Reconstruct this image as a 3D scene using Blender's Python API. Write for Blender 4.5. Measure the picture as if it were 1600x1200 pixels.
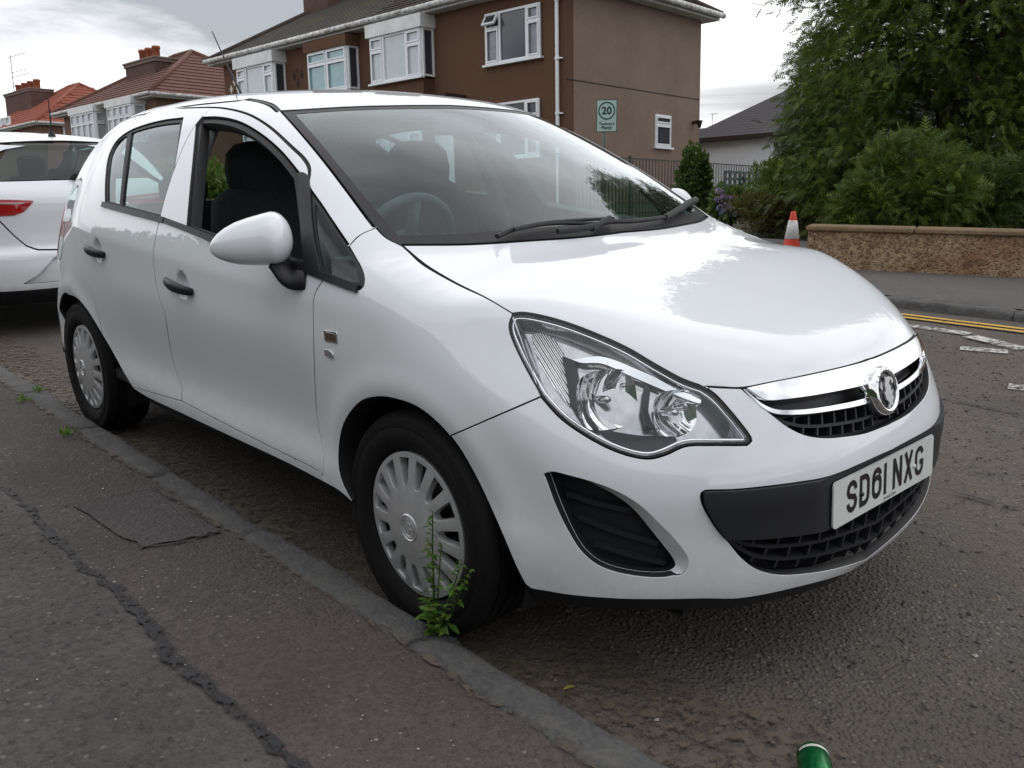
import numpy as np
import bpy, bmesh, math, random
from mathutils import Vector, Matrix
from mathutils.geometry import delaunay_2d_cdt
for o in list(bpy.data.objects): bpy.data.objects.remove(o)
scene = bpy.context.scene
COL = scene.collection
PI = math.pi
# ------------------------------------------------------------------ camera
# solved from the photograph (1600 x 1200); world frame = the parked car's frame,
# x forward along the car, y to its left, z up, origin on the road under the front axle
CF = 1395.0
CR = np.array([[0.675521024754367, 0.7372133972999803, -0.013702260973089186],
               [0.17552829899292421, -0.1788330916976537, -0.968095316363451],
               [-0.716143254780078, 0.6515636056085555, -0.250207326986273]])   # rows: right, down, forward
CC = np.array([1.74472512, -2.05074556, 1.22160811])
cam = bpy.data.cameras.new('camera'); camo = bpy.data.objects.new('camera', cam); COL.objects.link(camo)
cam.sensor_width = 36.0; cam.lens = CF / 1600 * 36.0; cam.clip_start = 0.05; cam.clip_end = 3000
camo.matrix_world = Matrix(((CR[0, 0], -CR[1, 0], -CR[2, 0], CC[0]), (CR[0, 1], -CR[1, 1], -CR[2, 1], CC[1]),
                            (CR[0, 2], -CR[1, 2], -CR[2, 2], CC[2]), (0, 0, 0, 1)))
scene.camera = camo
scene.render.resolution_x = 1024; scene.render.resolution_y = 768
scene.render.engine = 'CYCLES'
# ------------------------------------------------------------------ world, sun, exposure
SUN_EL, SUN_AZ = math.radians(52), math.radians(100)      # azimuth of the sun seen from the scene, from +x towards +y
world = bpy.data.worlds.new('World'); scene.world = world; world.use_nodes = True
nt = world.node_tree; nt.nodes.clear()
def wn(t, **k):
    n = nt.nodes.new(t)
    for a, b in k.items(): setattr(n, a, b)
    return n
wo = wn('ShaderNodeOutputWorld'); bg = wn('ShaderNodeBackground')
sky = wn('ShaderNodeTexSky', sky_type='NISHITA', sun_disc=False, sun_elevation=SUN_EL, sun_rotation=math.radians(90) - SUN_AZ, air_density=1.0, dust_density=2.0)
tc = wn('ShaderNodeTexCoord'); sep = wn('ShaderNodeSeparateXYZ'); nt.links.new(tc.outputs['Generated'], sep.inputs[0])
# clouds: direction projected on a high flat layer
zz = wn('ShaderNodeMath', operation='MAXIMUM'); nt.links.new(sep.outputs['Z'], zz.inputs[0]); zz.inputs[1].default_value = 0.0
za = wn('ShaderNodeMath', operation='ADD'); nt.links.new(zz.outputs[0], za.inputs[0]); za.inputs[1].default_value = 0.22
dx = wn('ShaderNodeMath', operation='DIVIDE'); nt.links.new(sep.outputs['X'], dx.inputs[0]); nt.links.new(za.outputs[0], dx.inputs[1])
dy = wn('ShaderNodeMath', operation='DIVIDE'); nt.links.new(sep.outputs['Y'], dy.inputs[0]); nt.links.new(za.outputs[0], dy.inputs[1])
cmb = wn('ShaderNodeCombineXYZ'); nt.links.new(dx.outputs[0], cmb.inputs[0]); nt.links.new(dy.outputs[0], cmb.inputs[1])
SKYOFF = (0.0, 0.0, 6.8); cmb.inputs[2].default_value = SKYOFF[2]
cn = wn('ShaderNodeTexNoise'); cn.inputs['Scale'].default_value = 0.62; cn.inputs['Detail'].default_value = 8; cn.inputs['Roughness'].default_value = 0.55; cn.inputs['Distortion'].default_value = 0.6
cadd = wn('ShaderNodeVectorMath', operation='ADD'); nt.links.new(cmb.outputs[0], cadd.inputs[0]); cadd.inputs[1].default_value = (SKYOFF[0], SKYOFF[1], 0); nt.links.new(cadd.outputs[0], cn.inputs['Vector'])
cr = wn('ShaderNodeValToRGB'); nt.links.new(cn.outputs['Fac'], cr.inputs[0])
e = cr.color_ramp; e.elements[0].position = 0.36; e.elements[0].color = (4.2, 4.4, 4.75, 1); e.elements[1].position = 0.60; e.elements[1].color = (15.0, 15.0, 15.1, 1)
m1 = e.elements.new(0.47); m1.color = (10.6, 10.7, 11.0, 1)
# a little blue sky shows through the thin parts
mix = wn('ShaderNodeMix', data_type='RGBA'); mix.inputs[0].default_value = 0.88
nt.links.new(sky.outputs[0], mix.inputs[6]); nt.links.new(cr.outputs[0], mix.inputs[7])
nt.links.new(mix.outputs[2], bg.inputs[0]); bg.inputs[1].default_value = 0.10
nt.links.new(bg.outputs[0], wo.inputs[0])
sunl = bpy.data.lights.new('sun', 'SUN'); suno = bpy.data.objects.new('sun', sunl); COL.objects.link(suno)
sunl.energy = 0.6; sunl.angle = math.radians(110); sunl.color = (1, .96, .9)
sd = Vector((math.cos(SUN_EL) * math.cos(SUN_AZ), math.cos(SUN_EL) * math.sin(SUN_AZ), math.sin(SUN_EL)))
suno.rotation_euler = sd.to_track_quat('Z', 'Y').to_euler(); suno.location = (0, 0, 30)
vs = scene.view_settings; vs.view_transform = 'Standard'; vs.look = 'None'; vs.exposure = 0.20; vs.gamma = 1.0; vs.use_curve_mapping = False
# ------------------------------------------------------------------ helpers
rng = np.random.default_rng(7); random.seed(7)
def link(o, parent=None):
    COL.objects.link(o)
    if parent is not None: o.parent = parent
    return o
def tag(o, label=None, cat=None, group=None, kind=None):
    if label: o['label'] = label
    if cat: o['category'] = cat
    if group: o['group'] = group
    if kind: o['kind'] = kind
    return o
def thing(name, label, cat, loc=(0, 0, 0), rotz=0.0, group=None):
    o = bpy.data.objects.new(name, None); o.empty_display_size = .2; link(o)
    o.location = loc; o.rotation_euler = (0, 0, rotz)
    return tag(o, label, cat, group)
def mesh_obj(name, V, Fc, mat=None, parent=None, smooth=False, mats=None, midx=None):
    me = bpy.data.meshes.new(name); me.from_pydata([tuple(map(float, v)) for v in V], [], [tuple(map(int, f)) for f in Fc])
    if mats is not None:
        for m in mats: me.materials.append(m)
        if midx is not None: me.polygons.foreach_set('material_index', np.asarray(midx, dtype=np.int32))
    elif mat is not None: me.materials.append(mat)
    if smooth: me.polygons.foreach_set('use_smooth', np.ones(len(me.polygons), dtype=bool))
    me.update()
    return link(bpy.data.objects.new(name, me), parent)
class MB:
    """collects simple shapes into one mesh"""
    def __init__(s): s.V = []; s.F = []; s.M = []; s.n = 0
    def add(s, V, Fc, m=0):
        V = np.asarray(V, float).reshape(-1, 3); s.V.append(V)
        for f in Fc: s.F.append(tuple(int(i) + s.n for i in f)); s.M.append(m)
        s.n += len(V); return s
    def box(s, lo, hi, m=0, R=None, T=None):
        (a, b, c), (d, e_, f) = lo, hi
        V = np.array([(a, b, c), (d, b, c), (d, e_, c), (a, e_, c), (a, b, f), (d, b, f), (d, e_, f), (a, e_, f)], float)
        if R is not None: V = V @ np.asarray(R).T
        if T is not None: V = V + np.asarray(T)
        return s.add(V, [(0, 3, 2, 1), (4, 5, 6, 7), (0, 1, 5, 4), (1, 2, 6, 5), (2, 3, 7, 6), (3, 0, 4, 7)], m)
    def bbox(s, lo, hi, b=.01, m=0, R=None, T=None):
        """box with chamfered edges"""
        lo = np.array(lo, float); hi = np.array(hi, float); b = min(b, (hi - lo).min() * .45)
        V = []; idx = {}
        for ax in range(3):
            for sx in (0, 1):
                for sy in (0, 1):
                    for sz in (0, 1):
                        sg = [sx, sy, sz]; p = [(hi if q else lo)[i] + (-(b if q else -b) if i != ax else 0) for i, q in enumerate(sg)]
                        idx[(ax, sx, sy, sz)] = len(V); V.append(p)
        Fc = []
        for ax in range(3):
            o1, o2 = [(1, 2), (2, 0), (0, 1)][ax]
            for q in (0, 1):
                k = []
                for (u, v) in ((0, 0), (1, 0), (1, 1), (0, 1)):
                    sg = [0, 0, 0]; sg[ax] = q; sg[o1] = u; sg[o2] = v; k.append(idx[(ax, *sg)])
                Fc.append(k if q else k[::-1])
        for a1, a2 in ((0, 1), (1, 2), (2, 0)):
            a3 = 3 - a1 - a2
            for q1 in (0, 1):
                for q2 in (0, 1):
                    k = []
                    for (ax, q3) in ((a1, 0), (a1, 1), (a2, 1), (a2, 0)):
                        sg = [0, 0, 0]; sg[a1] = q1; sg[a2] = q2; sg[a3] = q3; k.append(idx[(ax, *sg)])
                    Fc.append(k if (q1 == q2) else k[::-1])
        for sx in (0, 1):
            for sy in (0, 1):
                for sz in (0, 1):
                    k = [idx[(a, sx, sy, sz)] for a in range(3)]; Fc.append(k if (sx + sy + sz) % 2 else k[::-1])
        V = np.array(V)
        if R is not None: V = V @ np.asarray(R).T
        if T is not None: V = V + np.asarray(T)
        return s.add(V, Fc, m)
    def tube(s, pts, r, n=8, m=0, closed=False, cap=True, flat=1.0, upv=(0, 0, 1)):
        P = np.asarray(pts, float); N = len(P); r = np.broadcast_to(np.asarray(r, float), (N,))
        if closed: T = np.roll(P, -1, 0) - np.roll(P, 1, 0)
        else: T = np.gradient(P, axis=0)
        T /= np.linalg.norm(T, axis=1, keepdims=True) + 1e-12
        up = np.array(upv, float); V = []
        for i in range(N):
            a = np.cross(T[i], up)
            if np.linalg.norm(a) < 1e-3: a = np.cross(T[i], [1, 0, .3])
            a /= np.linalg.norm(a); b = np.cross(a, T[i])
            for k in range(n):
                t = 2 * PI * k / n; V.append(P[i] + r[i] * (math.cos(t) * a + flat * math.sin(t) * b))
        Fc = []
        for i in range(N if closed else N - 1):
            j = (i + 1) % N
            for k in range(n): Fc.append((i * n + k, i * n + (k + 1) % n, j * n + (k + 1) % n, j * n + k))
        if cap and not closed: Fc += [tuple(range(n))[::-1], tuple((N - 1) * n + k for k in range(n))]
        return s.add(V, Fc, m)
    def lathe(s, prof, n=48, axis='y', c=(0, 0, 0), m=0, closed=False):
        """prof: list of (radius, height along the axis)"""
        V = []; N = len(prof)
        for i in range(n):
            t = 2 * PI * i / n
            for (r, h) in prof:
                if axis == 'y': V.append((c[0] + r * math.cos(t), c[1] + h, c[2] + r * math.sin(t)))
                elif axis == 'z': V.append((c[0] + r * math.cos(t), c[1] + r * math.sin(t), c[2] + h))
                else: V.append((c[0] + h, c[1] + r * math.cos(t), c[2] + r * math.sin(t)))
        Fc = []
        for i in range(n):
            j = (i + 1) % n
            for k in range(N if closed else N - 1):
                l = (k + 1) % N; Fc.append((i * N + k, j * N + k, j * N + l, i * N + l))
        return s.add(V, Fc, m)
    def prism(s, poly, lo, hi, axis='y', m=0):
        """2D polygon extruded; axis y: poly=(x,z); axis x: poly=(y,z); axis z: poly=(x,y)"""
        n = len(poly)
        def P(u, v, w): return (u, w, v) if axis == 'y' else ((w, u, v) if axis == 'x' else (u, v, w))
        V = [P(u, v, lo) for u, v in poly] + [P(u, v, hi) for u, v in poly]
        Fc = [tuple(range(n)), tuple(range(2 * n - 1, n - 1, -1))] + [(i, i + n, (i + 1) % n + n, (i + 1) % n) for i in range(n)]
        return s.add(V, Fc, m)
    def build(s, name, mat, parent=None, smooth=False, angle=None):
        V = np.concatenate(s.V) if s.V else np.zeros((0, 3))
        mats = mat if isinstance(mat, (list, tuple)) else [mat]
        o = mesh_obj(name, V, s.F, None, parent, smooth or angle is not None, mats, s.M)
        bm = bmesh.new(); bm.from_mesh(o.data); bmesh.ops.recalc_face_normals(bm, faces=bm.faces); bm.to_mesh(o.data); bm.free()
        if angle is not None: o.data.set_sharp_from_angle(angle=math.radians(angle))
        return o
# ------------------------------------------------------------------ materials
MATS = {}
class NB:
    def __init__(s, name):
        s.m = bpy.data.materials.new(name); s.m.use_nodes = True; s.t = s.m.node_tree; s.p = s.t.nodes['Principled BSDF']; s.o = s.t.nodes['Material Output']; MATS[name] = s.m
    def n(s, t, ins=None, **k):
        x = s.t.nodes.new(t)
        for a, b in k.items(): setattr(x, a, b)
        for a, b in (ins or {}).items():
            if hasattr(b, 'node') or isinstance(b, bpy.types.NodeSocket): s.t.links.new(b, x.inputs[a])
            else: x.inputs[a].default_value = b
        return x
    def set(s, **k):
        for a, b in k.items():
            nm = {'base': 'Base Color', 'rough': 'Roughness', 'metal': 'Metallic', 'coat': 'Coat Weight', 'coatr': 'Coat Roughness', 'ior': 'IOR', 'trans': 'Transmission Weight', 'normal': 'Normal', 'spec': 'Specular IOR Level', 'alpha': 'Alpha', 'emis': 'Emission Color', 'emis_s': 'Emission Strength', 'sheen': 'Sheen Weight', 'sss': 'Subsurface Weight'}[a]
            if isinstance(b, bpy.types.NodeSocket): s.t.links.new(b, s.p.inputs[nm])
            elif isinstance(b, (tuple, list)): s.p.inputs[nm].default_value = (*b, 1) if len(b) == 3 else b
            else: s.p.inputs[nm].default_value = b
        return s
    def coord(s, which='Object'): return s.n('ShaderNodeTexCoord').outputs[which]
    def noise(s, scale, detail=4, rough=.5, vec=None, dist=0.0, out='Fac'):
        x = s.n('ShaderNodeTexNoise', {'Scale': scale, 'Detail': detail, 'Roughness': rough, 'Distortion': dist})
        s.t.links.new(vec if vec is not None else s.coord(), x.inputs['Vector']); return x.outputs[out]
    def ramp(s, fac, stops, interp='LINEAR'):
        x = s.n('ShaderNodeValToRGB'); s.t.links.new(fac, x.inputs[0]); r = x.color_ramp; r.interpolation = interp
        while len(r.elements) < len(stops): r.elements.new(.5)
        for e_, (p, c) in zip(r.elements, stops): e_.position = p; e_.color = (*c, 1) if isinstance(c, (tuple, list)) else (c, c, c, 1)
        return x.outputs[0]
    def mix(s, fac, a, b, blend='MIX'):
        x = s.n('ShaderNodeMix', data_type='RGBA', blend_type=blend)
        for i, v in ((0, fac), (6, a), (7, b)):
            if isinstance(v, bpy.types.NodeSocket): s.t.links.new(v, x.inputs[i])
            elif isinstance(v, (tuple, list)): x.inputs[i].default_value = (*v, 1)
            else: x.inputs[i].default_value = v
        return x.outputs[2]
    def math(s, op, a, b=0.0, clamp=False):
        x = s.n('ShaderNodeMath', operation=op, use_clamp=clamp)
        for i, v in ((0, a), (1, b)):
            if isinstance(v, bpy.types.NodeSocket): s.t.links.new(v, x.inputs[i])
            else: x.inputs[i].default_value = v
        return x.outputs[0]
    def bump(s, h, strength=.5, dist=.01):
        x = s.n('ShaderNodeBump', {'Strength': strength, 'Distance': dist}); s.t.links.new(h, x.inputs['Height']); s.set(normal=x.outputs[0]); return s
def simple(name, base, rough=.5, metal=0.0, var=.12, vs=8.0, **k):
    b = NB(name)
    if var:
        n = b.noise(vs, 5, .6)
        lo = tuple(c * (1 - var) for c in base); hi = tuple(min(1, c * (1 + var)) for c in base)
        b.set(base=b.ramp(n, [(.3, lo), (.7, hi)]))
    else: b.set(base=base)
    b.set(rough=rough, metal=metal, **k); return b.m
def glass_mat(name, tint=(.82, .9, .87), gain=1.0, rough=0.0, film=0.0):
    """thin window pane: fresnel reflection over tinted see-through"""
    b = NB(name); t = b.t; t.nodes.remove(b.p)
    geo = b.n('ShaderNodeNewGeometry'); ior = b.n('ShaderNodeMix', {2: 1.52, 3: 1 / 1.52}, data_type='FLOAT'); t.links.new(geo.outputs['Backfacing'], ior.inputs[0])
    fr = b.n('ShaderNodeFresnel'); t.links.new(ior.outputs[0], fr.inputs['IOR'])
    fac = b.math('MULTIPLY', fr.outputs[0], gain, True)
    tr = b.n('ShaderNodeBsdfTransparent', {'Color': (*tint, 1)}); gl = b.n('ShaderNodeBsdfGlossy', {'Roughness': rough, 'Color': (.91, .97, 1, 1)})
    ms = b.n('ShaderNodeMixShader'); t.links.new(fac, ms.inputs[0]); t.links.new(tr.outputs[0], ms.inputs[1]); t.links.new(gl.outputs[0], ms.inputs[2])
    last = ms
    if film:
        df = b.n('ShaderNodeBsdfDiffuse', {'Color': (.55, .56, .56, 1)}); nz = b.noise(3.0, 6, .6); 
        m2 = b.n('ShaderNodeMixShader'); t.links.new(b.math('MULTIPLY', nz, film), m2.inputs[0]); t.links.new(ms.outputs[0], m2.inputs[1]); t.links.new(df.outputs[0], m2.inputs[2]); last = m2
    t.links.new(last.outputs[0], b.o.inputs[0]); return b.m

# ================================================================== ground, road, kerbs, pavements
def ray_px(p): return CR.T @ np.array([(p[0] - 800) / CF, (p[1] - 600) / CF, 1.0])
def at_z(p, z): d = ray_px(p); return CC + d * ((z - CC[2]) / d[2])
def at_y(p, y): d = ray_px(p); return CC + d * ((y - CC[1]) / d[1])
def at_depth(p, dep): return CC + ray_px(p) * dep
KZ = .09; KY0, KY1 = -.846, -.964          # kerb height, front and back edge
# --- materials
def asphalt(name, dark, mid, chip, chip_amt, scale, brown=None, patch=1.2, bump=.6):
    b = NB(name); co = b.coord()
    v = b.n('ShaderNodeTexVoronoi', {'Scale': scale, 'Randomness': 1.0}, feature='F1'); b.t.links.new(co, v.inputs['Vector'])
    rnd = b.n('ShaderNodeSeparateColor', {0: v.outputs['Color']})
    base = b.mix(b.ramp(rnd.outputs[0], [(0, 0.0), (1, 1.0)]), dark, mid)
    stone = b.math('MULTIPLY', b.ramp(rnd.outputs[1], [(1 - chip_amt, 0.0), (1 - chip_amt * .6, 1.0)]), b.ramp(v.outputs['Distance'], [(.25, 1.0), (.5, 0.0)]))
    base = b.mix(stone, base, chip)
    big = b.noise(patch, 6, .62, co); base = b.mix(b.ramp(big, [(.32, 0.0), (.68, .75)]), base, tuple(c * .62 for c in dark))
    if brown is not None:
        n2 = b.noise(.9, 7, .65, co, .4); base = b.mix(b.ramp(n2, [(.42, 0.0), (.72, .8)]), base, brown)
    fine = b.noise(160, 4, .6, co); base = b.mix(.35, base, b.mix(fine, (.02, .02, .02), tuple(min(1, c * 2.2) for c in mid)))
    b.set(base=base, rough=b.ramp(big, [(.3, .78), (.7, .95)]), spec=.3)
    hgt = b.math('ADD', b.math('MULTIPLY', b.ramp(v.outputs['Distance'], [(0, 1.0), (.6, 0.0)]), .8), b.math('MULTIPLY', fine, .5)); b.bump(hgt, bump, .006)
    return b.m
ROADM = asphalt('road_asphalt', (.054, .048, .043), (.128, .112, .099), (.36, .33, .30), .14, 75, (.125, .098, .074), 1.1, 1.3)
PAVEM = asphalt('pavement_asphalt', (.052, .043, .042), (.108, .090, .086), (.45, .43, .40), .035, 85, (.092, .072, .065), 1.4, 1.2)
COARSEM = asphalt('coarse_pavement_asphalt', (.046, .042, .041), (.122, .110, .106), (.33, .31, .29), .10, 58, (.086, .070, .064), 2.2, 1.6)
FARPAVEM = asphalt('far_pavement_asphalt', (.075, .070, .068), (.12, .11, .105), (.35, .33, .30), .05, 60, (.10, .09, .075), .8, .4)
b = NB('kerb_stone'); n = b.noise(9, 8, .7); n2 = b.noise(70, 5, .6); b.set(base=b.mix(.4, b.ramp(n, [(.3, (.045, .046, .048)), (.5, (.082, .081, .080)), (.75, (.135, .122, .106))]), b.ramp(n2, [(.3, (.035, .037, .039)), (.7, (.145, .138, .130))])), rough=.85); vk = b.n('ShaderNodeTexVoronoi', {'Scale': 3.0}, feature='DISTANCE_TO_EDGE'); b.t.links.new(b.n('ShaderNodeVectorMath', {0: b.coord(), 1: b.noise(5, 4, .6, None, 0, 'Color')}, operation='ADD').outputs[0], vk.inputs['Vector']); b.bump(b.math('ADD', b.math('ADD', n, b.math('MULTIPLY', n2, .6)), b.ramp(vk.outputs['Distance'], [(0, 0.0), (.05, .25)])), .7, .012); KERBM = b.m
b = NB('bitumen_seam'); n = b.noise(30, 6, .7); b.set(base=b.ramp(n, [(.3, (.010, .010, .012)), (.7, (.030, .029, .031))]), rough=.7, alpha=b.ramp(b.math('ADD', b.math('MULTIPLY', b.noise(22, 7, .7), .7), b.math('MULTIPLY', b.noise(90, 4, .6), .3)), [(.44, 0.0), (.49, 1.0)])); b.bump(n, .6, .01); BITUM = b.m
b = NB('garden_soil'); n = b.noise(6, 8, .7); b.set(base=b.ramp(n, [(.3, (.030, .026, .018)), (.7, (.06, .062, .03))]), rough=.95); SOIL = b.m
def worn(name, col, wear=.5):
    b = NB(name); n = b.noise(28, 8, .75); n2 = b.noise(3, 3, .5)
    m = b.math('ADD', b.math('MULTIPLY', n, .75), b.math('MULTIPLY', n2, .25)); b.set(base=col, rough=.75, alpha=b.ramp(m, [(wear - .05, 0.0), (wear + .05, 1.0)])); return b.m
YELLOW = worn('yellow_road_paint', (.56, .35, .07), .41); WHITEP = worn('worn_white_road_paint', (.52, .52, .50), .49)
# --- sheets
def sheet(name, x0, x1, y0, y1, z, mat, nx=2, ny=2, amp=0.0, sc=1.0):
    xs = np.linspace(x0, x1, nx); ys = np.linspace(y0, y1, ny); V = []; 
    for j in range(ny):
        for i in range(nx):
            V.append((xs[i], ys[j], z + (amp * (math.sin(xs[i] * 2.1 * sc + ys[j] * 1.3) * math.sin(ys[j] * 3.3 * sc + .7) + .5 * math.sin(xs[i] * 5.7 * sc - ys[j] * 4.1)) if amp else 0)))
    Fc = [(j * nx + i, j * nx + i + 1, (j + 1) * nx + i + 1, (j + 1) * nx + i) for j in range(ny - 1) for i in range(nx - 1)]
    return tag(mesh_obj(name, V, Fc, mat, None, True), kind='structure')
FK0, FK1, FKZ = 4.86, 5.00, .075           # far kerb
tag(mesh_obj('ground', [(-900, -900, -.06), (900, -900, -.06), (900, 900, -.06), (-900, 900, -.06)], [(0, 1, 2, 3)], SOIL), kind='structure')
sheet('road', -90, 60, KY0 - .05, FK0 + .05, 0.0, ROADM, 160, 14, .006)
CRY = -1.378
sheet('pavement', -60, 40, CRY, KY1 + .003, KZ - .004, PAVEM, 300, 6, .003)
sheet('pavement_inner_strip', -60, 40, -7.0, CRY, KZ - .0035, COARSEM, 300, 24, .004)
FW = [at_z(p, FKZ) for p in ((1340, 421), (1600, 433))]      # foot of the garden wall, far side
sheet('far_pavement', -90, 60, FK1 - .003, 8.6, FKZ - .004, FARPAVEM, 80, 8, .003)
# --- kerb stones, one object each
def kerb_stone(L, w, h, seed, parent):
    r = np.random.default_rng(seed); nx, ns = 22, 9; V = []
    # section runs from the back bottom over the top to the front bottom
    sec = [(-w / 2, -.10), (-w / 2, -.012), (-w / 2 + .012, 0), (-w / 6, .002), (w / 6, .001), (w / 2 - .018, -.003), (w / 2 - .004, -.014), (w / 2, -.04), (w / 2 + .002, -h - .03)]
    for i in range(nx):
        t = i / (nx - 1); x = (t - .5) * L; e_ = min(t, 1 - t) * (nx - 1); dr = .006 if e_ < .5 else 0
        for k, (y, z) in enumerate(sec):
            j = r.normal(0, .0036) if k not in (0, 8) else 0
            V.append((x + r.normal(0, .001), y + j + .004 * math.sin(9 * t + seed) * (k > 4), z + r.normal(0, .0026) * (k not in (0, 8)) - dr - (.010 * r.random() if (k in (5, 6) and r.random() < .28) else 0)))
    Fc = [(i * ns + k, i * ns + k + 1, (i + 1) * ns + k + 1, (i + 1) * ns + k) for i in range(nx - 1) for k in range(ns - 1)]
    Fc += [tuple(range(ns))[::-1], tuple((nx - 1) * ns + k for k in range(ns))]
    return mesh_obj('kerb_stone', V, Fc, KERBM, parent, True)
kerb = bpy.data.objects.new('kerb', None); link(kerb); tag(kerb, kind='structure')
joints = [4.4, 3.55, 2.7, 1.85, 1.02, .155, -.715, -1.46, -2.26, -3.12, -3.98, -4.85, -5.7, -6.6, -7.5, -8.4, -9.3, -10.2, -11.1, -12.0, -13, -14, -15, -16]
for i, (a, b2) in enumerate(zip(joints, joints[1:])):
    o = kerb_stone(a - b2 - .010, KY0 - KY1, KZ, 11 + i, kerb); o.location = ((a + b2) / 2, (KY0 + KY1) / 2, KZ + rng.normal(0, .003)); o.rotation_euler = (rng.normal(0, .012), 0, rng.normal(0, .004))
fkerb = bpy.data.objects.new('far_kerb', None); link(fkerb); tag(fkerb, kind='structure')
protos = [kerb_stone(.99, FK1 - FK0, FKZ, 60 + k, None) for k in range(3)]
for i in range(16):
    o = protos[i] if i < 3 else protos[i % 3].copy()
    if i >= 3: COL.objects.link(o)
    o.parent = fkerb; o.location = (6.0 - i, (FK0 + FK1) / 2, FKZ + rng.normal(0, .003)); o.rotation_euler = (0, 0, PI + rng.normal(0, .004))
tag(mesh_obj('far_kerb_line', [(-90, FK0, -.02), (-10, FK0, -.02), (-10, FK1, FKZ), (-90, FK1, FKZ), (-90, FK0, FKZ), (-10, FK0, FKZ)], [(0, 1, 5, 4), (4, 5, 2, 3)], KERBM), kind='structure')
# --- bitumen seam, cracks and a patch on the pavement
def ribbon(name, P, w, z, mat, seed, wob=.012, kind='structure', n=None):
    r = np.random.default_rng(seed); P = resamp(np.asarray(P, float)[:, :2], .014); T = np.gradient(P, axis=0); T /= np.linalg.norm(T, axis=1, keepdims=True); N = np.stack([-T[:, 1], T[:, 0]], 1); m = len(P)
    ww = np.interp(np.linspace(0, 1, m), np.linspace(0, 1, len(w)), w); j1 = np.convolve(r.normal(0, wob, m + 2), [.3, .4, .3], 'valid'); j2 = np.convolve(r.normal(0, wob, m + 2), [.3, .4, .3], 'valid'); j0 = np.convolve(r.normal(0, wob * 1.5, m + 16), np.ones(17) / 17, 'valid') * 1.6
    A = P + N * (ww / 2 + j1 + j0)[:, None]; B = P - N * (ww / 2 + j2 - j0)[:, None]
    V = np.concatenate([np.c_[A, np.full(m, z)], np.c_[(A + B) / 2, np.full(m, z + .0006)], np.c_[B, np.full(m, z)]]); Fc = []
    for k in range(2): Fc += [(k * m + i, k * m + i + 1, (k + 1) * m + i + 1, (k + 1) * m + i) for i in range(m - 1)]
    return tag(mesh_obj(name, V, Fc, mat, None, True), kind=kind)
def resamp(P, ds):
    P = np.asarray(P, float); L = np.r_[0, np.cumsum(np.linalg.norm(np.diff(P, axis=0), axis=1))]
    n = max(2, int(round(L[-1] / ds)) + 1); s = np.linspace(0, L[-1], n)
    return np.stack([np.interp(s, L, P[:, i]) for i in range(P.shape[1])], 1)
zP = KZ + .002
crackP = [at_z(p, KZ) for p in ((0, 757), (50, 800), (100, 855), (180, 925), (230, 970), (265, 1030), (330, 1080), (400, 1135), (440, 1180))]
c0 = np.array(crackP); c0 = np.vstack([[[-6, c0[0, 1] - .02, 0], [-3.5, c0[0, 1] - .01, 0]], c0, [[.9, c0[-1, 1], 0], [1.6, c0[-1, 1] + .01, 0]]])
ribbon('pavement_seam', c0, [.006, .008, .010, .014, .022, .028, .026, .020], zP, BITUM, 3, .009)
for k, (pp, w) in enumerate(((((95, 792), (160, 778), (235, 765), (250, 762)), .010), (((215, 856), (280, 848), (345, 831)), .008), (((235, 765), (300, 795), (345, 831)), .004), (((640, 1005), (700, 985)), .010))):
    ribbon('pavement_crack', [at_z(p, KZ) for p in pp], [w, w * 1.3, w * .7], zP + .001, BITUM, 20 + k, .003)
pq = [at_z(p, KZ) for p in ((118, 790), (236, 766), (346, 831), (218, 857))]; pr_ = np.random.default_rng(8); pv = []
for a, c in zip(pq, pq[1:] + pq[:1]): pv += [(*(a + (c - a) * t)[:2] + pr_.normal(0, .006, 2), KZ + .0022) for t in np.linspace(0, 1, 9, endpoint=False)]
tag(mesh_obj('pavement_patch', pv, [tuple(range(len(pv)))], asphalt('patch_asphalt', (.055, .048, .047), (.095, .085, .082), (.30, .28, .26), .04, 70, None, 2.0, 1.0)), kind='structure')
# seam between pavement and kerb
DIRT = worn('gutter_dirt', (.102, .081, .062), .505)
ribbon('kerb_seam', [(-12, KY1, 0), (3, KY1, 0)], [.012], zP + .001, DIRT, 40, .010)
for k, (yy, ww) in enumerate(((KY0 + .05, .14), (KY0 + .20, .34))): ribbon('gutter_dirt', [(-12, yy, 0), (3, yy, 0)], [ww], .0075 - .002 * k, DIRT, 44 + k, .03)
# --- road markings
for k, yy in enumerate((4.585, 4.475)):
    tag(mesh_obj('yellow_line', [(-60, yy - .028, .011), (40, yy - .028, .011), (40, yy + .028, .011), (-60, yy + .028, .011)], [(0, 1, 2, 3)], YELLOW), kind='structure')
for k, (pp, hw) in enumerate(((((1390, 506), (1515, 524)), .055), (((1515, 527), (1600, 548)), .06), (((1500, 546), (1575, 552)), .06), (((1575, 606), (1640, 613)), .06))):
    a, c = at_z(pp[0], 0), at_z(pp[1], 0); d = c - a; d /= np.linalg.norm(d); nn = np.array([-d[1], d[0], 0]) * hw
    tag(mesh_obj('white_road_mark', [(*(a - nn)[:2], .011), (*(c - nn)[:2], .011), (*(c + nn)[:2], .011), (*(a + nn)[:2], .011)], [(0, 1, 2, 3)], WHITEP), kind='structure')
# road repair seams
for k, pp in enumerate((((1480, 770), (1600, 800)), ((1470, 625), (1600, 650)))):
    ribbon('road_seam', [at_z(p, 0) for p in pp], [.012, .02, .012], .010, BITUM, 50 + k, .006)
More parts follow.
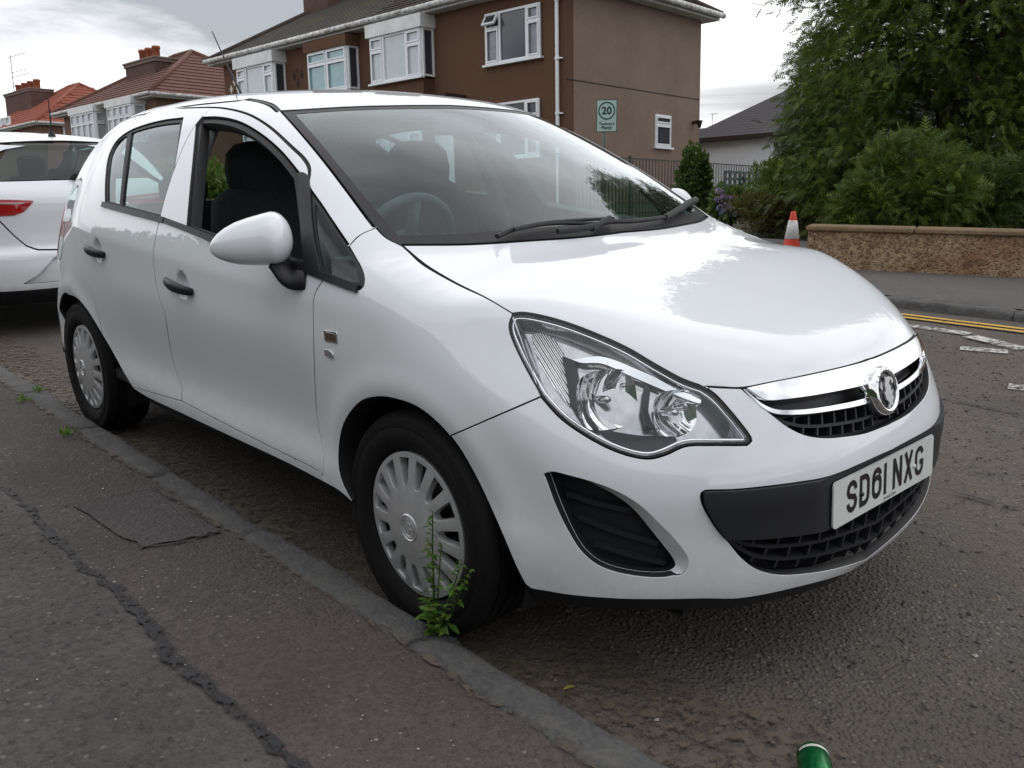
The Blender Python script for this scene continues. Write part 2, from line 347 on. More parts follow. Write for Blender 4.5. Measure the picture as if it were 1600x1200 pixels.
# --- loose chippings on road and pavement
def chips(name, x0, x1, y0, y1, z, n, smin, smax, cols, seed, lab):
    r = np.random.default_rng(seed); V = []; Fc = []; M = []
    base = np.array([(1, 0, 0), (-1, 0, 0), (0, 1, 0), (0, -1, 0), (0, 0, 1), (0, 0, -1)], float); tri = [(0, 2, 4), (2, 1, 4), (1, 3, 4), (3, 0, 4), (2, 0, 5), (1, 2, 5), (3, 1, 5), (0, 3, 5)]
    for i in range(n):
        s = smin + (smax - smin) * r.random() ** 3; a = r.random() * 6.3; R = np.array([[math.cos(a), -math.sin(a), 0], [math.sin(a), math.cos(a), 0], [0, 0, 1]]); q = (base * [s, s * r.uniform(.5, .9), s * r.uniform(.3, .55)] * r.uniform(.75, 1.25, (6, 1))) @ R.T
        V.append(q + [r.uniform(x0, x1), r.uniform(y0, y1), z + s * .12]); Fc += [tuple(6 * i + k for k in t) for t in tri]; M += [int(r.integers(len(cols)))] * 8
    return tag(mesh_obj(name, np.concatenate(V), Fc, None, None, False, cols, M), kind='stuff')
CH = [simple('chip_grey', (.10, .095, .09), .9), simple('chip_dark', (.045, .042, .04), .9), simple('chip_dun', (.16, .13, .10), .9), simple('chip_pale', (.34, .32, .29), .85)]
chips('road_chippings', -1.2, 2.6, -.83, 4.0, .004, 14000, .0025, .0095, [CH[0], CH[1], CH[1], CH[2], CH[0], CH[1], CH[2], CH[0]] , 5, 'loose')
chips('road_pale_chippings', -.5, 2.6, -.8, 3.5, .004, 130, .003, .010, [CH[3], CH[2]], 9, 'loose')
chips('pavement_chippings', -3.4, 1.4, -1.36, -.97, KZ, 1500, .0012, .0042, [CH[0], CH[3], CH[1], CH[2], CH[1]], 6, 'loose')
chips('pavement_inner_chippings', -3.2, 1.2, -2.3, -1.40, KZ, 5200, .0018, .0062, [CH[0], CH[0], CH[1], CH[1], CH[2], CH[0]], 16, 'loose')
chips('pavement_white_chippings', -2.4, 1.2, -2.2, -.98, KZ + .001, 170, .0016, .0042, [CH[3], simple('chip_white', (.6, .58, .54), .8)], 17, 'loose')

# ================================================================== houses (they stand upright; the street climbs gently away from the camera)
HA = np.array([0.99493356, 0.08763467, 0.04926845]); HB = np.array([-0.08527584, 0.99519564, -0.04810061]); HU = np.array([-0.05324703, 0.04365551, 0.99762666])
HM = np.stack([HA, HB, HU], 1)             # local x along the street fronts, y away from the street, z upright
class House:
    """local frame with its origin at a pixel and depth"""
    def __init__(s, px, depth, drop):
        p = at_depth(px, depth); s.O = p - HU * drop
    def ray(s, p): return HM.T @ ray_px(p), HM.T @ (CC - s.O)
    def front(s, p, y=0.0): d, c = s.ray(p); return c + d * ((y - c[1]) / d[1])
    def side(s, p, x=0.0): d, c = s.ray(p); return c + d * ((x - c[0]) / d[0])
    def level(s, p, z): d, c = s.ray(p); return c + d * ((z - c[2]) / d[2])
    def root(s, name, label, cat='house', group=None):
        o = bpy.data.objects.new(name, None); link(o); M = Matrix([[*HM[0], s.O[0]], [*HM[1], s.O[1]], [*HM[2], s.O[2]], [0, 0, 0, 1]]); o.matrix_world = M; return tag(o, label, cat, group)
def harl(name, c0, c1, c2, sc=55):
    b = NB(name); n = b.noise(sc, 4, .7); n2 = b.noise(.7, 7, .65); n3 = b.noise(9, 6, .7)
    base = b.mix(b.ramp(n, [(.3, 0.0), (.7, 1.0)]), c0, c1); base = b.mix(b.ramp(n2, [(.35, 0.0), (.7, .7)]), base, c2); base = b.mix(b.math('MULTIPLY', b.ramp(n3, [(.5, 0.0), (.75, 1.0)]), .25), base, tuple(c * .5 for c in c0))
    b.set(base=base, rough=.95, spec=.2); b.bump(n, .8, .02); return b.m
BROWN = harl('brown_roughcast', (.085, .046, .029), (.165, .094, .060), (.12, .066, .043)); PINKISH = harl('grey_pink_roughcast', (.215, .155, .122), (.30, .225, .180), (.19, .135, .105), 40)
WHITEH = harl('white_roughcast', (.76, .78, .81), (.85, .86, .88), (.80, .81, .83), 30); TANH = harl('tan_roughcast', (.13, .075, .05), (.21, .13, .09), (.16, .10, .07)); STONE = harl('chimney_roughcast', (.09, .055, .045), (.16, .10, .08), (.07, .045, .04), 30)
UPVC = simple('white_window_plastic', (.74, .76, .78), .35, var=.05); FASCIA = simple('white_fascia', (.62, .63, .63), .45, var=.15, vs=3)
b = NB('weathered_gutter'); n = b.noise(7, 8, .75); b.set(base=b.ramp(n, [(.36, (.10, .095, .085)), (.47, (.45, .45, .43)), (.6, (.66, .67, .67))]), rough=.5); GUTTER = b.m
PANE = None
b = NB('house_window_glass'); b.set(base=(.045, .05, .06), rough=.04, spec=.8); PANE = b.m
BLIND = simple('pale_blind', (.46, .50, .53), .25, var=.06, coat=.6); TEAL = simple('teal_blind', (.20, .36, .40), .2, var=.1, coat=.7); CURT = simple('grey_curtain', (.20, .21, .24), .3, var=.25, coat=.6)
DARKT = simple('dark_diamond', (.03, .017, .012), .8); PALET = simple('pale_diamond', (.55, .50, .42), .8); POT = simple('chimney_pot_clay', (.26, .075, .035), .8); COPE = simple('chimney_cope', (.16, .12, .10), .9)
def tiles(name, c0, c1, c2, moss=None):
    b = NB(name); n = b.noise(3.5, 7, .7); n2 = b.noise(26, 5, .6); base = b.mix(b.ramp(n2, [(.3, 0.0), (.7, 1.0)]), c0, c1); base = b.mix(b.ramp(n, [(.4, 0.0), (.7, .7)]), base, c2)
    if moss: base = b.mix(b.ramp(b.noise(1.3, 8, .75), [(.5, 0.0), (.62, .7)]), base, moss)
    b.set(base=base, rough=.9); return b.m
SLATE_MOSS = tiles('mossy_slate', (.040, .036, .032), (.075, .066, .056), (.03, .028, .026), (.085, .070, .035)); BROWN_TILE = tiles('brown_concrete_tile', (.045, .034, .030), (.085, .062, .052), (.03, .024, .022))
RUST_TILE = tiles('rust_brown_tile', (.11, .046, .033), (.18, .078, .055), (.075, .034, .027)); RED_TILE = tiles('red_clay_tile', (.24, .060, .036), (.34, .095, .055), (.14, .045, .032)); DARK_SLATE = tiles('dark_slate', (.040, .037, .042), (.075, .068, .078), (.055, .040, .040))
def quad_pts(a, b2, c, d): return np.array([a, b2, c, d], float)
def window(parent, P0, ux, w, h, mull, tops, glassm, name='window', fr=.055, dep=.05, out=(0, -1, 0), sill=True, openv=None):
    """casement in local coordinates: lower left corner P0, ux along the wall, mull = mullion fractions, tops = set of lights with a top vent"""
    ux = np.array(ux, float); uz = np.array([0, 0, 1.]); n = np.array(out, float); R = np.stack([ux, uz, n], 1); P0 = np.array(P0, float)
    root = MB(); cuts = [0] + list(mull) + [1]
    def bar(x0, x1, z0, z1, d0=0.0, d1=dep, mb=root): mb.box((x0, z0, d0), (x1, z1, d1), R=R, T=P0)
    bar(0, w, 0, fr); bar(0, w, h - fr, h); bar(0, fr, fr, h - fr); bar(w - fr, w, fr, h - fr)
    for m in mull: bar(m * w - fr * .6, m * w + fr * .6, fr, h - fr)
    zt = h * .70
    for i in tops: bar(cuts[i] * w + fr * .9, cuts[i + 1] * w - fr * .9, zt - fr * .7, zt + fr * .7, 0, dep * .98)
    for i in range(len(cuts) - 1):       # opening casement frames stand a little proud
        x0, x1 = cuts[i] * w + fr * .8, cuts[i + 1] * w - fr * .8
        if i in tops:
            for (za, zb) in ((fr * .9, zt - fr * .6), (zt + fr * .6, h - fr * .9)):
                if openv == i and za > zt: continue
                for (a, c, e_, g) in ((x0, x1, za, za + fr * .7), (x0, x1, zb - fr * .7, zb), (x0, x0 + fr * .7, za + fr * .7, zb - fr * .7), (x1 - fr * .7, x1, za + fr * .7, zb - fr * .7)): bar(a, c, e_, g, dep * .97, dep + .02)
    if sill: bar(-.06, w + .06, -.05, 0, -.02, dep + .06)
    o = root.build(name, UPVC, parent)
    for i in range(len(cuts) - 1):
        x0, x1 = cuts[i] * w + fr * .5, cuts[i + 1] * w - fr * .5; zs = [(fr * .8, h - fr * .8)] if i not in tops else [(fr * .8, zt), (zt, h - fr * .8)]
        for j, (za, zb) in enumerate(zs):
            gm = glassm[(i + j) % len(glassm)] if isinstance(glassm, list) else glassm
            q = [P0 + ux * x0 + uz * za + n * .012, P0 + ux * x1 + uz * za + n * .012, P0 + ux * x1 + uz * zb + n * .012, P0 + ux * x0 + uz * zb + n * .012]
            if openv == i and j == 1:
                mesh_obj('pane', [p - n * .03 for p in q], [(0, 1, 2, 3)], PANE, o)
                mb = MB(); a_ = math.radians(32); up2 = uz * -math.cos(a_) + n * math.sin(a_); nn2 = np.cross(ux, -up2); R2 = np.stack([ux, up2, -nn2], 1); T2 = P0 + ux * x0 + uz * (zb + .03) + n * dep; hh2 = zb - za; ww2 = x1 - x0
                for (aa, c, e_, g) in ((0, ww2, 0, fr), (0, ww2, hh2 - fr, hh2), (0, fr, fr, hh2 - fr), (ww2 - fr, ww2, fr, hh2 - fr)): mb.box((aa, e_, 0), (c, g, .05), R=R2, T=T2)
                mb.build('vent_frame', UPVC, o); mesh_obj('pane', [T2 + R2 @ np.array(v) for v in ((fr, fr, .02), (ww2 - fr, fr, .02), (ww2 - fr, hh2 - fr, .02), (fr, hh2 - fr, .02))], [(0, 1, 2, 3)], PANE, o); continue
            mesh_obj('pane', q, [(0, 1, 2, 3)], gm, o)
    return o
def roof_plane(mb, a, b2, c, d, course=.19, thick=.022, m=0, wave=0.0):
    """tiled slope: a,b2 = eaves ends (left,right), d,c = top ends; stepped courses, really overlapping"""
    a, b2, c, d = [np.array(p, float) for p in (a, b2, c, d)]; n = np.cross(b2 - a, (d + c) / 2 - (a + b2) / 2); n /= np.linalg.norm(n); L = np.linalg.norm((d + c) / 2 - (a + b2) / 2); k = max(2, int(L / course))
    for i in range(k):
        t0, t1 = i / k, min(1, (i + 1.25) / k); p0, p1 = a + (d - a) * t0, b2 + (c - b2) * t0; q0, q1 = a + (d - a) * t1, b2 + (c - b2) * t1
        if np.linalg.norm(p1 - p0) < .02: continue
        V = [p0 + n * thick * 1.6, p1 + n * thick * 1.6, q1 + n * .004, q0 + n * .004, p0 + n * .002, p1 + n * .002]; mb.add(V, [(0, 1, 2, 3), (0, 4, 5, 1)], m)
        if wave:
            w = np.linalg.norm(p1 - p0); nn_ = int(w / wave); u = (p1 - p0) / max(w, 1e-6)
            # bold roll tiles: a raised rib on every tile
            for j in range(nn_):
                s0 = p0 + u * (j * wave + (.5 * wave if i % 2 and False else 0)); tdir = (q0 - p0); 
                e0, e1 = s0 + n * thick * 1.6, s0 + u * wave * .35 + n * (thick * 1.6 + .03); e2 = s0 + u * wave * .7 + n * thick * 1.6
                f0, f1, f2 = e0 + tdir - n * thick * 1.5, e1 + tdir - n * thick * 1.5, e2 + tdir - n * thick * 1.5
                mb.add([e0, e1, e2, f0, f1, f2], [(0, 1, 4, 3), (1, 2, 5, 4), (0, 2, 1)], m)
def chimney(parent, lo, hi, pots, mat, potr=.12, poth=.42):
    mb = MB(); mb.bbox(lo, hi, .01); ch = mb.build('chimney', mat, parent); mb = MB(); mb.bbox((lo[0] - .06, lo[1] - .06, hi[2] - .20), (hi[0] + .06, hi[1] + .06, hi[2] - .06), .015); mb.bbox((lo[0] - .10, lo[1] - .10, hi[2] - .07), (hi[0] + .10, hi[1] + .10, hi[2] + .01), .015); mb.build('chimney_cope', COPE, ch)
    for (x, y) in pots:
        mb = MB(); mb.lathe([(potr * .9, 0), (potr * .95, poth * .8), (potr * 1.12, poth * .82), (potr * 1.12, poth * .92), (potr, poth), (potr * .72, poth), (potr * .7, poth * .6)], 14, 'z', (x, y, hi[2])); mb.build('chimney_pot', POT, ch, smooth=True)
    return ch
def gutter(parent, p, q, r=.07):
    mb = MB(); mb.tube([p, q], r, 10); return mb.build('gutter', GUTTER, parent, smooth=True)
# ------------------------------------------------------------------ the brown semi-detached house
H1 = House((883.5, 100), 21.0, 5.2)        # origin about the foot of its near corner
def Z1(p): return H1.front(p)
gz = H1.front((652.5, 23.1))[2]; left = H1.front((350, 120))[0]; depth1 = H1.side((1093.5, 150))[1]
EZ = gz                                    # gutter level
h1 = H1.root('house', 'brown roughcast two-storey house with white bay windows and a hipped roof across the road')
mb = MB(); mb.box((left, 0, -1.5), (-.001, .3, EZ)); mb.build('front_wall', BROWN, h1)
mb = MB(); mb.box((-.30, .30, -1.5), (0.004, depth1, EZ)); mb.build('gable_wall', PINKISH, h1)
mb = MB(); mb.box((left, depth1 - .3, -1.5), (-.30, depth1 - .004, EZ)); mb.box((left, .3, -1.5), (left + .3, depth1 - .3, EZ)); mb.build('back_wall', BROWN, h1)
# string line of the roughcast on the gable
cz = H1.side((987, 139.3))[2]; mb = MB(); mb.box((.002, .05, cz - .012), (.012, depth1 - .05, cz + .012)); mb.build('render_joint', DARKT, h1)
ov = .42; e0, e1 = left - ov, ov; f0, f1 = -ov, depth1 + ov; pitch = math.tan(math.radians(31)); rh = (f1 - f0) / 2 * pitch; ry = (f0 + f1) / 2; hx = (f1 - f0) / 2; rz = EZ + .04 + rh; ez = EZ + .04
split = H1.front((590, 60))[0]
rp = lambda x, y, z: (x, y, z)
mb = MB(); roof_plane(mb, (e0, f0, ez), (split, f0, ez), (split, ry, rz), (e0 + hx, ry, rz), .17, .014); rf = mb.build('roof', SLATE_MOSS, h1); tag(rf, kind='stuff')
mb = MB(); roof_plane(mb, (split, f0, ez), (e1, f0, ez), (e1 - hx, ry, rz), (split, ry, rz), .26, .03); roof_plane(mb, (e1, f0, ez), (e1, f1, ez), (e1 - hx, ry, rz), (e1 - hx, ry, rz), .26, .03); roof_plane(mb, (e1, f1, ez), (e0, f1, ez), (e0 + hx, ry, rz), (e1 - hx, ry, rz), .26, .03); roof_plane(mb, (e0, f1, ez), (e0, f0, ez), (e0 + hx, ry, rz), (e0 + hx, ry, rz), .26, .03); rf2 = mb.build('roof', BROWN_TILE, h1); tag(rf2, kind='stuff')
mb = MB(); mb.tube([(e0, f0, ez + .03), (e0 + hx, ry, rz + .03)], .09, 8); mb.tube([(e1, f0, ez + .03), (e1 - hx, ry, rz + .03)], .09, 8); mb.tube([(e0 + hx, ry, rz + .03), (e1 - hx, ry, rz + .03)], .1, 8); mb.tube([(e1, f1, ez + .03), (e1 - hx, ry, rz + .03)], .09, 8); mb.build('ridge_tiles', BROWN_TILE, h1, smooth=True)
mb = MB(); mb.box((e0 + .05, f0 + .05, EZ - .10), (e1 - .05, f1 - .05, EZ + .02)); mb.build('soffit', FASCIA, h1)
gutter(h1, (e0, f0 - .05, EZ + .02), (e1, f0 - .05, EZ + .02), .075); gutter(h1, (e1 + .05, f0, EZ + .02), (e1 + .05, f1, EZ + .02), .075)
cx0, cx1 = H1.front((508, 20), ry)[0], H1.front((546, 20), ry)[0]; zc = H1.front((525, 24), ry - .6)[2]
chimney(h1, (cx0, ry - .9, rz - 1.2), (cx1, ry + .5, rz + 1.7), [((cx0 + cx1) / 2, ry - .6), ((cx0 + cx1) / 2, ry - .2), ((cx0 + cx1) / 2, ry + .2)], STONE)
cx2 = H1.front((622, 0), ry)[0]; chimney(h1, (cx2, ry - .9, rz - 1.2), (cx2 + 1.0, ry + .5, rz + 1.7), [(cx2 + .5, ry - .5), (cx2 + .5, ry)], STONE)
dp = H1.front((870.5, 100), -.09); mb = MB(); mb.tube([(dp[0], -.09, EZ), (dp[0], -.09, -1.4)], .045, 10)
for z in (EZ - .45, EZ - 1.75, EZ - 3.0): mb.tube([(dp[0], -.09, z - .03), (dp[0], -.09, z + .03)], .06, 10); mb.box((dp[0], -.10, z - .015), (dp[0] + .13, -.03, z + .015))
mb.build('downpipe', UPVC, h1)
# bays: front plane stands forward of the wall
def bay(px_tl, px_tr, px_br, px_side, mull, tops, gm, head=True, y0=-.42, ground=True):
    a = H1.front(px_tl, y0); b2 = H1.front(px_tr, y0); zb = H1.front(px_br, y0)[2]; x0, x1 = a[0], b2[0]; zt = (a[2] + b2[2]) / 2
    w = x1 - x0; hh = zt - zb
    o = window(h1, (x0, y0, zb), (1, 0, 0), w, hh, mull, tops, gm)
    mb = MB(); mb.box((x0 - .1, y0 - .12, zt), (x1 + .1, 0, zt + (.34 if head else .30))); hd = mb.build('bay_header', FASCIA if head else BROWN, h1)
    for sx, xx in ((1, x1), (-1, x0)):
        window(h1, (xx, y0 if sx > 0 else -.02, zb), (0, sx, 0), abs(y0) - .02, hh, [], [], PANE, out=(sx, 0, 0), sill=False)
    mb = MB(); mb.box((x0 + .03, y0 + .04, -1.5), (x1 - .03, .001, zb - .05)); mb.build('bay_wall', BROWN, h1)
    if ground:
        window(h1, (x0 + .1, y0 + .02, zb - 2.35), (1, 0, 0), w - .2, 1.35, mull, tops, gm)
    return x0, x1, zb, zt
bay((371, 109), (427, 96.5), (427, 152), None, [.25, .75], {0, 2}, [BLIND])
bay((481.5, 84), (541.5, 70.5), (545, 138), None, [.5], {0, 1}, [TEAL], head=False, y0=-.40)
bay((579, 61), (658, 42), (660, 118.5), None, [.27, .72], {0, 2}, [BLIND])
a = H1.front((762, 103)); b2 = H1.front((847.5, 88)); t = H1.front((847, 3.5))
window(h1, (a[0], -.03, a[2]), (1, 0, 0), b2[0] - a[0], t[2] - a[2], [.27, .76], {0, 2}, [CURT, PANE, CURT], openv=0)
w0 = H1.front((762, 245)); w1 = H1.front((846, 236)); wt = H1.front((846, 153))
window(h1, (w0[0], -.03, wt[2] - 1.35), (1, 0, 0), w1[0] - w0[0], 1.35, [.27, .76], {0, 2}, [CURT, PANE])
c0_ = H1.front((690, 163)); mb = MB(); mb.box((c0_[0] - .9, -.75, c0_[2] - .02), (c0_[0] + .95, 0, c0_[2] + .14)); mb.build('door_canopy', DARKT, h1); mb = MB(); mb.box((c0_[0] - .45, -.03, c0_[2] - 2.1), (c0_[0] + .45, .02, c0_[2] - .05)); mb.build('door', UPVC, h1)
def diamond(p, mat, s=.11):
    q = H1.front(p); x, z = q[0], q[2]; mesh_obj('wall_diamond', [(x - s, -.012, z), (x, -.012, z - s * 1.5), (x + s, -.012, z), (x, -.012, z + s * 1.5), (x, -.030, z)], [(0, 1, 4), (1, 2, 4), (2, 3, 4), (3, 0, 4)], mat, h1)
for p in ((460, 119), (471.5, 116), (466, 129.5)): diamond(p, DARKT)
diamond((464.7, 110), DARKT, .06)
for p in ((366.8, 128), (362, 140), (372, 137.7)): diamond(p, PALET)
# gable window
a = H1.side((1022.5, 229)); b2 = H1.side((1047, 233)); t = H1.side((1022.5, 178))
window(h1, (.0, a[1], a[2]), (0, 1, 0), b2[1] - a[1], t[2] - a[2], [], {0}, [PANE], out=(1, 0, 0), fr=.055, dep=.03)
q = H1.side((1082, 192)); mb = MB(); mb.tube([(.0, q[1], q[2]), (.22, q[1], q[2] + .02)], .05, 8); mb.tube([(.22, q[1], q[2] + .05), (.22, q[1] + .02, q[2] - .16)], [.10, .03], 8); mb.build('security_light', DARKT, h1)
# ------------------------------------------------------------------ the next house along, rust brown roof
def hip_house(Hh, label, pfl, pfr, y0, dpt, tile, wall, mat_trim, chims, wins, course=.30, wave=0.0, pitch_deg=31, ovh=.4, name='house'):
    """eaves line from pixels pfl..pfr on the front plane"""
    a = Hh.front(pfl, y0 - ovh); b2 = Hh.front(pfr, y0 - ovh); ezz = (a[2] + b2[2]) / 2; r = Hh.root(name, label); x0, x1 = a[0], b2[0]; fy0, fy1 = y0 - ovh, y0 + dpt + ovh; half_ = min((fy1 - fy0) / 2, (x1 - x0) / 2); tz = ezz + half_ * math.tan(math.radians(pitch_deg)); my = (fy0 + fy1) / 2
    mb = MB(); mb.box((x0 + ovh, y0, -3), (x1 - ovh, y0 + dpt, ezz - .03)); mb.build('wall', wall, r)
    mb = MB(); A, B, Cc, Dd = (x0, fy0, ezz), (x1, fy0, ezz), (x1, fy1, ezz), (x0, fy1, ezz); R0, R1 = (x0 + half_, my, tz), (x1 - half_, my, tz)
    roof_plane(mb, A, B, R1, R0, course, .03, wave=wave); roof_plane(mb, B, Cc, R1, R1, course, .03, wave=wave); roof_plane(mb, Cc, Dd, R0, R1, course, .03); roof_plane(mb, Dd, A, R0, R0, course, .03); rf_ = mb.build('roof', tile, r); tag(rf_, kind='stuff')
    mb = MB()
    for p, q in ((A, R0), (B, R1), (R0, R1), (Cc, R1), (Dd, R0)): mb.tube([np.array(p) + [0, 0, .04], np.array(q) + [0, 0, .04]], .10, 8)
    mb.build('ridge_tiles', tile, r, smooth=True)
    mb = MB(); mb.box((x0 + .04, fy0 + .04, ezz - .14), (x1 - .04, fy1 - .04, ezz - .01)); mb.build('soffit', FASCIA, r)
    gutter(r, (x0, fy0 - .05, ezz - .02), (x1, fy0 - .05, ezz - .02)); gutter(r, (x1 + .05, fy0, ezz - .02), (x1 + .05, fy1, ezz - .02))
    return r, (x0, x1, ezz, tz, my, half_)
H2 = House((234, 150), 36.0, 5.0)
h2, g2 = hip_house(H2, 'house with rust brown tiled hip roof and chimney of three pots beyond the brown house', (80, 178), (234, 145.6), 0, 7.6, RUST_TILE, TANH, FASCIA, None, None, .34)
def bay2(Hh, root, p0, p1, pb, gm, nm, y0=-.55, head=.30):
    a = Hh.front(p0, y0); b2 = Hh.front(p1, y0); zb = Hh.front(pb, y0)[2]; w = b2[0] - a[0]; zt = (a[2] + b2[2]) / 2; zb = min(zb, zt - 1.5)
    window(root, (a[0], y0, zb), (1, 0, 0), w, zt - zb, [.25, .5, .75], {0, 1, 2, 3}, gm, fr=.045); mb = MB(); mb.box((a[0] - .1, y0 - .1, zt), (b2[0] + .1, 0, zt + head)); mb.build('bay_header', FASCIA, root)
    window(root, (b2[0], y0, zb), (0, 1, 0), .52, zt - zb, [], {0}, gm, out=(1, 0, 0), sill=False)
    mb = MB(); mb.box((a[0] + .03, y0 + .05, -2), (b2[0] - .03, .0, zb - .05)); mb.build('bay_wall', TANH, root)
bay2(H2, h2, (111, 181), (147, 174), (147, 216), [BLIND], 0); bay2(H2, h2, (168, 169), (206, 161.5), (206, 205), [BLIND], 0)
ca, cb = H2.front((197, 120), g2[4] - 1.9), H2.front((243, 110), g2[4] - 1.9); ct = H2.front((222, 93), g2[4] - 1.9)[2]
chimney(h2, (ca[0], g2[4] - 1.9, g2[2] + .5), (cb[0], g2[4] - .7, ct), [(ca[0] + (cb[0] - ca[0]) * f_, g2[4] - 1.3) for f_ in (.2, .42, .66)], STONE, .17, .62)
H3 = House((55, 190), 52.0, 5.0)
h3, g3 = hip_house(H3, 'house with bright red tiled hip roof and chimney of four pots, farthest along the road', (-40, 211), (56, 190), 0, 8.2, RED_TILE, TANH, FASCIA, None, None, .40, .42, 33)
ca, cb = H3.front((6, 140), g3[4] - 2.4), H3.front((46, 140), g3[4] - 2.4); ct = H3.front((28, 142), g3[4] - 2.4)[2]
chimney(h3, (ca[0], g3[4] - 2.4, g3[2]), (cb[0], g3[4] - 1.0, ct), [(ca[0] + (cb[0] - ca[0]) * f_, g3[4] - 1.7) for f_ in (.15, .4, .63, .87)], STONE, .2, .62)
window(h3, (H3.front((2, 225))[0], -.04, H3.front((2, 225))[2]), (1, 0, 0), 2.2, 1.5, [.33, .66], {0, 2}, [BLIND]); a = H3.front((60, 214)); window(h3, (g3[1] - .4, 1.2, a[2]), (0, 1, 0), 1.6, 1.4, [.5], {0}, [PANE], out=(1, 0, 0))
mb = MB(); tv = np.array([ca[0] - .2, g3[4] - 1.7, ct]); mb.tube([tv - [0, 0, 1], tv + [0, 0, 2.6]], .035, 6)
for z_, l_ in ((2.5, 2.2), (1.5, 2.0), (1.2, 2.6)): mb.tube([tv + [-.2 * l_, 0, z_], tv + [l_, .2, z_]], .022, 5)
mb.build('television_aerial', GUTTER, h3)
# ------------------------------------------------------------------ the white house behind, right
H4 = House((1150, 212), 31.0, 3.2)
a = H4.front((1085, 220)); b2 = H4.front((1212, 205.5)); x0, x1 = a[0] - .2, b2[0] + 6.5; ez4 = H4.front((1150, 212.5))[2]
h4 = H4.root('house', 'low white house with dark slate roof standing behind the railings')
mb = MB(); mb.box((x0, 0, -3), (x1, 8, ez4)); mb.build('wall', WHITEH, h4)
rk = H4.front((1196, 172.5), 2.2); mb = MB(); roof_plane(mb, (x0 - .2, -.25, ez4), (x1 + .2, -.25, ez4), (x1 + .2, 4, ez4 + 2.7), (x0 + 4.2, 4, ez4 + 2.7), .20, .005); roof_plane(mb, (x1 + .2, 8.25, ez4), (x0 - .2, 8.25, ez4), (x0 + 4.2, 4, ez4 + 2.7), (x1 + .2, 4, ez4 + 2.7), .22, .014); roof_plane(mb, (x0 - .2, 8.25, ez4), (x0 - .2, -.25, ez4), (x0 + 4.2, 4, ez4 + 2.7), (x0 + 4.2, 4, ez4 + 2.7), .20, .005); o = mb.build('roof', DARK_SLATE, h4); tag(o, kind='stuff')
mb = MB(); mb.box((x0 - .15, -.32, ez4 - .14), (x1 + .15, -.02, ez4 + .0)); mb.build('gutter', DARKT, h4)
H5 = House((1120, 205), 62.0, 0)
h5 = H5.root('house', 'distant red brick chimney stack and roof behind the white house')
mb = MB(); mb.box((-4, 0, -7), (6, 6, -1.2)); mb.build('wall', TANH, h5); mb = MB(); roof_plane(mb, (-4.3, -.3, -1.2), (6.3, -.3, -1.2), (6.3, 3, .6), (-4.3, 3, .6), .4, .03); roof_plane(mb, (6.3, 6.3, -1.2), (-4.3, 6.3, -1.2), (-4.3, 3, .6), (6.3, 3, .6), .4, .03); o = mb.build('roof', DARK_SLATE, h5); tag(o, kind='stuff')
chimney(h5, (-.55, 2.3, -.5), (.75, 3.2, .70), [(-.3, 2.7), (.05, 2.7), (.45, 2.7)], RED_TILE, .13, .35)
for sx, dx_ in ((-1.9, .5), (1.4, .8)): mb = MB(); mb.tube([(sx, 2.6, -.5), (sx, 2.6, 1.55)], .03, 5); mb.tube([(sx - .2, 2.6, 1.5), (sx + dx_, 2.6, 1.5)], .022, 5); mb.build('television_aerial', GUTTER, h5)
# ------------------------------------------------------------------ houses added unseen behind the camera, to darken the car's side and its reflections
def added_near_house(x0, x1, y0, wall, tile, label):
    r = thing('house', label, 'house', ((x0 + x1) / 2, y0, 0)); w = (x1 - x0) / 2
    mb = MB(); mb.box((-w, -7.5, -.3), (w, 0, 5.4)); mb.build('wall', wall, r)
    mb = MB(); roof_plane(mb, (w + .4, .4, 5.35), (-w - .4, .4, 5.35), (-w + 3.6, -3.7, 8.0), (w - 3.6, -3.7, 8.0), .34, .03); roof_plane(mb, (-w - .4, -7.9, 5.35), (w + .4, -7.9, 5.35), (w - 3.6, -3.7, 8.0), (-w + 3.6, -3.7, 8.0), .34, .03); roof_plane(mb, (w + .4, -7.9, 5.35), (w + .4, .4, 5.35), (w - 3.6, -3.7, 8), (w - 3.6, -3.7, 8), .34, .03); roof_plane(mb, (-w - .4, .4, 5.35), (-w - .4, -7.9, 5.35), (-w + 3.6, -3.7, 8), (-w + 3.6, -3.7, 8), .34, .03); o = mb.build('roof', tile, r); tag(o, kind='stuff')
    for z in (.9, 3.5):
        for fx in (-.55, .55): window(r, (w * fx - 1.0, .03, z), (1, 0, 0), 2.0, 1.35, [.3, .7], {0, 2}, [PANE, BLIND], out=(0, 1, 0))
    return r
added_near_house(-13.5, -2.0, -13.0, TANH, RUST_TILE, 'tan two-storey house added unseen behind the camera to darken the car side'); added_near_house(1.0, 12.5, -13.0, BROWN, BROWN_TILE, 'brown two-storey house added unseen behind the camera to darken the car side')

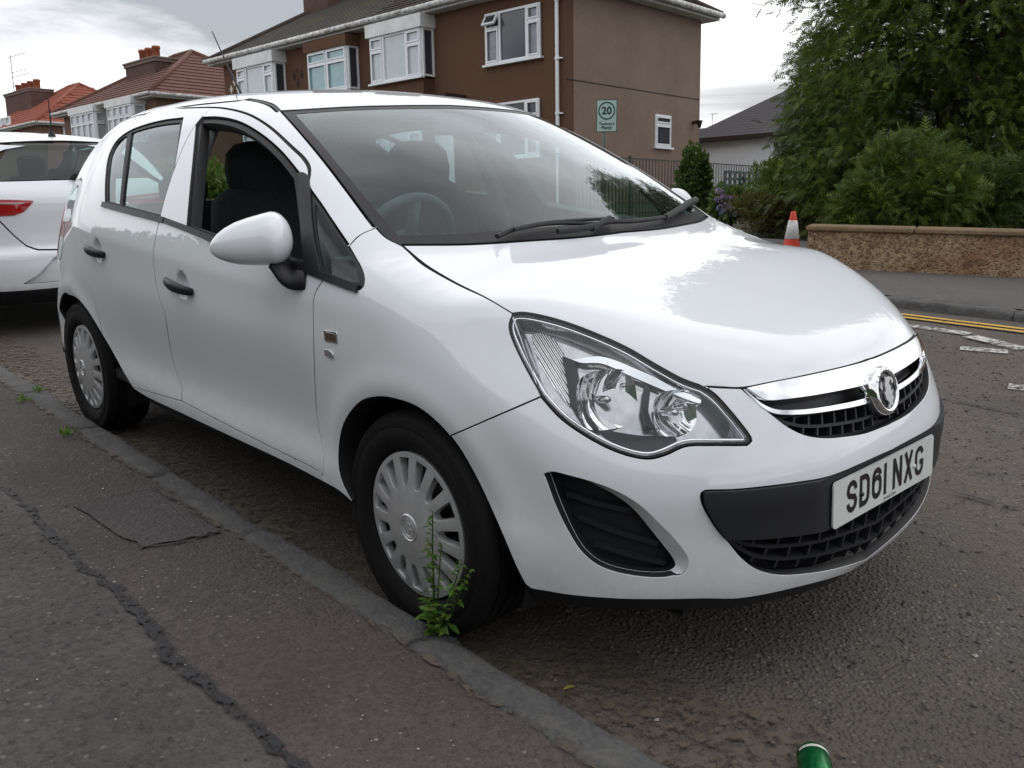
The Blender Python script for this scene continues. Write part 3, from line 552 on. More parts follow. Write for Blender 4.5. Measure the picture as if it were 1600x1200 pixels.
# ================================================================== vegetation
def leaf_mat(name, c0, c1, c2, trans=.25, rough=.55):
    b = NB(name); at = b.n('ShaderNodeAttribute', attribute_name='tint'); s = b.n('ShaderNodeSeparateColor', {0: at.outputs['Color']})
    col = b.mix(s.outputs[0], c0, c1); col = b.mix(b.math('MULTIPLY', s.outputs[1], .75), col, c2); b.set(base=col, rough=rough, spec=.35)
    tr = b.n('ShaderNodeBsdfTranslucent'); b.t.links.new(b.mix(.5, col, (.16, .24, .04)), tr.inputs[0]); ms = b.n('ShaderNodeMixShader', {0: trans}); b.t.links.new(b.p.outputs[0], ms.inputs[1]); b.t.links.new(tr.outputs[0], ms.inputs[2]); b.t.links.new(ms.outputs[0], b.o.inputs[0]); return b.m
def scatter(name, P, D, S, tmpl, mat, parent, r, up=(0, 0, 1), roll=1.0, tint=None):
    """copies of a small leaf shape (tmpl = V,F; grows along +x, flat in xy) joined into one foliage mesh"""
    TV, TF = np.asarray(tmpl[0], float), np.asarray(tmpl[1], int); n, k = len(P), len(TV)
    D = D / (np.linalg.norm(D, axis=1, keepdims=True) + 1e-9); U = np.tile(np.asarray(up, float), (n, 1)) + r.normal(0, roll, (n, 3)); Sd = np.cross(U, D); Sd /= np.linalg.norm(Sd, axis=1, keepdims=True) + 1e-9; N = np.cross(D, Sd)
    V = P[:, None, :] + S[:, None, None] * (TV[None, :, 0:1] * D[:, None, :] + TV[None, :, 1:2] * Sd[:, None, :] + TV[None, :, 2:3] * N[:, None, :])
    Fc = (TF[None, :, :] + (np.arange(n) * k)[:, None, None]).reshape(-1, TF.shape[1]); V = V.reshape(-1, 3)
    me = bpy.data.meshes.new(name); me.vertices.add(len(V)); me.vertices.foreach_set('co', V.astype(np.float32).ravel()); m = TF.shape[1]; me.loops.add(len(Fc) * m); me.polygons.add(len(Fc)); me.loops.foreach_set('vertex_index', Fc.astype(np.int32).ravel()); me.polygons.foreach_set('loop_start', np.arange(0, len(Fc) * m, m, dtype=np.int32)); me.update(calc_edges=True)
    t = tint if tint is not None else np.c_[r.random(n), r.random(n) ** 3, r.random(n)]; c = np.ones((n, k, 4), np.float32); c[:, :, :3] = t[:, None, :]; a = me.color_attributes.new('tint', 'FLOAT_COLOR', 'POINT'); a.data.foreach_set('color', c.ravel())
    me.materials.append(mat); return link(bpy.data.objects.new(name, me), parent)
def frond(n=5, droop=.28):
    """flat feathery spray of a cypress"""
    V = []; Fc = []
    for i in range(n):
        t = (i + .3) / n; x = t; z = -droop * t * t; l = .36 * (1 - t) ** .6 + .08; w = .075
        for s in (-1, 1):
            k = len(V); V += [(x - w, 0, z), (x + w, 0, z), (x + l * .75, s * l, z - .06)]; Fc.append((k, k + 1, k + 2) if s > 0 else (k + 1, k, k + 2))
    k = len(V); V += [(.75, -.035, -droop * .6), (.75, .035, -droop * .6), (1.12, 0, -droop * 1.2)]; Fc.append((k, k + 1, k + 2)); return V, Fc
OVAL = ([(0, 0, 0), (.35, -.26, .05), (.35, .26, .05), (.75, -.2, .02), (.75, .2, .02), (1, 0, -.06)], [(0, 1, 2), (1, 3, 2), (2, 3, 4), (3, 5, 4)])
LANCE = ([(0, 0, 0), (.4, -.12, .03), (.4, .12, .03), (1, 0, -.08)], [(0, 1, 2), (1, 3, 2)])
CONI = leaf_mat('cypress_foliage', (.030, .056, .012), (.088, .135, .024), (.22, .26, .05), .30); CONI2 = leaf_mat('dark_cypress_foliage', (.022, .044, .012), (.058, .095, .022), (.12, .17, .035), .24)
SHRUB = leaf_mat('shrub_leaf', (.042, .085, .020), (.100, .165, .038), (.19, .25, .055), .30, .45); SHRUBD = leaf_mat('dark_shrub_leaf', (.028, .060, .017), (.065, .115, .030), (.12, .17, .04), .24, .42); YELG = leaf_mat('yellow_green_leaf', (.07, .12, .02), (.14, .20, .035), (.22, .26, .06), .3); RUSTG = leaf_mat('rusty_leaf', (.07, .06, .018), (.12, .075, .025), (.06, .10, .03), .25); HYD = leaf_mat('hydrangea_petal', (.30, .24, .52), (.48, .30, .50), (.30, .36, .68), .3); WEEDM = leaf_mat('weed_leaf', (.055, .14, .018), (.12, .24, .035), (.20, .30, .05), .35, .4)
b = NB('bark'); n = b.noise(14, 7, .7); b.set(base=b.ramp(n, [(.3, (.035, .024, .018)), (.7, (.10, .072, .052))]), rough=.95); b.bump(n, .8, .03); BARK = b.m
def trunk_mesh(mb, P, r0, r1, n=9): P = np.asarray(P, float); mb.tube(P, np.linspace(r0, r1, len(P)), n)
def conifer(base, height, rad, label, seed, nb, per, mat, size, group=None, sh=1.0, zmin=.25, prof=None):
    r = np.random.default_rng(seed); root = thing('conifer_tree', label, 'tree', tuple(base), 0, group); mb = MB(); trunk_mesh(mb, [(0, 0, -.2), (.05, .02, height * .4), (-.03, .05, height * .98)], rad * .11, .03)
    P, D, S = [], [], []; limbs = []
    for i in range(nb):
        h = zmin + (height - zmin) * (i + r.random()) / nb; ph = i * 2.39996 + r.normal(0, .3); t = h / height
        L = rad * (prof(t) if prof else (1 - t) ** .55) * r.uniform(.72, 1.16)
        dirv = np.array([math.cos(ph), math.sin(ph), 0]); rise = r.uniform(.05, .45) * (1 - .3 * t)
        m = max(4, int(per * (L / rad) ** 1.1)); s = r.random(m) ** .55 * .88 + .12
        c = np.array([0, 0, h]) + dirv * (L * s)[:, None] + np.array([0, 0, 1]) * (L * (rise * s - .55 * s ** 3))[:, None]
        spread = .10 + .20 * L * s * (1.05 - s)
        c = c + r.normal(0, 1, (m, 3)) * spread[:, None] * np.array([1, 1, .75])
        d = dirv * 1.0 + np.array([0, 0, -.25]) + r.normal(0, .55, (m, 3)); P.append(c); D.append(d); S.append(size * r.uniform(.6, 1.35, m))
        limbs.append([(0, 0, h - .1), tuple(dirv * L * .5 + [0, 0, h + L * (rise * .5 - .07)]), tuple(dirv * L * .85 + [0, 0, h + L * (rise * .85 - .3)])])
    tr = mb.build('trunk', BARK, root, smooth=True)
    mb = MB()
    for l in limbs[::2]: mb.tube(l, [.035, .02, .008], 5)
    mb.build('branches', BARK, root)
    scatter('crown', np.concatenate(P), np.concatenate(D), np.concatenate(S), frond(), mat, root, r, roll=.55); return root
def shrub(name, base, rx, ry, rz_, label, cat, seed, n, size, mat, tmpl=OVAL, lumps=14, group=None, up=.4, rotz=0.0, stems=9, parentless=True, squash=1.0):
    r = np.random.default_rng(seed); root = thing(name, label, cat, tuple(base), rotz, group)
    lc = []
    for i in range(lumps):
        v = r.normal(0, 1, 3); v[2] = abs(v[2]) * 1.1 - .15; v /= np.linalg.norm(v); q = r.uniform(.55, .95); lc.append((v * q * [rx, ry, rz_] * .78 + [0, 0, rz_ * .50], r.uniform(.30, .52)))
    P, D = [], []
    for c, k in lc:
        m = n // lumps; v = r.normal(0, 1, (m, 3)); v /= np.linalg.norm(v, axis=1, keepdims=True); q = r.random((m, 1)) ** .35; p = c + v * q * k * np.array([rx, ry, rz_]) * .9; ok = p[:, 2] > -.02; P.append(p[ok]); D.append((v + r.normal(0, .5, (m, 3)) + [0, 0, up])[ok])
    P = np.concatenate(P); D = np.concatenate(D)
    mb = MB()
    for i in range(stems): c, k = lc[i % lumps]; mb.tube([(r.normal(0, .06), r.normal(0, .06), -.05), tuple(c * .55 + r.normal(0, .05, 3)), tuple(c + [0, 0, .05])], [.02, .012, .005], 5)
    mb.build('stems', BARK, root)
    scatter('foliage', P, D, size * r.uniform(.6, 1.4, len(P)), tmpl, mat, root, r, roll=.8); return root
# the tall cypress over the wall; its far flank and a second one behind it
colprof = lambda t: min(1.0, .62 + t * 1.6) * (1.10 - .36 * t) * (.92 + .12 * math.sin(t * 19)) if t < .93 else (1 - t) / .07 * .7
tb = at_depth((1462, 330), 12.9); tb[2] = 0.05
conifer(tb, 9.0, 2.50, 'tall dense green cypress tree leaning over the low garden wall', 21, 470, 200, CONI, .140, prof=colprof)
tb2 = at_depth((1680, 330), 14.0); tb2[2] = .05
conifer(tb2, 10.5, 2.3, 'tall dark green cypress tree partly behind the larger one, farther along the wall', 22, 280, 120, CONI2, .16, prof=colprof)
tb3 = at_depth((1262, 320), 15.6); tb3[2] = .05
conifer(tb3, 3.0, .75, 'short dark conifer between the white house and the tall cypress', 23, 120, 60, CONI2, .15, prof=lambda t: (1.05 - .8 * t))
# shrubs: (pixel of the middle of the foot, depth, half width, half depth, height ...)
def shrub_px(p, dep, rx, rz_, label, seed, n, size, mat, tmpl=OVAL, z=.05, name='shrub', cat='shrub', ry=None, lumps=14, group=None, up=.4):
    b0 = at_depth(p, dep); b0[2] = z; return shrub(name, b0, rx, ry or rx * .8, rz_, label, cat, seed, n, size, mat, tmpl, lumps, group, up)
shrub_px((1083, 345), 15.2, .34, .98, 'dark rounded evergreen bush in front of the railings', 31, 5200, .075, SHRUBD, lumps=18)
shrub_px((1212, 350), 14.6, .55, .70, 'bright green feathery shrub beside the traffic cone', 32, 5600, .10, YELG, LANCE, lumps=18)
shrub_px((1195, 382), 13.6, .70, .36, 'low rusty brown and green shrub behind the traffic cone', 33, 4200, .09, RUSTG, LANCE)
shrub_px((1290, 350), 13.2, .55, 1.25, 'dark green bush growing against the foot of the tall cypress', 34, 4200, .085, SHRUBD)
shrub_px((1425, 352), 10.1, .85, .92, 'broad green bush spilling over the top of the wall', 35, 5200, .13, CONI, frond(), lumps=24, z=.1, up=.1)
shrub_px((1345, 352), 9.9, .38, .62, 'small light green bush hanging over the end of the wall', 36, 1700, .12, CONI, frond(), z=.1, up=.1)
shrub_px((1560, 350), 10.0, .70, .80, 'dark green bush behind the wall at the foot of the second cypress', 37, 3600, .13, CONI2, frond(), z=.1, up=.1)
shrub_px((1272, 300), 17.0, .50, 1.0, 'tall dark holly bush beside the white house', 38, 4600, .09, SHRUBD)
shrub_px((1150, 335), 17.5, .9, .28, 'low green hedge under the green trellis', 39, 3600, .08, SHRUB)
# hydrangea with mauve heads
hb = at_depth((1136, 345), 14.2); hb[2] = .05; hroot = shrub('hydrangea', hb, .30, .28, .42, 'hydrangea with pink and mauve flower heads in front of the railings', 'flower', 41, 1500, .11, SHRUB)
r = np.random.default_rng(4)
for k, p in enumerate(((1124, 299), (1131, 309), (1122, 313), (1140, 311), (1133, 321), (1126, 325), (1138, 327), (1146, 335), (1130, 333), (1143, 326))):
    c = at_depth(p, 13.9) - hb; v = r.normal(0, 1, (70, 3)); v /= np.linalg.norm(v, axis=1, keepdims=True); v[:, 2] = np.abs(v[:, 2]) * 1.0 - .2
    blue = 1.0 if p[1] > 322 else .0; tn = np.c_[r.random(70), np.full(70, blue) * r.random(70) ** .3, r.random(70)]
    scatter('flower_head', c + v * .060, np.cross(v, r.normal(0, 1, (70, 3))), np.full(70, .035), OVAL, HYD, hroot, r, roll=.3, tint=tn)
# hedge and garden behind the fence through the car's windows
shrub_px((300, 330), 19.0, 2.2, .8, 'clipped yellow green hedge in the garden of the brown house', 43, 7000, .10, YELG, ry=.6, lumps=26)
# ------------------------------------------------------------------ willowherb weed at the kerb
r = np.random.default_rng(12); wb = at_z((708, 984), KZ - .03); wb = np.array([.135, KY0 + .006, .012])
weed = thing('weed', 'leafy green weed growing between kerb and front tyre', 'weed', tuple(wb)); tips = [(at_y((676, 800), -.868) - wb), (at_y((722, 876), -.87) - wb), (at_y((690, 850), -.872) - wb), (at_y((735, 890), -.865) - wb)]
mb = MB(); P, D, S = [], [], []
for i, tp in enumerate(tips):
    mid = tp * .5 + np.array([0, -.014, 0]) + r.normal(0, .004, 3); c = np.array([np.zeros(3), tp * .2 + [0, -.016, 0], mid, tp * .8 + [0, -.006, 0], tp]); c = resamp(c, .012); mb.tube(c, np.linspace(.0042 if i == 0 else .003, .0012, len(c)), 5)
    for j in range(2, len(c)):
        t = j / len(c); m = (1 if i else 2) if t < .8 else 3
        for q in range(m): a = r.random() * 6.28; d = np.array([math.cos(a), -abs(math.sin(a)) * .8, r.uniform(-.2, .7)]); P.append(c[j]); D.append(d); S.append((.040 * (1 - t) ** .6 + .011) * r.uniform(.6, 1.3))
mb.build('stems', WEEDM, weed, smooth=True)
WLEAF = ([(0, 0, 0), (.15, -.07, .02), (.15, .07, .02), (.5, -.17, .06), (.5, 0, .03), (.5, .17, .06), (.82, -.09, .0), (.82, .09, .0), (1, 0, -.1)], [(0, 1, 4), (0, 4, 2), (1, 3, 4), (2, 4, 5), (3, 6, 4), (4, 7, 5), (4, 6, 8), (4, 8, 7)])
scatter('leaves', np.array(P), np.array(D), np.array(S), WLEAF, WEEDM, weed, r, roll=.35)
hr = np.random.default_rng(77); nh = 9000; hq = np.c_[hr.uniform(-14, 12, nh), -3.95 + hr.choice([-1, 1], nh) * .45 * hr.random(nh) ** .3,   .1 + 1.95 * hr.random(nh) ** .8]; topm = hr.random(nh) < .25; hq[topm, 2] = 2.0 + hr.normal(0, .05, topm.sum()); hq[topm, 1] = -3.95 + hr.uniform(-.45, .45, topm.sum())  # unseen hedge added behind the camera to keep sky light off the car's side
hedge = thing('hedge', 'clipped dark green hedge added unseen behind the camera to shade the car side', 'hedge', (0, 0, 0)); mb = MB(); mb.box((-14, -4.3, 0), (12, -3.6, 1.95)); mb.build('added_hedge_core', SHRUBD, hedge); scatter('foliage', hq, hr.normal(0, 1, (nh, 3)) + [0, .4, .3], hr.uniform(.08, .16, nh), OVAL, SHRUBD, hedge, hr)
# little tufts along the kerb
for k, p in enumerate(((40, 626), (62, 612), (105, 680))):
    b0 = at_z(p, KZ); m = 26; a = r.random(m) * 6.28; o = thing('grass_tuft', ['small green tuft in the kerb joint beside the second car', 'tiny green tuft on the road edge of the kerb beside the second car', 'small yellow-green tuft on the pavement by the rear wheel of the open-windowed car'][k], 'weed', tuple(b0), 0, 'tufts along the kerb')
    scatter('blades', r.normal(0, .018, (m, 3)) * [1, 1, .05], np.c_[np.cos(a) * .7, np.sin(a) * .7, np.ones(m)], r.uniform(.02, .05, m), LANCE, WEEDM, o, r, roll=.3)

# ================================================================== garden wall, railings, sign, cone, litter
b = NB('tan_harled_wall'); v = b.n('ShaderNodeTexVoronoi', {'Scale': 42.0}, feature='F1'); b.t.links.new(b.coord(), v.inputs['Vector']); rc = b.n('ShaderNodeSeparateColor', {0: v.outputs['Color']})
n = b.noise(1.6, 7, .7); z_ = b.n('ShaderNodeSeparateXYZ', {0: b.coord()}).outputs['Z']
base = b.mix(rc.outputs[0], (.15, .098, .060), (.42, .315, .205)); base = b.mix(b.ramp(n, [(.38, 0.0), (.68, .75)]), base, (.235, .130, .075)); base = b.mix(b.math('MULTIPLY', b.ramp(b.noise(3.3, 8, .75), [(.5, 0.0), (.7, 1.0)]), .55), base, (.055, .045, .025)); b.set(base=base, rough=.95, spec=.2); b.bump(b.ramp(v.outputs['Distance'], [(0, 1.0), (.5, 0.0)]), .9, .02); HARLW = b.m
COPING = harl('wall_coping', (.18, .125, .075), (.27, .19, .12), (.11, .085, .05), 25)
w0, w1 = FW; wd = (w1 - w0) / np.linalg.norm(w1 - w0); wn_ = np.array([-wd[1], wd[0], 0]); 
def wall_at(p):
    """ray meets the wall's front plane"""
    d = ray_px(p); nrm = wn_; return CC + d * (((w0 - CC) @ nrm) / (d @ nrm))
we = wall_at((1263, 360)); s0 = (we - w0) @ wd; s1 = s0 + 9.0; topz = (wall_at((1290, 351.5))[2] + wall_at((1560, 361))[2]) / 2
wall = thing('garden_wall', 'low tan harled garden wall with flat coping across the road', 'wall', tuple(w0 * [1, 1, 0]), math.atan2(wd[1], wd[0])); wh = topz
mb = MB(); mb.box((s0, 0, -.05), (s1, .20, wh - .05)); mb.build('wall_body', HARLW, wall)
x = s0
while x < s1:
    L = .95 + .1 * rng.random(); mb = MB(); mb.bbox((x - .02, -.035, wh - .05), (min(x + L, s1) - .026, .235, wh), .012); mb.build('coping_stone', COPING, wall); x += L
# railings beside the gable
RAIL = simple('black_railing', (.012, .012, .013), .45)
FX_ = 3.4; fa = H1.side((975, 246), FX_); fb = H1.side((1182, 260.5), FX_)
fence = H1.root('railings', 'black vertical-bar railings beside the gable of the brown house', 'fence'); ft = (fa[2] + fb[2]) / 2; fbz = ft - 1.15
mbp = MB(); mbp.box((FX_ - .007, 0, fbz), (FX_ + .007, .0001 + .014, ft)); bar0 = mbp.build('bar', RAIL, fence); nbar = int((fb[1] - fa[1] + 2.0) / .115)
for i in range(nbar):
    o = bar0 if i == 0 else bar0.copy()
    if i: COL.objects.link(o)
    o.location = (0, fa[1] - 2.0 + i * .115, 0)
for y in (fb[1], fb[1] - 2.6, fb[1] - 5.2, fb[1] - 7.8):
    mb = MB(); mb.box((FX_ - .025, y - .025, fbz - .3), (FX_ + .025, y + .025, ft + .05)); mb.build('post', RAIL, fence)
mb = MB(); mb.box((FX_ - .012, fa[1] - 2.1, ft - .012), (FX_ + .012, fb[1], ft + .012)); mb.build('top_rail', RAIL, fence); mb = MB(); mb.box((FX_ - .012, fa[1] - 2.1, fbz + .08), (FX_ + .012, fb[1], fbz + .11)); mb.build('bottom_rail', RAIL, fence)
fw_ = H1.root('dwarf_wall', 'low brown rendered wall under the black railings', 'wall'); mb = MB(); mb.box((FX_ - .12, fa[1] - 2.2, fbz - 1.6), (FX_ + .12, fb[1] + .1, fbz)); mb.build('wall_body', TANH, fw_)
# green lattice stand behind the railings
GREENM = simple('dark_green_metal', (.022, .065, .050), .45); gx = FX_ - .7; g0 = H1.side((1133, 270), gx); g1 = H1.side((1190, 305), gx)
trel = H1.root('trellis', 'dark green lattice stand behind the black railings', 'trellis'); ya, yb, zt, zb = g0[1], g1[1], g0[2] + .02, g1[2] - .1
for i in range(9): mb = MB(); y = ya + (yb - ya) * i / 8; w = .05 if i in (0, 4, 8) else .022; mb.box((gx - .02, y - w / 2 * 1.6, zb), (gx + .02, y + w / 2 * 1.6, zt + .05 * (i % 2))); mb.build('upright', GREENM, trel)
for j in range(5): mb = MB(); z = zb + (zt - zb) * j / 4; mb.box((gx - .028, ya, z - .028), (gx + .032, yb, z + .03)); mb.build('slat', GREENM, trel)
for k in range(4):
    mb = MB(); y = ya + (yb - ya) * (k + .5) / 4; mb.lathe([(.10, 0), (.13, .02), (.13, .05), (.10, .07)], 14, 'x', (gx + .03, y, zb + (zt - zb) * (.3 + .4 * (k % 2)))); mb.build('ring', GREENM, trel)
# speed sign
SIGNG = simple('sign_green', (.006, .085, .075), .4, var=.05); SIGNW = simple('sign_pale_green', (.42, .56, .53), .35, var=.06); POSTG = simple('grey_sign_post', (.09, .12, .10), .55)
sp = at_depth((948, 181), 15.6); SH, SW = .545, .365; sg = thing('speed_sign', 'pale green and dark green 20 speed sign on a post', 'sign', (sp[0], sp[1], 0.0))
fwd = CC - sp; yaw = math.atan2(fwd[1], fwd[0]) - .12; sg.rotation_euler = (0, 0, yaw); zc = sp[2]     # local +x faces the street
Mloc = Matrix(((0, 0, 1, 0), (1, 0, 0, 0), (0, 1, 0, 0), (0, 0, 0, 1)))    # text x->local y, text y->local z, text normal->local x
mb = MB(); mb.prism([(u, v) for u, v in [(-SW / 2, zc - SH / 2), (SW / 2, zc - SH / 2), (SW / 2, zc + SH / 2), (-SW / 2, zc + SH / 2)]], -.012, .004, 'x'); mb.build('backing', SIGNG, sg)
mb = MB(); i_ = .014; mb.prism([(-SW / 2 + i_, zc - SH / 2 + i_), (SW / 2 - i_, zc - SH / 2 + i_), (SW / 2 - i_, zc + SH / 2 - i_), (-SW / 2 + i_, zc + SH / 2 - i_)], .004, .006, 'x'); mb.build('face', SIGNW, sg)
mb = MB(); zr = zc + .085; mb.lathe([(.150, .0065), (.150, .009), (.126, .009), (.126, .0065)], 40, 'x', (0, 0, zr)); mb.build('ring', SIGNG, sg)
def text_on(txt, size, y, z, mat, parent, bold=0.0, x=.0085):
    cu = bpy.data.curves.new('t', 'FONT'); cu.body = txt; cu.size = size; cu.align_x = 'CENTER'; cu.align_y = 'CENTER'; cu.offset = bold; cu.resolution_u = 3
    to = bpy.data.objects.new('t', cu); COL.objects.link(to); me = bpy.data.meshes.new_from_object(to.evaluated_get(bpy.context.evaluated_depsgraph_get())); bpy.data.objects.remove(to); bpy.data.curves.remove(cu)
    me.transform(Matrix.Translation((x, y, z)) @ Mloc); me.materials.clear(); me.materials.append(mat); me.name = 'lettering'; return link(bpy.data.objects.new('lettering', me), parent)
INKS = simple('sign_black', (.01, .02, .02), .4, var=0)
text_on('20', .175, 0, zr - .004, INKS, sg, .006); text_on("Twenty's", .075, 0, zc - .135, INKS, sg, .002); text_on('Plenty', .075, 0, zc - .20, INKS, sg, .002)
mb = MB(); mb.tube([(-.03, -.05, -.1), (-.03, -.05, zc + SH / 2 - .02)], .03, 10); mb.build('post', POSTG, sg, smooth=True)
mb = MB(); mb.box((-.05, -.09, zc - .2), (-.012, -.01, zc - .16)); mb.box((-.05, -.09, zc + .16), (-.012, -.01, zc + .2)); mb.build('clips', POSTG, sg)
# traffic cone
CONEO = simple('cone_orange_red', (.55, .045, .018), .5, var=.15, vs=20); b = NB('cone_white_sleeve'); n = b.noise(20, 6, .7); b.set(base=b.ramp(n, [(.35, (.42, .42, .42)), (.65, (.66, .66, .66))]), rough=.4); CONEW = b.m
wdep = float((we - CC) @ CR[2]); ct = at_depth((1240, 330.5), wdep + .35); cn_h = .53; cone = thing('traffic_cone', 'red and white traffic cone at the end of the garden wall', 'cone', (ct[0], ct[1], ct[2] - cn_h))
def cr_(z): return .115 - (.115 - .026) * z / cn_h
mb = MB(); mb.bbox((-.155, -.155, 0), (.155, .155, .03), .015); mb.lathe([(.135, .03), (.125, .045), (cr_(.05), .06), (cr_(.12), .12)], 28, 'z'); mb.build('base', CONEO, cone, smooth=False)
zsl = (.255, .44); mb = MB(); mb.lathe([(cr_(.12), .12), (cr_(zsl[0]), zsl[0])], 28, 'z'); mb.build('body', CONEO, cone, smooth=True); mb = MB(); mb.lathe([(cr_(zsl[1]), zsl[1]), (cr_(.515), .515), (.024, .53), (.015, .53), (.013, .49)], 28, 'z'); mb.build('tip', CONEO, cone, smooth=True)
mb = MB(); mb.lathe([(cr_(zsl[0]) + .001, zsl[0] - .002), (cr_(zsl[0]) + .004, zsl[0]), (cr_(zsl[1]) + .004, zsl[1]), (cr_(zsl[1]) + .001, zsl[1] + .002)], 28, 'z'); mb.build('sleeve', CONEW, cone, smooth=True)
# crushed drinks can and a fallen leaf
b = NB('green_can'); nz = b.noise(60, 3, .6); w = b.n('ShaderNodeTexVoronoi', {'Scale': 120.0}); b.t.links.new(b.coord(), w.inputs['Vector']); b.set(base=b.ramp(nz, [(.35, (.004, .10, .03)), (.55, (.012, .20, .06)), (.75, (.03, .28, .10))]), metal=.6, rough=.28); CANM = b.m
ALU = simple('can_aluminium', (.55, .56, .56), .25, 1.0)
cz0 = at_z((1275, 1206), .035); can = thing('drinks_can', 'green drinks can lying on the road', 'can', (cz0[0], cz0[1], .0335)); can.rotation_euler = (0, 0, math.atan2(ray_px((1277, 1185))[1], ray_px((1277, 1185))[0]) + PI + .18)
mb = MB(); V = []
prof_ = [(.022, -.062), (.026, -.061), (.0265, -.058), (.0325, -.050), (.0325, 0), (.0325, .048), (.028, .058), (.026, .060)]
mb.lathe(prof_, 32, 'x'); cv = mb.V[0]; mb.V[0] = cv * (1 - .10 * np.exp(-((cv[:, [0]] - .01) / .02) ** 2) * (cv[:, [2]] > .01)); mb.build('can_body', CANM, can, smooth=True)
mb = MB(); mb.lathe([(.026, -.0615), (.0235, -.0635), (.0215, -.060), (.0001, -.058)], 32, 'x'); mb.build('can_end', ALU, can, smooth=True)
CREAM = simple('can_print_cream', (.6, .6, .55), .3, var=0); REDP = simple('can_print_red', (.5, .02, .02), .3, var=0)
def can_patch(name, x0, x1, a0, a1, mat):
    V = []; Fc = []; n = 10
    for i in range(n + 1):
        a = a0 + (a1 - a0) * i / n
        for x in (x0, x1): V.append((x, .0329 * math.cos(a), .0329 * math.sin(a)))
    for i in range(n): Fc.append((2 * i, 2 * i + 1, 2 * i + 3, 2 * i + 2))
    mesh_obj(name, V, Fc, mat, can, True)
can_patch('print', -.045, -.038, .3, 2.6, CREAM); can_patch('print', -.030, -.010, -.5, .25, CREAM); can_patch('print', -.026, -.015, -.3, .05, REDP)
LEAFM = leaf_mat('fallen_leaf', (.30, .26, .05), (.36, .30, .08), (.25, .20, .05), .2); lp = at_z((878, 1081), .004); lf_ = thing('fallen_leaf', 'small yellow leaf fallen on the road', 'leaf', tuple(lp)); scatter('blade', np.zeros((1, 3)) + [0, 0, .006], np.array([[.4, .9, .1]]), np.array([.034]), WLEAF, LEAFM, lf_, np.random.default_rng(2), roll=.2)

def ip(x,xs,ys):
    """C1 monotone-ish cubic (PCHIP) interpolation, linear extrapolation"""
    xs=np.asarray(xs,float); ys=np.asarray(ys,float); x=np.asarray(x,float)
    h=np.diff(xs); d=np.diff(ys)/h
    # Catmull/finite-difference slopes (C1)
    m=np.empty_like(xs); m[1:-1]=(d[:-1]*h[1:]+d[1:]*h[:-1])/(h[:-1]+h[1:]); m[0]=d[0]; m[-1]=d[-1]
    i=np.clip(np.searchsorted(xs,x)-1,0,len(xs)-2)
    t=(x-xs[i])/h[i]; tt=np.clip(t,0,1)
    y=(2*tt**3-3*tt**2+1)*ys[i]+(tt**3-2*tt**2+tt)*h[i]*m[i]+(-2*tt**3+3*tt**2)*ys[i+1]+(tt**3-tt**2)*h[i]*m[i+1]
    return y+np.where(t<0,(x-xs[0])*m[0],0)+np.where(t>1,(x-xs[-1])*m[-1],0)
def smooth_table(xs,ys,lo,hi,n=400,s=.05):
    """dense, gaussian-smoothed table of a control polygon"""
    g=np.linspace(lo,hi,n); y=ip(g,xs,ys); dx=g[1]-g[0]; r=max(1,int(3*s/dx)); k=np.exp(-.5*(np.arange(-r,r+1)*dx/s)**2); k/=k.sum()
    yp=np.concatenate([y[0]+(np.arange(-r,0))*(y[1]-y[0]),y,y[-1]+np.arange(1,r+1)*(y[-1]-y[-2])])
    return g,np.convolve(yp,k,'valid')
class Tab:
    def __init__(s,xs,ys,sm=.05):
        pad=.6; s.g,s.y=smooth_table(xs,ys,xs[0]-pad,xs[-1]+pad,800,sm); s.dx=s.g[1]-s.g[0]; s.m=np.gradient(s.y,s.dx)
    def __call__(s,x):
        u=(np.asarray(x,float)-s.g[0])/s.dx; i=np.clip(u.astype(int),0,len(s.g)-2); t=np.clip(u-i,-5,6)
        tt=np.clip(t,0,1); h=s.dx
        y=(2*tt**3-3*tt**2+1)*s.y[i]+(tt**3-2*tt**2+tt)*h*s.m[i]+(-2*tt**3+3*tt**2)*s.y[i+1]+(tt**3-tt**2)*h*s.m[i+1]
        return y
def smax(a,b,k):
    h=np.maximum(k-np.abs(a-b),0)/k
    return np.maximum(a,b)+h*h*h*k/6
def sstep(x,a,b):
    t=np.clip((x-a)/(b-a),0,1); return t*t*(3-2*t)
# --- plan half width of lower body
Wl=Tab([-3.2,-3.0,-2.8,-2.51,-2.2,-1.8,-1.2,-.6,-.3,0,.2,.4,.6,.8],[.66,.745,.803,.840,.853,.862,.868,.862,.852,.842,.83,.81,.78,.74],.10)
# half width at roof rail level z=1.40
Wr=Tab([-3.2,-2.8,-2.4,-1.8,-1.2,-.8,-.4,0,.4],[.36,.44,.525,.58,.595,.59,.58,.56,.54],.12)
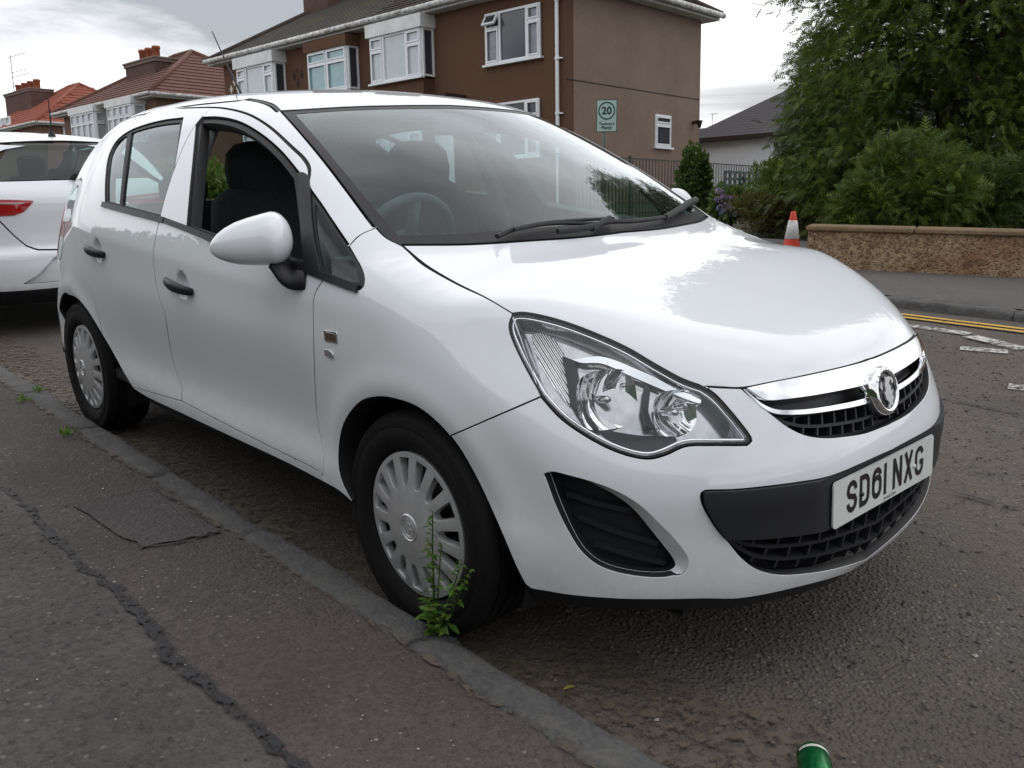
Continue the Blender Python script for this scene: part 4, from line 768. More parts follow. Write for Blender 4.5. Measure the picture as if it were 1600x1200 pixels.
# lower side section: offset from Wl against z
Lo=Tab([.05,.20,.27,.32,.37,.43,.50,.58,.66,.74,.80],[-.12,-.06,-.038,-.028,-.026,-.043,-.043,-.029,-.012,0,0],.016)
def S(x,z):
    w=Wl(x); r=Wr(x)
    t=np.clip((z-.74)/(1.40-.74),-1,1.6)
    t=.5*(t+np.sqrt(t*t+.012))
    h=.36*t+.32*t*t+.30*t**3
    zc=.850+.05*(-.35-x); u=(z-zc)/(1.40-zc); u=np.clip(u,-1,1.6); u=.5*(u+np.sqrt(u*u+.0012))
    h2=.50*u+.20*u*u+.30*u**3; k=np.maximum(sstep(x,-.40,.22),1-sstep(x,-2.75,-2.0))
    h=h2+(h-h2)*k
    door=sstep(x,-2.15,-1.75)*(1-sstep(x,-.55,-.25))
    lo=Lo(z)
    arch=-.006*sstep(.70-z,0,.4)
    lo=lo*door+(1-door)*(lo*.5+arch)
    s=w-(w-r)*h+lo
    # flares round the wheels
    for cx in (0.,-2.511):
        d=np.hypot(x-cx,z-.30)
        s=s+.012*np.exp(-((d-.37)/.05)**2)
    d=np.hypot(x+2.511,z-.30); s=s+.036*np.exp(-((d-.36)/.09)**2)*sstep(-x,2.45,2.85)*(1-sstep(z,.45,.85))
    return s
# --- centre profile bonnet / windscreen / roof / tailgate
TT0=Tab([-3.4,-3.15,-3.08,-3.0,-2.92,-2.86,-2.78,-2.6,-2.2,-1.8,-1.5,-1.2,-1.0,-.85,-.6,-.3,-.06,.02,.1,.3,.5,.65,.76,.85,1.0],
        [.40,.80,.98,1.14,1.30,1.39,1.428,1.460,1.481,1.485,1.478,1.457,1.432,1.402,1.305,1.158,1.018,.972,.956,.918,.860,.808,.765,.72,.63],.035)
def TT(x,y):
    a=np.abs(y)
    w=sstep(x,-1.9,-.9)*(1-sstep(x,.0,.3))
    xs=x+ (.56*sstep(-x,.0,1.0)+.36*(1-sstep(-x,0,1.0)))*w*y*y
    z=TT0(xs)
    rf=1-sstep(x,-1.6,-.75)
    z=z-rf*(.16*y*y+.10*y**4)
    # bonnet
    bn=sstep(x,-.2,.15)
    z=z-bn*(.02*y*y+.07*y**4)
    return z
# --- nose centre profile
XF=Tab([.05,.16,.22,.28,.36,.44,.50,.54,.58,.64,.70,.74,.80,.95],[.70,.775,.815,.838,.846,.848,.852,.846,.832,.812,.790,.770,.735,.63],.018)
def FX(y,z):
    a=np.abs(y)
    k=.73+.35*sstep(z,.55,.85)
    return XF(z)-k*a**2.87
XR=Tab([.05,.2,.3,.5,.6,.8,.95,1.1,1.4],[-2.98,-3.05,-3.10,-3.13,-3.13,-3.11,-3.10,-3.03,-2.86],.04)
def f(p):
    x,y,z=p[...,0],p[...,1],p[...,2]
    a=np.abs(y)
    e=1e-3
    fs=(a-S(x,z)); 
    gx=(S(x+e,z)-S(x-e,z))/(2*e); gz=(S(x,z+e)-S(x,z-e))/(2*e)
    fs=fs/np.sqrt(1+gx*gx+gz*gz)
    t=TT(x,y); tx=(TT(x+e,y)-TT(x-e,y))/(2*e)
    ft=(z-t)/np.sqrt(1+np.minimum(tx*tx,9))
    ff=x-FX(y,z); fy=2.1*np.minimum(a,.9)**1.87
    ff=ff/np.sqrt(1+fy*fy)
    fr=(XR(z)+.45*a**3.2)-x; fr=fr/np.sqrt(1+(1.44*a**2.2)**2)
    kt=.12
    v=smax(fs,ft,kt)
    v=smax(v,ff,.12)
    v=smax(v,fr,.10)
    v=smax(v,.17-z,.04)
    return v
def grad(p,e=1.5e-3):
    g=np.empty_like(p)
    for i in range(3):
        d=np.zeros(3); d[i]=e
        g[...,i]=f(p+d)-f(p-d)
    return g/ (np.linalg.norm(g,axis=-1,keepdims=True)+1e-12)
def cast(o,d,t0,t1,n=60,it=24):
    """first crossing from outside (f>0) to inside along o+d*t ; nan when none (sphere tracing + bisection)"""
    d=np.asarray(d,float); o=np.broadcast_to(o,d.shape).astype(float); N=len(d); L=np.linalg.norm(d,axis=1)
    t=np.full(N,float(t0)); prev=t.copy(); act=np.arange(N); hit=np.zeros(N,bool)
    for k in range(n):
        v=f(o[act]+d[act]*t[act,None]); ins=v<=0
        hit[act[ins]]=True
        act=act[~ins]; v=v[~ins]
        prev[act]=t[act]; t[act]+=np.clip(v*.6,.006,.10)/L[act]
        act=act[t[act]<t1]
        if len(act)==0: break
    ok=np.where(hit)[0]; a,b=prev[ok],t[ok]; oo,dd=o[ok],d[ok]
    for _ in range(it):
        m=(a+b)/2; ins=f(oo+dd*m[:,None])<=0; b=np.where(ins,m,b); a=np.where(ins,a,m)
    out=np.full((N,3),np.nan); out[ok]=oo+dd*((a+b)/2)[:,None]
    return out

# measured outlines, photo pixels 1600x1200
DLO_F=[(307.5,183.6),(340,183),(372.5,190),(405,208),(437.5,235.6),(466.7,269.7),(481.4,289),(502.5,321.7),(528.5,360.7),(548,390),(564,419),(569,435.5),(564,451.7),(548,448.5),(505.7,430.6),(463.5,414),(332,372),(291,356)]
DLO_R=[(163.8,316.9),(165,273),(169.4,243.8),(180.7,221),(200,205.4),(226,195),(255.5,187.8),(285.4,184),(259.7,343)]
SEAM_TOP=[(169,217.7),(190.5,198),(219.7,182),(255.5,172),(307.5,168),(349.7,169),(388.7,178.8),(421,198),(453.7,227.5),(476.5,250),(483,263),(483,276)]
ROOF=[(159.6,206.4),(174,195),(210,173.9),(249,160.9),(307.5,151),(372.5,146.3),(437.5,143.7),(535,142.4),(600,145.8),(690,151.6),(780,163.8),(825,174),(870,188.5),(915,210),(960,234.4),(1005,260.5),(1050,288.4),(1072.5,305.5),(1108.5,328),(1120,339)]
WS_TOP=[(438,172.8),(460.5,171.4),(555,166),(690,163.8),(780,166),(830,175)]
WS_L=[(438.75,171),(475,211),(512.5,256),(550,305),(587.5,353.75),(605,371),(628.75,383)]
BON_R=[(631.5,384),(735,383),(825,377.5),(915,371),(1005,359.5),(1072.5,350.5),(1113,341.5)]
BON_S=[(631,384),(667.5,413.5),(712.5,440.5),(757.5,463),(800,489)]
AP_SEAM=[(546,383.75),(562.5,367.5),(587.5,356)]
HEAD=[(801,489),(794.4,504),(795.8,520.5),(806.8,548),(823.3,581),(845.3,619.5),(875.5,652.5),(914,680),(952.5,700.6),(988.3,713),(1015.8,716.3),(1040.5,710),(1070.8,697),(1117.5,695),(1167,695),(1174,688),(1167,674.5),(1145,647),(1117.5,616.8),(1098.3,603),(1068,592),(1029.5,571.4),(980,542.5),(925,517.8),(875.5,499.9),(834,489.7),(815,487.5)]
BON_F=[(1098,603),(1126,604.4),(1157,605.4),(1203.7,596.9),(1267.5,584),(1331,569),(1352.5,561.8),(1384.4,543.7),(1405.6,528.9),(1421.6,516)]
GRILLE=[(1158,605.8),(1182.5,626.6),(1208,647.9),(1233.5,667),(1259,678.7),(1288.7,683),(1320.6,680.8),(1352.5,675.5),(1384.4,663.8),(1416,641.5),(1433,620),(1439,599),(1437.5,571.4),(1431,535),(1422.6,516)]
LGR=[(1094.5,773),(1102,767.5),(1152,765.6),(1251.6,754),(1297.6,744.5),(1454.8,675.5),(1453,744.5),(1447,779),(1431.8,813.5),(1405,844),(1366.6,867),(1309,886),(1251.6,895),(1213.3,896),(1182.6,888),(1159.6,871),(1140.5,848),(1117.5,821),(1098.3,786.6)]
SIL_R=[(1121.5,337.5),(1180,360),(1225,378),(1270,396),(1315,414),(1345,429),(1375,451.5),(1399,477),(1414,501),(1423,522),(1435,546),(1443.9,565),(1454.5,586),(1462,607.5),(1464,624.5),(1462,650)]
SIL_RB=[(1458.6,725),(1458.6,763.6),(1447,805.8),(1416.5,840),(1385.8,863),(1328,894),(1251.6,917),(1156,936),(1100,936.6),(1030,937.8),(960,936.6),(890,930.8),(855,925),(829,920),(820,913)]
ARCH_F=[(819,912),(806,886),(780,824.5),(747.5,753),(715,696),(682.5,658.7),(650,634.4),(617.5,623),(591.5,619.7),(565.5,626),(546,645.7),(534.6,668.5),(529,701),(529.7,733.5),(536,756),(549,782)]
BF_SEAM=[(703.5,680.8),(845,619)]
FOG=[(850.3,740.7),(859.7,738),(890,747.7),(925,761.6),(960,780),(988,801),(1018,834),(1041.6,862),(1058,885),(1059,893.5),(1048.6,900.5),(1030,902.8),(995,900.5),(955,892),(929.6,880.6),(908.6,862),(890,834),(871,796.6),(855,754.7)]
B_SEAM=[(256.8,486),(264,532),(272.6,572.4),(284,607),(283.6,627)]
FD_SEAM=[(505.5,435.8),(491,463),(489.7,506),(491,563.8),(495.5,650),(502.7,693),(505.5,716),(504,743.5)]
SILL=[(209,604),(226.6,618),(281,644),(367.5,684.5),(453.8,724.8),(511,755)]
ARCH_R=[(207,605),(192.7,581),(172.5,544),(154,513),(135.8,483.8),(119.3,465.5),(108,461),(99,465.5),(93.7,478),(91.8,496.7)]
SIL_L=[(155.6,211.7),(152.5,225.6),(141.7,262.6),(129.4,293.5),(123,312),(101.6,339.8),(97,358),(93.9,392),(93.9,438.5),(91.7,484.8)]

# ================================================================== the parked hatchback: one smooth body surface, cut into panels
def px_ray(p):
    p = np.atleast_2d(np.asarray(p, float)); return np.stack([(p[:, 0] - 800) / CF, (p[:, 1] - 600) / CF, np.ones(len(p))], 1) @ CR
def on_plane(p, ax, v):
    d = px_ray(p)[0]; return CC + d * ((v - CC[ax]) / d[ax])
def smooth_line(P, step=3.0):
    """centripetal Catmull-Rom through the points"""
    P = np.asarray(P, float)
    if len(P) < 3:
        n = max(2, int(np.linalg.norm(P[-1] - P[0]) / step) + 1); return P[0] + (P[-1] - P[0]) * np.linspace(0, 1, n)[:, None]
    Q = np.vstack([2 * P[0] - P[1], P, 2 * P[-1] - P[-2]]); out = []
    for i in range(1, len(Q) - 2):
        p0, p1, p2, p3 = Q[i - 1:i + 3]
        t = [0]
        for a, b in ((p0, p1), (p1, p2), (p2, p3)): t.append(t[-1] + max(np.linalg.norm(b - a), 1e-9) ** .5)
        n = max(2, int(np.linalg.norm(p2 - p1) / step) + 1)
        for u in np.linspace(t[1], t[2], n, endpoint=False):
            A1 = (t[1] - u) / (t[1] - t[0]) * p0 + (u - t[0]) / (t[1] - t[0]) * p1; A2 = (t[2] - u) / (t[2] - t[1]) * p1 + (u - t[1]) / (t[2] - t[1]) * p2
            A3 = (t[3] - u) / (t[3] - t[2]) * p2 + (u - t[2]) / (t[3] - t[2]) * p3
            B1 = (t[2] - u) / (t[2] - t[0]) * A1 + (u - t[0]) / (t[2] - t[0]) * A2; B2 = (t[3] - u) / (t[3] - t[1]) * A2 + (u - t[1]) / (t[3] - t[1]) * A3
            out.append((t[2] - u) / (t[2] - t[1]) * B1 + (u - t[1]) / (t[2] - t[1]) * B2)
    out.append(P[-1]); return np.array(out)
def px_cast(poly, smooth=True):
    p = smooth_line(poly) if smooth else np.asarray(poly, float)
    r = cast(CC, px_ray(p), .6, 6.5, 220, 24); return r[~np.isnan(r[:, 0])]
def half(P):
    """keep the part with y<0, ending exactly on y=0"""
    out = []
    for i in range(len(P)):
        if P[i, 1] < 0: out.append(P[i])
        if i + 1 < len(P) and (P[i, 1] < 0) != (P[i + 1, 1] < 0):
            t = P[i, 1] / (P[i, 1] - P[i + 1, 1]); q = P[i] + (P[i + 1] - P[i]) * t; q[1] = 0; out.append(q)
    return np.array(out)
def resamp(P, ds):
    P = np.asarray(P, float); L = np.r_[0, np.cumsum(np.linalg.norm(np.diff(P, axis=0), axis=1))]
    n = max(2, int(round(L[-1] / ds)) + 1); s = np.linspace(0, L[-1], n)
    return np.stack([np.interp(s, L, P[:, i]) for i in range(P.shape[1])], 1)
MIR = np.array([1, -1, 1.])
class Dom:
    def __init__(s, k): s.k = k
    def uv(s, P):
        P = np.asarray(P, float)
        if s.k == 'S': return P[:, [0, 2]]
        if s.k == 'T': return P[:, [0, 1]]
        x0 = -.25 if s.k == 'F' else -2.25; sg = 1 if s.k == 'F' else -1
        return np.stack([np.arctan2(P[:, 1], sg * (P[:, 0] - x0)) * .95, P[:, 2]], 1)
    def cast(s, uv):
        n = len(uv); z = np.zeros(n); 
        if s.k == 'S': o = np.stack([uv[:, 0], z - 1.1, uv[:, 1]], 1); d = np.tile([0, 1., 0], (n, 1)); t1 = 1.08
        elif s.k == 'T': o = np.stack([uv[:, 0], uv[:, 1], z + 1.6], 1); d = np.tile([0, 0, -1.], (n, 1)); t1 = 1.2
        else:
            x0 = -.25 if s.k == 'F' else -2.25; sg = 1 if s.k == 'F' else -1; f_ = uv[:, 0] / .95; c, q = np.cos(f_) * sg, np.sin(f_)
            o = np.stack([x0 + 1.35 * c, 1.35 * q, uv[:, 1]], 1); d = -np.stack([c, q, z], 1); t1 = 1.3
        r = cast(o, d, 0, t1, 160, 22)
        bad = np.isnan(r[:, 0])
        if bad.any():
            good = np.where(~bad)[0]
            for i in np.where(bad)[0]:
                j = good[np.argmin(((uv[good] - uv[i]) ** 2).sum(1))]; r[i] = r[j]
        return r
def inside(poly, q):
    x, y = q[:, 0], q[:, 1]; r = np.zeros(len(q), bool); a = np.asarray(poly); b = np.roll(a, -1, 0)
    for (x1, y1), (x2, y2) in zip(a, b):
        if y1 == y2: continue
        c = ((y1 > y) != (y2 > y)) & (x < (x2 - x1) * (y - y1) / (y2 - y1) + x1); r ^= c
    return r
def area2(p): q = np.roll(p, -1, 0); return .5 * (p[:, 0] * q[:, 1] - q[:, 0] * p[:, 1]).sum()
def inset(p, g):
    """move a closed 2D polygon inwards by g"""
    s = 1 if area2(p) > 0 else -1
    a = p - np.roll(p, 1, 0); b = np.roll(p, -1, 0) - p
    na = np.stack([-a[:, 1], a[:, 0]], 1); nb_ = np.stack([-b[:, 1], b[:, 0]], 1)
    na /= np.linalg.norm(na, axis=1, keepdims=True) + 1e-12; nb_ /= np.linalg.norm(nb_, axis=1, keepdims=True) + 1e-12
    m = na + nb_; l = np.linalg.norm(m, axis=1, keepdims=True); m = m / np.maximum(l, 1e-6) * np.minimum(2 / np.maximum(l, .8), 1.6)
    return p + s * g * m
def clean(p, tol=1e-4):
    keep = [0]
    for i in range(1, len(p)):
        if np.linalg.norm(p[i] - p[keep[-1]]) > tol: keep.append(i)
    if np.linalg.norm(p[keep[-1]] - p[0]) < tol: keep.pop()
    return p[keep]
def seg_dist(q, poly):
    a = np.asarray(poly); b = np.roll(a, -1, 0); d = np.full(len(q), 1e9)
    for p1, p2 in zip(a, b):
        e_ = p2 - p1; t = np.clip(((q - p1) @ e_) / (e_ @ e_ + 1e-15), 0, 1); d = np.minimum(d, np.linalg.norm(q - p1 - t[:, None] * e_, axis=1))
    return d
def fill(outer, holes, h):
    lo, hi = outer.min(0), outer.max(0); g = []
    ny = int((hi[1] - lo[1]) / (h * .866)) + 2
    for j in range(ny):
        xs = np.arange(lo[0] + (h / 2 if j % 2 else 0), hi[0], h); g.append(np.stack([xs, np.full(len(xs), lo[1] + j * h * .866)], 1))
    g = np.concatenate(g); m = inside(outer, g)
    for k in holes: m &= ~inside(k, g)
    g = g[m]
    if len(g):
        d = seg_dist(g, outer)
        for k in holes: d = np.minimum(d, seg_dist(g, k))
        g = g[d > .45 * h]
    V = []; E = []
    for lp in [outer] + list(holes):
        n0 = len(V); V += [tuple(p) for p in lp]; E += [(n0 + i, n0 + (i + 1) % len(lp)) for i in range(len(lp))]
    V += [tuple(p) for p in g]
    r = delaunay_2d_cdt([Vector(v) for v in V], E, [], 0, 1e-7)
    v2 = np.array([(p.x, p.y) for p in r[0]]); T = np.array([f_ for f_ in r[2] if len(f_) == 3])
    c = v2[T].mean(1); m = inside(outer, c)
    for k in holes: m &= ~inside(k, c)
    T = T[m]
    a = v2[T]; sg = (a[:, 1, 0] - a[:, 0, 0]) * (a[:, 2, 1] - a[:, 0, 1]) - (a[:, 2, 0] - a[:, 0, 0]) * (a[:, 1, 1] - a[:, 0, 1])
    T[sg < 0] = T[sg < 0][:, ::-1]
    return v2, T
def raw_panel(P, N, T, depth, fdir=None):
    """surface + turned-in edge; returns V, F, per-vertex normals"""
    n = len(P); fn = np.cross(P[T[:, 1]] - P[T[:, 0]], P[T[:, 2]] - P[T[:, 0]])
    flip = (fn * N[T].mean(1)).sum(1) < 0; T = T.copy(); T[flip] = T[flip][:, ::-1]
    V = [P]; NN = [N]; Fc = [T]
    if depth:
        E = {}
        for t in T:
            for a, b in ((t[0], t[1]), (t[1], t[2]), (t[2], t[0])): E[(a, b)] = 1
        be = np.array([e_ for e_ in E if (e_[1], e_[0]) not in E])
        if len(be):
            bv = np.unique(be); mp = {v: i for i, v in enumerate(bv)}
            out = np.zeros((len(bv), 3))
            for a, b in be:
                o_ = np.cross(P[b] - P[a], N[a] + N[b]); out[mp[a]] += o_; out[mp[b]] += o_
            out /= np.linalg.norm(out, axis=1, keepdims=True) + 1e-12
            # small rolled edge: first ring keeps the surface position, second turns in
            r0 = P[bv]; nb = N[bv]; dd = -nb if fdir is None else np.tile(np.asarray(fdir, float), (len(bv), 1))
            r1 = r0 + out * .0008 - nb * .0010; r2 = r1 + dd * depth
            V += [r0, r1, r2]; m1 = out * .6 + nb * .8; m1 /= np.linalg.norm(m1, axis=1, keepdims=True)
            NN += [nb * .97 + out * .25, m1 * .3 + out * .7, out]
            A = np.array([[mp[a], mp[b]] for a, b in be]); i0, i1, i2 = n, n + len(bv), n + 2 * len(bv)
            for s_, t_ in ((i0, i1), (i1, i2)):
                Fc.append(np.stack([A[:, 0] + s_, A[:, 0] + t_, A[:, 1] + t_], 1)); Fc.append(np.stack([A[:, 0] + s_, A[:, 1] + t_, A[:, 1] + s_], 1))
    NN = np.concatenate(NN); NN /= np.linalg.norm(NN, axis=1, keepdims=True) + 1e-12
    return np.concatenate(V), np.concatenate(Fc), NN
def panel_mesh(name, V, Fc, N, mat, parent, mirror=False, edge=None, nedge=0):
    if mirror: V = V * MIR; N = N * MIR; Fc = Fc[:, ::-1]
    Fc = np.asarray(Fc); me = bpy.data.meshes.new(name); me.vertices.add(len(V)); me.vertices.foreach_set('co', np.ascontiguousarray(V, dtype=np.float32).ravel())
    nf = len(Fc); me.loops.add(nf * 3); me.polygons.add(nf); me.loops.foreach_set('vertex_index', np.ascontiguousarray(Fc, dtype=np.int32).ravel())
    me.polygons.foreach_set('loop_start', np.arange(0, nf * 3, 3, dtype=np.int32)); me.polygons.foreach_set('use_smooth', np.ones(nf, dtype=bool))
    me.update(calc_edges=True); me.validate()
    me.normals_split_custom_set_from_vertices([tuple(x) for x in N.tolist()]) if len(N) == len(me.vertices) else None
    if mat: me.materials.append(mat)
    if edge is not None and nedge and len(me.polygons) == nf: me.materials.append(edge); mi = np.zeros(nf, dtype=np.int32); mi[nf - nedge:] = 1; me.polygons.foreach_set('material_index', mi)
    return link(bpy.data.objects.new(name, me), parent)
def panel(name, outer, holes, dom, mat, parent, h=.02, off=0.0, depth=.016, gap=.0032, ds=.009, both=False, lparent=None, mod=None, fdir=None):
    """outer / holes: lists of 3D polylines that join into closed outlines on the body surface"""
    D = Dom(dom)
    def ring(segs, g):
        P = np.concatenate([resamp(s_, ds) for s_ in segs]) if isinstance(segs, list) else resamp(segs, ds)
        u = clean(D.uv(P), 3e-4); return inset(u, g) if g else u
    o_ = ring(outer, gap); hs = [ring(k, -gap) for k in holes]
    uv, T = fill(o_, hs, h); P = D.cast(uv); N = grad(P)
    if mod is not None: P, N = mod(P, N, uv)
    P = P + N * off
    V, Fc, NN = raw_panel(P, N, T, depth, fdir); edge = RUBBER_GAPSHADE if (mat is PAINT and depth) else None; ne = (len(Fc) - len(T)) // 2  # painted panels get black turned-in edges: shade coloured into the shut gaps
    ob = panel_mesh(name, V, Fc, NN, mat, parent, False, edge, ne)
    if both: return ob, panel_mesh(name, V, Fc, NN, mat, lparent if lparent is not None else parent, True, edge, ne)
    return ob

def msegs(segs): return list(segs) + [(s_ * MIR)[::-1] for s_ in reversed(segs)]
def ruled(name, A, B, mat, parent, n=None, both=False, lparent=None, sm=True):
    """strip between two 3D curves"""
    n = n or max(8, int(np.linalg.norm(np.diff(A, axis=0), axis=1).sum() / .01)); 
    def rs(P): L = np.r_[0, np.cumsum(np.linalg.norm(np.diff(P, axis=0), axis=1))]; s_ = np.linspace(0, L[-1], n); return np.stack([np.interp(s_, L, P[:, i]) for i in range(3)], 1)
    a, b = rs(np.asarray(A)), rs(np.asarray(B)); V = np.concatenate([a, (a + b) / 2, b]); Fc = []
    for r in range(2):
        for i in range(n - 1): Fc.append((r * n + i, r * n + i + 1, (r + 1) * n + i + 1, (r + 1) * n + i))
    o1 = mesh_obj(name, V, Fc, mat, parent, sm)
    if both: return o1, mesh_obj(name, V * MIR, [f_[::-1] for f_ in Fc], mat, lparent if lparent is not None else parent, sm)
    return o1
def off_curve(P, off): P = np.asarray(P); return P + grad(P) * off
def bar_on(mb, P, w, d, m=0):
    """rectangular bar along surface curve P: width w across, reaching d inwards"""
    N = grad(P); T = np.gradient(P, axis=0); T /= np.linalg.norm(T, axis=1, keepdims=True) + 1e-12; B = np.cross(N, T)
    n = len(P); V = np.concatenate([P + B * w / 2, P - B * w / 2, P - B * w / 2 - N * d, P + B * w / 2 - N * d]); Fc = []
    for i in range(n - 1):
        for k in range(4): l = (k + 1) % 4; Fc.append((k * n + i, l * n + i, l * n + i + 1, k * n + i + 1))
    Fc += [(0, n, 2 * n, 3 * n), (n - 1, 4 * n - 1, 3 * n - 1, 2 * n - 1)]
    mb.add(V, Fc, m)
def both_obj(o, parent=None):
    """a mirrored twin (across the car's middle) with its own mesh"""
    me = o.data.copy(); V = np.empty(len(me.vertices) * 3, np.float32); me.vertices.foreach_get('co', V); V = V.reshape(-1, 3) * MIR.astype(np.float32)
    Fc = [tuple(reversed(p.vertices)) for p in me.polygons]; sm = len(me.polygons) and me.polygons[0].use_smooth
    mi = [p.material_index for p in me.polygons]
    return mesh_obj(o.name.split('.')[0], V, Fc, None, parent if parent is not None else o.parent, sm, list(me.materials), mi)

# ---------------------------------------------------------------- car materials
b = NB('car_paint'); n = b.noise(1.6, 6, .6); d_ = b.noise(14, 5, .7)
z_ = b.n('ShaderNodeSeparateXYZ', {0: b.coord()}).outputs['Z']
grime = b.math('MULTIPLY', b.ramp(z_, [(.18, 1.0), (.55, 0.0)]), b.ramp(d_, [(.35, 0.15), (.7, 1.0)]))
b.set(base=b.mix(b.math('MULTIPLY', grime, .35), b.ramp(n, [(.3, (.75, .775, .805)), (.7, (.79, .815, .84))]), (.30, .27, .23)), rough=.5, spec=.0, coat=1.0, coatr=.012)
b.t.nodes['Principled BSDF'].inputs['Coat IOR'].default_value = 1.62
PAINT = b.m
BLACK = simple('black_plastic', (.012, .012, .015), .45, var=.2, vs=20, spec=.35)
b = NB('textured_black_plastic'); b.set(base=(.017, .018, .022), rough=.55, spec=.35); b.bump(b.noise(900, 2, .5), .25, .001); TEXBLACK = b.m
RUBBER_GAPSHADE = simple('rubber_and_gap_shade', (.012, .012, .013), .65, var=.2, vs=30)
b = NB('chrome'); nz = b.noise(30, 4, .6); b.set(base=(.83, .84, .86), metal=1.0, rough=b.ramp(nz, [(.3, .05), (.8, .13)])); CHROME = b.m
b = NB('satin_lamp_bowl'); nz = b.noise(40, 3, .5); b.set(base=b.ramp(nz, [(.3, (.52, .52, .53)), (.7, (.66, .66, .67))]), metal=.9, rough=.13); SATIN = b.m
b = NB('ribbed_reflector'); w = b.n('ShaderNodeTexWave', {'Scale': 42.0, 'Distortion': .5}, bands_direction='DIAGONAL'); b.t.links.new(b.coord(), w.inputs['Vector']); b.set(base=(.92, .92, .93), metal=1.0, rough=.10); b.bump(w.outputs['Fac'], .8, .004); RIBBED = b.m
b = NB('fluted_reflector'); w = b.n('ShaderNodeTexWave', {'Scale': 9.0, 'Distortion': 1.5}, bands_direction='Y'); b.t.links.new(b.coord(), w.inputs['Vector']); b.set(base=(.86, .86, .87), metal=1.0, rough=.07); b.bump(w.outputs['Fac'], .55, .012); FLUTED = b.m
GLASS = glass_mat('window_glass', (.56, .68, .66), .95)
WSGLASS = glass_mat('windscreen_glass', (.68, .84, .82), 1.3, 0.0, .012)
LENS = glass_mat('lamp_lens', (.96, .97, .97), 1.0)
b = NB('red_lens'); b.set(base=(.35, .01, .012), rough=.08, coat=1.0, coatr=.02); REDLENS = b.m
AMBER = simple('amber_lens', (.10, .055, .035), .10, var=.3, vs=90, coat=1.0)
INT_DARK = simple('dark_cabin_trim', (.020, .020, .021), .75, var=.2, vs=14)
INT_GREY = simple('grey_cabin_trim', (.20, .20, .195), .7, var=.1)
SEATF = simple('black_seat_fabric', (.014, .014, .016), .9, var=.25, vs=60)
DASH = simple('dashboard_plastic', (.055, .057, .06), .65, var=.15)
LINER = simple('roof_lining', (.42, .42, .40), .9, var=.06)
UNDER = simple('underbody_black', (.010, .010, .010), .85, var=.2)
TYRE = None
b = NB('tyre_rubber'); nz = b.noise(60, 5, .6); b.set(base=b.ramp(nz, [(.3, (.0045, .0045, .005)), (.75, (.011, .0105, .010))]), rough=.8, spec=.25); b.bump(b.noise(300, 3, .5), .15, .002); TYRE = b.m
b = NB('silver_wheel_trim'); nz = b.noise(25, 6, .7); b.set(base=b.ramp(nz, [(.35, (.50, .50, .51)), (.7, (.62, .62, .63))]), metal=.45, rough=b.ramp(nz, [(.3, .36), (.8, .26)])); TRIMSILVER = b.m
STEEL = simple('dark_steel_wheel', (.02, .02, .02), .6)
b = NB('number_plate_white'); nz = b.noise(30, 5, .6); b.set(base=b.ramp(nz, [(.3, (.60, .63, .61)), (.75, (.68, .71, .69))]), rough=.3); PLATE = b.m
INK = simple('plate_black', (.008, .008, .008), .35, var=0)
# ---------------------------------------------------------------- outlines (photo pixels projected onto the body)
seg = {}
for k_, v_ in dict(seam_top=SEAM_TOP, ws_l=WS_L, bon_s=BON_S, ap=AP_SEAM, fd=FD_SEAM, bf=BF_SEAM, arch_f=ARCH_F).items(): seg[k_] = px_cast(v_)
ws_top = half(px_cast(WS_TOP[:5])); bon_r = half(px_cast(BON_R)); bon_f = half(px_cast(BON_F))
H = HEAD
head_back = px_cast(H[:6]); head_bot = [px_cast(H[5:14]), px_cast(H[13:15], False), px_cast(H[14:17]), px_cast(H[16:20])]; head_top = px_cast([H[19], H[20], H[21], H[22], H[23], H[24], H[25], H[26], H[0]])
grille_low = half(px_cast(GRILLE[:9]))
bump_bot = half(px_cast(list(reversed(SIL_RB[4:]))))
car = thing('parked_car', 'white five-door hatchback with its driver window open, parked against the near kerb', 'car')
def car_empty(name, label=None):
    o = bpy.data.objects.new(name, None); link(o, car)
    if label: o['label'] = label
    return o
C_ = lambda *p: np.array(p, float)
def px1(*p): return px_cast(list(p), False)
def pxl(*p): return px_cast(list(p))
def s_cast(pts, smooth=True):
    """polyline given in the side view (x,z)"""
    q = smooth_line(pts, .02) if smooth else np.asarray(pts, float); return Dom('S').cast(q)
def t_cast(pts):
    return Dom('T').cast(smooth_line(pts, .03))
J = lambda a, b_: np.stack([a, b_])      # straight joint
# bonnet
bonnet = panel('bonnet', msegs([bon_r[::-1], seg['bon_s'], head_top[::-1], bon_f]), [], 'T', PAINT, car, h=.022, depth=.02, gap=.0012)
# windscreen: black printed border + glass
frit_top = half(px_cast([(461, 176.5), (555, 170.5), (690, 168), (780, 170.5)])); frit_l = pxl((461, 176.5), (500, 221), (550, 281), (600, 341), (622, 366)); frit_b = half(pxl((622, 366), (700, 364.5), (800, 357), (900, 349), (1000, 338), (1060, 330)))
wsb = bon_r + np.array([-.012, 0, .006])
ws_outer = msegs([ws_top[::-1], seg['ws_l'], wsb]); 
panel('windscreen_border', ws_outer, [msegs([frit_top[::-1], frit_l, frit_b])], 'T', BLACK, car, h=.02, off=-.003, depth=.006, gap=.001)
panel('windscreen', msegs([frit_top[::-1], frit_l, frit_b]), [], 'T', WSGLASS, car, h=.03, off=-.004, depth=0, gap=-.002)
